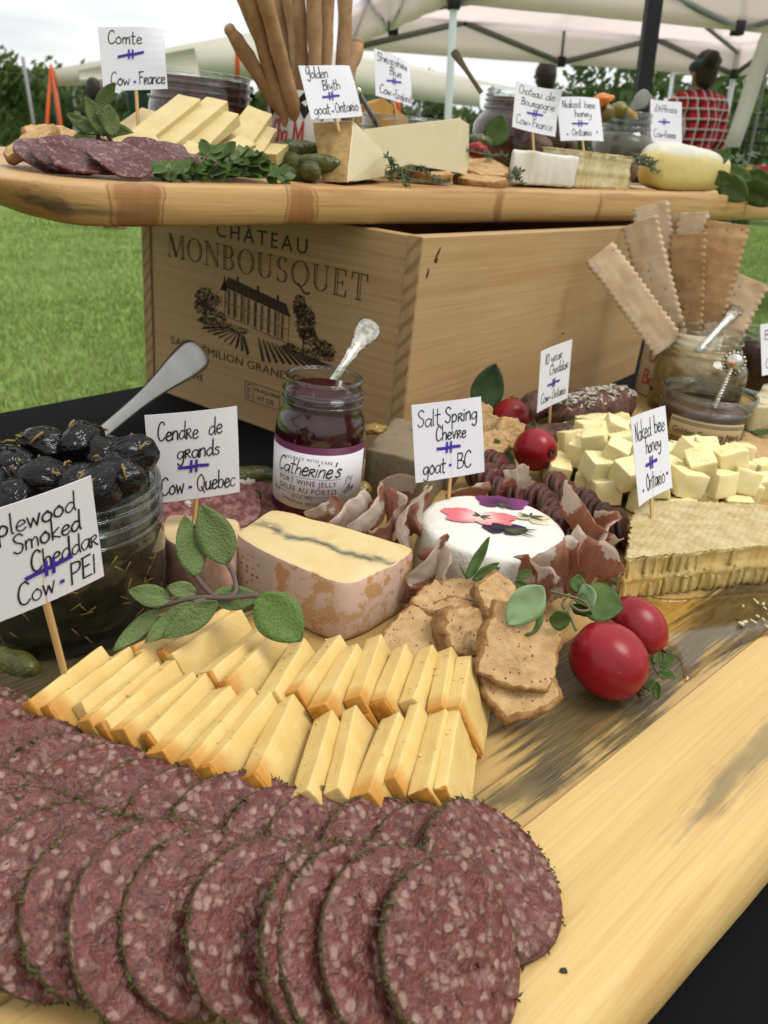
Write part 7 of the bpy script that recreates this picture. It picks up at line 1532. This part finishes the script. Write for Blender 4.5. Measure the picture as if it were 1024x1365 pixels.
# salami fan along the edge
mus = Mt('cured_salami'); v = mus.co(rand=3); d_ = mus.vor(480, mus.warp(v, 250, .002)); mus.bump(d_, .4, .0005); M_us = mus.set(mus.mix(mus.math('MAXIMUM', mus.math('MULTIPLY', mus.ramp(mus.noise(230, mus.co(rand=3), 3, .6, .8), (.54, 0), (.66, 1)), .8), mus.ramp(d_, (.08, .8), (.26, 0))), mus.mix(mus.noise(160, v, 4), (.055, .012, .012), (.13, .035, .032)), (.34, .19, .16)), .34, spec=.3)
mb = MB(); r_ = .0195
slab(mb, [(r_ * math.cos(k * math.pi / 22) * (1 + .03 * math.sin(k * .9)), r_ * math.sin(k * math.pi / 22)) for k in range(44)], -.0018, 0, .0005, 0, None, None, 8, True, lambda x, y: 4 * x * x - 3 * y * y + 3 * x * y + .0012 * noise.noise(Vector((x * 90, y * 90, 2)))); us0 = mb.build('salami_slice', M_us); nus = 0
for i, (px, py, d, tilt) in enumerate(((62, 205, .075, 12), (86, 206, .06, 14), (108, 208, .045, 16), (136, 206, .045, 13), (160, 210, .032, 17), (198, 207, .05, 12), (216, 206, .06, 10), (238, 209, .05, 9), (285, 210, .05, 18), (322, 216, .05, 10))):
    c = V(px, py, d); n_ = Vector((.30 + .05 * math.sin(i * 1.7), -.33 - .04 * (i % 2), .88)); M = frame(c, (1, .9, 0), n_) @ RZ(i * 47)
    o = us0 if nus == 0 else us0.copy()
    if nus: COL.objects.link(o)
    o.matrix_world = M; nus += 1
    tag(o, '%s thin dark salami slice from the left on the plank' % ORD[i], 'salami', 'thin salami slices along the plank edge')
# sage bunch
c0 = V(140, 165, .10); e = empty('sage_bunch', T(c0), 'bunch of large sage leaves standing in front of the low preserve jar', 'herb'); D0 = DEP(c0)
for i, (a, b, c, d_, w, roll, bend) in enumerate(((140, 182, 112, 140, 22, 20, .5), (145, 182, 118, 128, 26, -25, .3), (130, 178, 96, 152, 20, 10, .6), (150, 182, 152, 142, 30, 40, .4), (140, 178, 176, 184, 30, 0, .3), (128, 182, 98, 178, 20, 30, .4), (135, 160, 108, 132, 20, -10, .7), (128, 150, 148, 134, 20, 20, .6), (160, 170, 180, 180, 14, -30, .5), (126, 170, 104, 165, 18, 20, .3))): leafat(a, b, c, d_, D0 + .005 * (i % 3), D0 - .004 * (i % 4), w, M_sage, e, roll, bend, .2, 'leaf', i)
EI = e.matrix_world.inverted(); mb = MB(); tube(mb, spline([EI @ V(150, 190, .10), EI @ V(138, 172, .10), EI @ V(128, 150, .10)], 5), .0013, 6); mb.build('stem', M_stem, e)
# pale cheese batons
mct = Mt('firm_cheese'); v = mct.co(rand=2); f = mct.noise(70, v, 4); mct.bump(mct.math('ADD', f, mct.math('MULTIPLY', mct.noise(500, v, 2), .4)), .3, .0008); M_firm = mct.set(mct.mix(mct.ramp(f, (.3, 0), (.7, 1)), (.66, .50, .22), (.74, .60, .30)), .42, sss=.25, sr=(1, .7, .35), ss=.004)
def baton(a, b, da, db, hp, wd, label, seed, roll=0):
    A_, B_ = V(a[0], a[1], da), V(b[0], b[1], db); d = B_ - A_; h = MM(hp, (A_ + B_) / 2); M = frame((A_ + B_) / 2, d, Quaternion(d.normalized(), R_(roll)) @ Vector((0, -.45, .9))); mb = MB()
    bm = bmesh.new(); bmesh.ops.create_cube(bm, size=1); rr = random.Random(seed)
    for q in bm.verts: q.co = Vector((q.co.x * d.length, q.co.y * wd * 1.3, q.co.z * h * (.62 + .76 * q.co.x) - h * .25)) + Vector([rr.uniform(-.0008, .0008) for _ in range(3)])
    bmesh.ops.bevel(bm, geom=bm.edges[:], offset=.0004, segments=1, affect='EDGES'); bmesh.ops.subdivide_edges(bm, edges=[q for q in bm.edges if q.calc_length() > .01], cuts=4, use_grid_fill=True); bm_out(bm, mb, 0, True); mb.rough(.0003, 110, seed)
    o = mb.build('cheese_baton', M_firm, None, M); o.data.set_sharp_from_angle(angle=R_(28)); return tag(o, label, 'cheese', 'pale cheese batons by the Comte card')
baton((168, 184), (254, 140), .09, .11, 17, .014, 'pale cheese baton leaning highest behind the others', 1)
baton((196, 190), (291, 149), .075, .10, 18, .014, 'longest pale cheese baton crossing the middle of the heap', 2)
baton((236, 196), (306, 167), .065, .09, 17, .014, 'pale cheese baton below the longest one with a broken corner', 3)
baton((300, 196), (345, 164), .07, .10, 26, .016, 'thick pale cheese baton standing up near the breadstick cup', 4, 10)
baton((330, 202), (354, 180), .065, .09, 22, .012, 'short pale cheese baton under the thick one', 5, 10)
baton((350, 192), (376, 206), .075, .06, 18, .014, 'pale cheese baton sloping down to the gherkins', 6)
baton((146, 168), (206, 165), .13, .14, 15, .016, 'pale cheese baton lying flat behind the toothpick', 7)
baton((152, 184), (210, 192), .085, .075, 9, .016, 'thin pale cheese baton lying low behind the salami', 8)
baton((262, 202), (330, 204), .05, .055, 8, .012, 'pale cheese baton lying flat behind the oregano', 9)
baton((235, 207), (262, 200), .05, .06, 9, .010, 'crumbly little cheese baton behind the oregano', 10)
# low preserve jar
def potjar(name, px, d, half, ytop, label, fillmat, fillname, prof, threads, fill, ybase=None):
    b = U(px, d); s = MM(1, b); R = half * s; H = ZAT(px, ytop, b) - b.z; e2 = empty(name, T(b.x, b.y, b.z + .0004), label, 'jar')
    jarglass([(r * R, z * H) for r, z in prof], [(r * R, z * H) for r, z in threads], e2, .0014); mb = MB(); lathe(mb, [(r * R, z * H) for r, z in fill], 40); mb.build(fillname, fillmat, e2); return e2, b, R, H
mpr = Mt('red_preserve'); v = mpr.co(); mpr.bump(mpr.noise(120, v, 4), .7, .002); M_pres = mpr.set(mpr.mix(mpr.ramp(mpr.noise(90, v, 5), (.38, 0), (.68, 1)), (.030, .006, .005), (.13, .026, .016)), .25)
LOWP = [(0, .02), (.9, .01), (.98, .05), (1, .14), (1, .60), (.97, .68), (.94, .72), (.94, .98), (.92, 1)]
potjar('preserve_jar', 268, .21, 66, 101, 'low wide jar of dark red preserve behind the cheese batons', M_pres, 'preserve', LOWP, [(.985, .70), (.965, .79), (.965, .88)], [(0, .04), (.9, .04), (.98, .14), (.98, .6), (.95, .69), (.925, .73), (.925, .95), (.3, .97), (0, .93)])
# breadsticks in a paper wrapped cup
b = U(402, .145); s = MM(1, b); RCB = 50 * s; HB = ZAT(402, 124, b) - b.z; e = empty('breadstick_cup', T(b.x, b.y, b.z + .0005), 'cup wrapped in black and white chequered paper holding breadsticks', 'cup')
mb = MB(); lathe(mb, [(RCB * .82, 0), (RCB * .9, HB * .3), (RCB, HB), (RCB * .98, HB), (RCB * .88, HB * .3), (RCB * .78, .004), (0, .004)], 40); mb.build('paper_wrap', plain('wrap_paper', (.56, .52, .47), .8, .08, 30), e)
JA = math.atan2(CAM.y - b.y, CAM.x - b.x); fnb = lambda x, z: cyl(x, z, .0007, RCB * (.86 + .14 * max(0, min(1, z / HB))) )
mb = MB(); mb2 = MB()
for i in range(-5, 6):
    for j in range(2):
        x = i * .0165 + (.00825 if j else 0); z = HB * (.86 - j * .17)
        (mb if True else mb2).add([fnb(x - .008, z), fnb(x, z + HB * .15 if z + HB * .15 < HB else HB), fnb(x + .008, z), fnb(x, z - HB * .2)], [(0, 1, 2), (0, 2, 3)], 0, False) if j == 0 else None
mb.build('black_checks', M_black, e)
mb = MB(); handwrite(mb, 'Cha', -.031, -.015, HB * .36, HB * .26, .0016, fnb, random.Random(5), .1); handwrite(mb, 'M', -.010, .0, HB * .36, HB * .26, .0016, fnb, random.Random(5), .1) if 'M' in HW else None; mb.build('red_lettering', M_red, e)
mbs = Mt('breadstick_crust'); v = mbs.co(rand=3); f = mbs.noise(60, v, 5); mbs.bump(mbs.noise(260, v, 4), .5, .001); M_bstick = mbs.set(mbs.mix(mbs.ramp(f, (.32, 0), (.7, 1)), (.30, .155, .065), (.47, .285, .145)), .7)
for i, (tx, ty, rx_, w, dd_, lab) in enumerate(((307, 40, 360, 20, -.008, 'breadstick leaning farthest left in the cup'), (312, -30, 368, 21, .0, 'thick breadstick second from the left in the cup'), (330, -40, 376, 21, -.018, 'long breadstick third from the left in the cup'), (346, -30, 386, 22, -.026, 'front breadstick crossing the middle of the cup'), (380, -30, 394, 20, .018, 'breadstick behind the front one in the cup'), (366, -30, 400, 19, .026, 'narrow breadstick at the back of the cup'), (396, -30, 404, 20, -.012, 'straight breadstick in the middle of the cup'), (416, -35, 410, 20, -.022, 'breadstick just right of the middle in the cup'), (434, -20, 424, 18, .016, 'breadstick at the back right of the cup'), (437, -30, 430, 22, -.016, 'tall straight breadstick right of the middle in the cup'), (460, -30, 446, 20, -.004, 'tall breadstick at the right of the cup'), (478, 58, 462, 19, .0, 'single short breadstick standing apart on the right'))):
    bx_ = rx_ + (rx_ - tx) * 66 / max(60, 124 - ty) if i < 11 else 462
    A_ = V(bx_, 190 if i < 11 else 165, .145 + dd_ * .5); B_ = V(tx, ty, .145 + dd_ * 1.5 + .02); d = B_ - A_; r = MM(w / 2, B_); mb = MB(); rr = random.Random(i); n = 14; bow = .006 * math.sin(i * 2.1); pts = [A_ * 0 + d * (k / n) + Vector((bow * math.sin(math.pi * k / n), 0, 0)) for k in range(n + 1)]
    tube(mb, pts, [r * (1 + .06 * math.sin(k * 1.3 + i)) * (.7 if k == n else 1) for k in range(n + 1)], 12); blob(mb, pts[-1], r * .78, 2, .1, 2, i); mb.rough(.0008, 110, i); o = mb.build('breadstick', M_bstick, None, T(A_)); tag(o, lab, 'breadstick', 'breadsticks in the chequered cup')
# gherkins
for i, (px, py, d, dr, L_, r, lab) in enumerate(((402, 204, .075, (1, .5, .35), .042, .0095, 'large green gherkin on top of the gherkin pile'), (384, 218, .06, (.8, -.6, .2), .034, .0085, 'green gherkin at the left of the gherkin pile'), (408, 228, .04, (.5, -1, .05), .034, .008, 'green gherkin pointing to the viewer in the gherkin pile'), (428, 218, .035, (.35, .1, -.75), .036, .0065, 'pale green gherkin standing on end against the tan cheese rind'), (396, 232, .05, (1, .2, 0), .03, .008, 'green gherkin lying lowest in the gherkin pile'))): gherkin(V(px, py, d), dr, L_, r, lab, 'gherkins on the plank', 10 + i)
# two wedges of hard goat cheese
mgr = Mt('granular_rind'); v = mgr.co(); f = mgr.noise(150, v, 5); mgr.bump(f, .8, .0015); M_grind = mgr.set(mgr.mix(mgr.ramp(f, (.3, 0), (.7, 1)), (.36, .21, .07), (.56, .38, .16)), .8)
mgp = Mt('ivory_paste'); v = mgp.co(); f = mgp.noise(60, v, 4); mgp.bump(f, .25, .0008); M_ivory = mgp.set(mgp.mix(mgp.math('MULTIPLY', mgp.ramp(mgp.vor(60, v), (.05, 1), (.10, 0)), .35), mgp.mix(f, (.68, .58, .36), (.75, .66, .44)), (.62, .40, .14)), .45, sss=.25, ss=.004)
def solid(name, pts, thick, mats, faces_m, label, cat, seed, bev=.0012, grp=None):
    """front outline pts (px, py, d) pushed back by a vector; faces_m: material per side"""
    F_ = [V(*p) for p in pts]; c = sum(F_, Vector()) / len(F_); th = Vector(thick); bm = bmesh.new(); a = [bm.verts.new(p - c) for p in F_]; b_ = [bm.verts.new(p - c + th) for p in F_]; n = len(a)
    fl = [bm.faces.new(a), bm.faces.new(b_[::-1])]; fl[1].material_index = fl[0].material_index = faces_m[0]
    for k in range(n): f = bm.faces.new((a[(k + 1) % n], a[k], b_[k], b_[(k + 1) % n])); f.material_index = faces_m[1 + k]
    bmesh.ops.recalc_face_normals(bm, faces=bm.faces[:]); bmesh.ops.bevel(bm, geom=bm.edges[:], offset=bev, segments=2, affect='EDGES'); bmesh.ops.subdivide_edges(bm, edges=[q for q in bm.edges if q.calc_length() > .008], cuts=5, use_grid_fill=True); bmesh.ops.triangulate(bm, faces=[f for f in bm.faces if len(f.verts) > 4])
    bm.verts.index_update(); mb = MB(); mb.add([q.co.copy() for q in bm.verts], [[q.index for q in f.verts] for f in bm.faces], 0, True); mb.m = [f.material_index for f in bm.faces]; bm.free(); mb.rough(.0003, 90, seed); o = mb.build(name, mats, None, T(c)); o.data.set_sharp_from_angle(angle=R_(26)); return tag(o, label, cat, grp)
F_ = [V(*p) for p in ((417, 163, .058), (471, 161, .030), (464, 243, .012), (430, 242, .034), (513, 236, .040), (513, 206, .040), (440, 165, .085), (500, 200, .085), (445, 236, .09), (500, 236, .085))]; cc = sum(F_, Vector()) / len(F_)
bm = bmesh.new()
for p in F_: bm.verts.new(p - cc)
bmesh.ops.convex_hull(bm, input=bm.verts[:]); bmesh.ops.dissolve_limit(bm, angle_limit=R_(4), verts=bm.verts[:], edges=bm.edges[:]); nr = (F_[1] - F_[0]).cross(F_[3] - F_[0]).normalized(); bm.normal_update()
if nr.dot(CAM - cc) < 0: nr = -nr
rv_ = RC @ Vector((1, 0, 0))
bmesh.ops.bevel(bm, geom=bm.edges[:], offset=.0006, segments=1, affect='EDGES'); bm.normal_update()
for f in bm.faces: f.material_index = 0 if f.normal.dot(rv_) > .4 or f.normal.z > .6 else 1
bmesh.ops.triangulate(bm, faces=bm.faces[:]); bmesh.ops.subdivide_edges(bm, edges=[q for q in bm.edges if q.calc_length() > .008], cuts=4, use_grid_fill=True); bmesh.ops.triangulate(bm, faces=[f for f in bm.faces if len(f.verts) > 4])
bm.verts.index_update(); mb = MB(); mb.add([q.co.copy() for q in bm.verts], [[q.index for q in f.verts] for f in bm.faces], 0, True); mb.m = [f.material_index for f in bm.faces]; bm.free(); mb.rough(.0007, 110, 2)
o = mb.build('goat_cheese_wedge', [M_ivory, M_grind], None, T(cc)); tag(o, 'hard cheese piece showing its tan granular rind beside the gherkins', 'cheese'); o.data.set_sharp_from_angle(angle=R_(26))
solid('goat_cheese_wedge', [(484, 172, .05), (613, 157, .05), (612, 231, .045), (545, 219, .045), (500, 235, .045)], (.012, .045, -.003), [M_ivory, M_grind], [0, 0, 0, 1, 0, 0], 'tall ivory cheese wedge leaning right of the tan rind piece', 'cheese', 4, .0005)
# orange blue cheese and low glass bowl behind
solid('orange_cheese', [(484, 140, .17), (512, 131, .17), (545, 158, .17), (545, 175, .17), (484, 175, .17)], (-.01, .03, 0), [plain('orange_cheese', (.56, .29, .06), .5, .25, 60)], [0] * 6, 'orange veined cheese piece behind the ivory wedge', 'cheese', 6)
potjar('glass_bowl', 532, .125, 58, 158, 'low glass bowl of red jam behind the ivory wedge', M_pres, 'jam', LOWP, [(.97, .8)], [(0, .05), (.9, .05), (.95, .15), (.95, .6), (.9, .8), (0, .8)])
a, b = V(503, 166, .13), V(478, 124, .13); e = empty('twisted_spoon', T(a), 'dark twisted metal spoon handle behind the Golden Blyth card', 'spoon'); d = b - a; mb = MB(); u = d.normalized().orthogonal(); w_ = d.normalized().cross(u)
for ph in (0, math.pi): tube(mb, [d * (i / 50) + (u * math.cos(i * .8 + ph) + w_ * math.sin(i * .8 + ph)) * .0016 for i in range(51)], .0014, 6)
mb.build('twisted_shank', M_grey, e); mb = MB(); blob(mb, d * 1.04, (.004, .002, .004), 2); mb.build('handle_end', M_silver, e)
# herbs along the edge
def sprig(name, pts, d, nleaf, size, label, seed, mat, hang=0, spread=9, tiny=False):
    """stems through pixel points with small leaves"""
    c0 = V(pts[0][0][0], pts[0][0][1], d); e2 = empty(name, T(c0), label, 'herb'); EI = e2.matrix_world.inverted(); rr = random.Random(seed); leafm = MB(); stm = MB()
    for st in pts:
        P3 = spline([EI @ V(p[0], p[1], d - (p[2] if len(p) > 2 else 0)) for p in st], 6); tube(stm, P3, .0007, 5); k = max(2, int(nleaf * len(P3) / 20))
        for q in range(k):
            t = q / k * (len(P3) - 1); i = int(t); p = P3[i]; tg = (P3[min(i + 1, len(P3) - 1)] - P3[max(0, i - 1)]).normalized(); a = rr.uniform(0, 6.28); o1 = tg.orthogonal().normalized(); dr = (Quaternion(tg, a) @ o1 + tg * rr.uniform(.2, .8)).normalized(); L_ = size * rr.uniform(.7, 1.25)
            leaf(leafm, L_, L_ * (.34 if tiny else .68), rr.uniform(.1, .7), .25, frame(p, dr, (Vector((0, -.5, .8)) + Vector((rr.uniform(-.6, .6), rr.uniform(-.6, .6), 0)))), 0, 4 if tiny else 7, 2 if tiny else 4, 1, 0, .05, q)
    o = leafm.build('leaves', mat, e2); o['kind'] = 'stuff'; stm.build('stem', M_stem, e2); return e2
M_oreg = leafmat('oregano_leaf', (.055, .11, .018), (.12, .185, .038), 60, .45, .15)
M_thyme = leafmat('thyme_leaf', (.028, .052, .012), (.07, .105, .028), 60, .5, .1)
sprig('oregano_sprig', [[(200, 226), (230, 230), (262, 222), (282, 200)], [(215, 232), (250, 234), (290, 232)]], .025, 34, .011, 'oregano sprig with one tall leaf lying along the plank edge', 1, M_oreg)
sprig('oregano_sprig', [[(280, 232), (310, 226), (345, 222), (380, 236)], [(292, 218), (296, 205)], [(300, 236), (340, 234), (384, 240)], [(310, 215), (330, 210), (352, 218)]], .025, 36, .011, 'dense oregano sprig ending at the gherkins', 2, M_oreg)
sprig('thyme_sprig', [[(520, 212), (530, 228), (545, 238), (590, 244)], [(515, 232), (535, 226), (560, 230)], [(535, 226, .0), (540, 245, .008), (545, 258, .012), (548, 272, .014)], [(560, 222), (575, 236), (598, 240)], [(516, 208), (522, 226), (520, 242)]], .018, 60, .0052, 'dark thyme sprig hanging over the plank edge before the ivory wedge', 3, M_thyme, tiny=True)
sprig('thyme_sprig', [[(684, 226), (690, 238), (698, 246)], [(682, 240), (690, 232), (694, 228)]], .02, 46, .0055, 'little thyme tip beside the white cheese', 4, M_thyme, tiny=True)
sprig('thyme_sprig', [[(845, 206), (855, 214), (868, 224), (884, 234)], [(846, 222), (860, 220), (876, 228)], [(848, 212), (862, 212), (874, 220)]], .03, 50, .008, 'thyme sprig between upper honeycomb and loaf shaped cheese', 5, M_thyme, tiny=True)
sprig('thyme_sprig', [[(620, 200), (640, 204), (660, 208)], [(650, 210), (668, 206), (678, 214)]], .06, 40, .006, 'thyme sprig on the cracker stack by the tall jar', 6, M_thyme, tiny=True)
# crackers stack
for i, (px, py, d, r, nrm, lab) in enumerate(((640, 236, .04, .027, (-.02, -.10, .99), 'scalloped cracker lying lowest in the stack on the plank'), (648, 222, .055, .025, (.06, -.35, .93), 'scalloped cracker leaning on the stack on the plank'), (575, 228, .05, .022, (.0, -.1, .99), 'cracker lying under the ivory wedge'))): c = V(px, py, d); biscuit(px, py, DEP(c), 6, r, nrm, 15 * i, lab, 90 + i, .0075, 'crackers in front of the tall jar', [M_biscuit, M_bedge], 1.1, .04)
# tall jar
TALL = [(0, .02), (.9, .01), (1, .04), (1, .52), (.97, .62), (.85, .72), (.76, .77), (.75, .82), (.75, .98), (.73, 1)]
e2, b, R, H = potjar('preserve_jar', 678, .15, 56, 122, 'tall glass jar of brown red preserve with a spoon in it', M_pres, 'preserve', TALL, [(.78, .79), (.765, .87), (.765, .93)], [(0, .04), (.9, .04), (.985, .08), (.985, .52), (.955, .62), (.835, .72), (.745, .77), (.735, .92), (0, .93)])
spoon('spoon', V(642, 124, .15), V(604, 67, .17), .0055, .0014, plain('dull_brass', (.20, .17, .11), .4, .2, 90), 'thin dull spoon handle rising from the tall preserve jar', [(0, .5, 0), (.3, .45, .01), (.6, .5, .014), (.9, .85, .004), (.98, .7, 0), (1, .2, 0)])
o = leafat(656, 196, 664, 163, DEP(V(660, 180, .085)), DEP(V(660, 180, .09)), 34, M_herbleaf, None, 5, .3, .15, 'loose_leaf', 3); tag(o, 'broad green leaf standing against the tall preserve jar', 'leaf')
gherkin(V(640, 190, .09), (1, .3, .1), .03, .008, 'dark green gherkin slice at the foot of the tall jar', None, 31)
mb = MB(); blob(mb, (0, 0, 0), (.012, .01, .008), 3, .1, 2, 4); o = mb.build('grape', M_apple); o.matrix_world = T(V(636, 200, .085)); tag(o, 'small dark red fruit at the foot of the tall jar', 'fruit')
for i, (px, py, lab) in enumerate(((735, 190, 'brown dried fig behind the white cheese'), (752, 196, 'smaller brown dried fig by the honey card'), (718, 196, 'dried fig behind the Bourgogne toothpick'))):
    mb = MB(); blob(mb, (0, 0, 0), (.017, .016, .014), 3, .15, 3, i); o = mb.build('dried_fig', plain('fig_skin', (.11, .065, .035), .6, .4, 60) if i == 0 else bpy.data.materials['fig_skin']); o.matrix_world = T(V(px, py, .10)); tag(o, lab, 'fig', 'dried figs on the plank')
# bloomy white cheese
mwr = Mt('bloomy_rind'); v = mwr.co(); f = mwr.noise(60, mwr.co((1, 1, .35)), 5); mwr.bump(f, .7, .003); M_bloom = mwr.set(mwr.mix(mwr.ramp(f, (.3, 0), (.7, 1)), (.62, .56, .46), (.80, .77, .70)), .85)
a_, b_, c_, d_ = V(676, 240, .035), V(766, 246, .02), V(766, 240, .085), V(684, 236, .09); pts_ = [Vector((q.x, q.y, 0)) for q in (a_, b_, c_, d_)]
hh_ = ZAT(720, 208, a_.lerp(b_, .5)) - utop(a_)
cc = sum(pts_, Vector()) / 4; mb = MB(); out_ = [(p.x - cc.x, p.y - cc.y) for p in resample([q + (q - cc).normalized() * .0 for q in pts_], 60, True)]
for _ in range(3): out_ = [((out_[i - 1][0] + 2 * out_[i][0] + out_[(i + 1) % 60][0]) / 4, (out_[i - 1][1] + 2 * out_[i][1] + out_[(i + 1) % 60][1]) / 4) for i in range(60)]
slab(mb, out_, 0, hh_, .003, 0, None, None, 5); mb.rough(.0016, 60, 3); o = mb.build('bloomy_cheese', M_bloom, None, T(cc.x, cc.y, utop(cc) + .0015)); tag(o, 'white bloomy rind cheese with wrinkled sides under the Bourgogne card', 'cheese')
# upper honeycomb
q1, q2 = V(768, 240, .03), V(842, 242, .03); nb = Vector((UN.x, UN.y, 0)) * .05; z0_ = utop(q1)
mpc = Mt('pale_comb'); mpc.bump(mpc.noise(200, mpc.co(), 4), .6, .002)
honeycomb('honeycomb', [(q1.x, q1.y), (q2.x, q2.y), (q2.x + nb.x, q2.y + nb.y), (q1.x + nb.x, q1.y + nb.y)], z0_ + .001, ZAT(800, 206, q1.lerp(q2, .5)), 'small square of pale honeycomb on the plank', .0055, core=mpc.set(mpc.mix(mpc.ramp(mpc.noise(60, mpc.co(), 4), (.3, 0), (.7, 1)), (.58, .46, .22), (.78, .70, .46)), .4, sss=.3, ss=.004))
# pickled pepper jar
M_brine = plain('brine', (.10, .085, .045), .3, .4, 50)
e2, b, R, H = potjar('pickle_jar', 822, .13, 40, 150, 'glass jar of pickled peppers behind the upper honeycomb', M_brine, 'pickled_vegetables', TALL, [(.78, .8), (.765, .9)], [(0, .04), (.9, .04), (.95, .08), (.95, .5), (.9, .6), (.7, .72), (0, .74)])
for i, (px, py, r, m, lab) in enumerate(((800, 134, (.018, .012, .008), (.62, .20, .03), 'orange pepper slice standing up on the pickle jar'), (806, 150, (.013, .012, .012), (.16, .12, .03), 'olive green pickled pepper on the pickle jar'), (826, 146, (.012, .010, .010), (.20, .18, .04), 'pale green pickled pepper in the middle of the jar mouth'), (838, 150, (.016, .008, .006), (.66, .33, .04), 'yellow orange pepper strip hanging over the jar rim'))):
    mb = MB(); blob(mb, (0, 0, 0), r, 3, .25, 1.6, i + 2); o = mb.build('pickled_pepper', plain('pepper_%d' % i if False else 'pepper_skin', m, .3, .15, 60)); o.matrix_world = T(V(px, py, .13)) @ RY(15 * i - 20); tag(o, lab, 'pepper', 'pickled peppers in the jar')
spoon('spoon', V(835, 152, .13), V(866, 124, .11), .012, .0015, plain('dull_steel', (.25, .26, .22), .35, .2, 60), 'broad dull spoon leaning from the pickle jar onto the black pole', [(0, .3, 0), (.3, .5, .02), (.6, 1, .03), (.9, .9, .0), (1, .4, 0)])
mb = MB(); blob(mb, (0, 0, 0), (.010, .010, .012), 3, .2, 2, 5); o = mb.build('nut', plain('nut_skin', (.17, .085, .045), .6, .3, 90)); o.matrix_world = T(V(840, 228, .035)); tag(o, 'brown nut wedged between the upper honeycomb and the thyme', 'nut')
# loaf shaped soft cheese
A_, B_ = V(868, 224, .045), V(958, 226, .035); A_, B_ = rest(A_), rest(B_); d = B_ - A_; Ln = d.length * 1.18; hh_ = ZAT(905, 194, A_.lerp(B_, .5)) - A_.z; M = frame(A_.lerp(B_, .5), (d.x, d.y, 0), (0, 0, 1)); mb = MB(); loops = []
for i in range(21):
    t = i / 20 * 2 - 1; k = max(.02, (1 - abs(t) ** 5) ** .5); L_ = []
    for j in range(28):
        a = 2 * math.pi * j / 28; cy_ = math.copysign(abs(math.cos(a)) ** .7, math.cos(a)); cz_ = math.copysign(abs(math.sin(a)) ** .75, math.sin(a)); L_.append((t * Ln / 2, .026 * k * cy_, hh_ * .5 + hh_ * .5 * k * cz_ * (1 - .12 * t)))
    loops.append(L_)
mlo = Mt('cream_loaf'); v = mlo.co(); x, y, z = mlo.sep(v); f = mlo.noise(50, v, 4); mlo.bump(f, .4, .002); wz = mlo.math('ADD', z, mlo.math('MULTIPLY', mlo.math('SUBTRACT', mlo.noise(25, v, 3), .5), .016)); M_loaf = mlo.set(mlo.mix(mlo.ramp(wz, (hh_ * .74 if hh_ * .74 < 1 else .03, 0), (hh_ * .80, 1)), mlo.mix(f, (.70, .54, .18), (.78, .65, .29)), (.70, .66, .55)), .5, sss=.2, ss=.004)
loft(mb, loops, 0, True); mb.rough(.0012, 50, 2); o = mb.build('loaf_cheese', M_loaf, None, M); tag(o, "pale yellow loaf shaped cheese under the d'Affinois card", 'cheese')
# leaves spilling over the right end
for i, (a, b, c, d_, w, lab) in enumerate(((950, 220, 965, 200, 20, 'upright dark leaf behind the loaf shaped cheese'), (958, 236, 990, 262, 34, 'dark green leaf hanging over the plank right of the loaf cheese'), (985, 245, 1024, 276, 34, 'large dark leaf spilling over the right end of the plank'), (965, 225, 1000, 232, 24, 'brownish leaf lying behind the hanging leaves'), (990, 232, 1030, 244, 24, 'dark leaf at the right edge of the plank'), (946, 232, 960, 244, 20, 'small leaf tucked against the loaf cheese'))):
    D_ = DEP(V(a, 240, .02)); o = leafat(a, b, c, d_, D_, D_ - .03, w, M_herbleaf, None, 20 * (i % 3 - 1), .5, .25, 'loose_leaf', i); tag(o, lab, 'leaf', 'dark leaves at the right end of the plank')
mb = MB(); 
e = empty('herb_sprig', T(V(975, 232, .04)), 'bushy dark herb clump behind the hanging leaves', 'herb'); EI = e.matrix_world.inverted()
lm = MB(); rr = random.Random(9)
for _ in range(60):
    p = EI @ V(rr.uniform(948, 1010), rr.uniform(205, 240), rr.uniform(.02, .08)); leaf(lm, .014, .008, .4, .25, frame(p, (rr.uniform(-1, 1), rr.uniform(-1, 1), rr.uniform(-.3, .8)), (0, -.4, 1)), 0, 4, 2, 1, 0, .05, 1)
o = lm.build('leaves', M_thyme, e); o['kind'] = 'stuff'
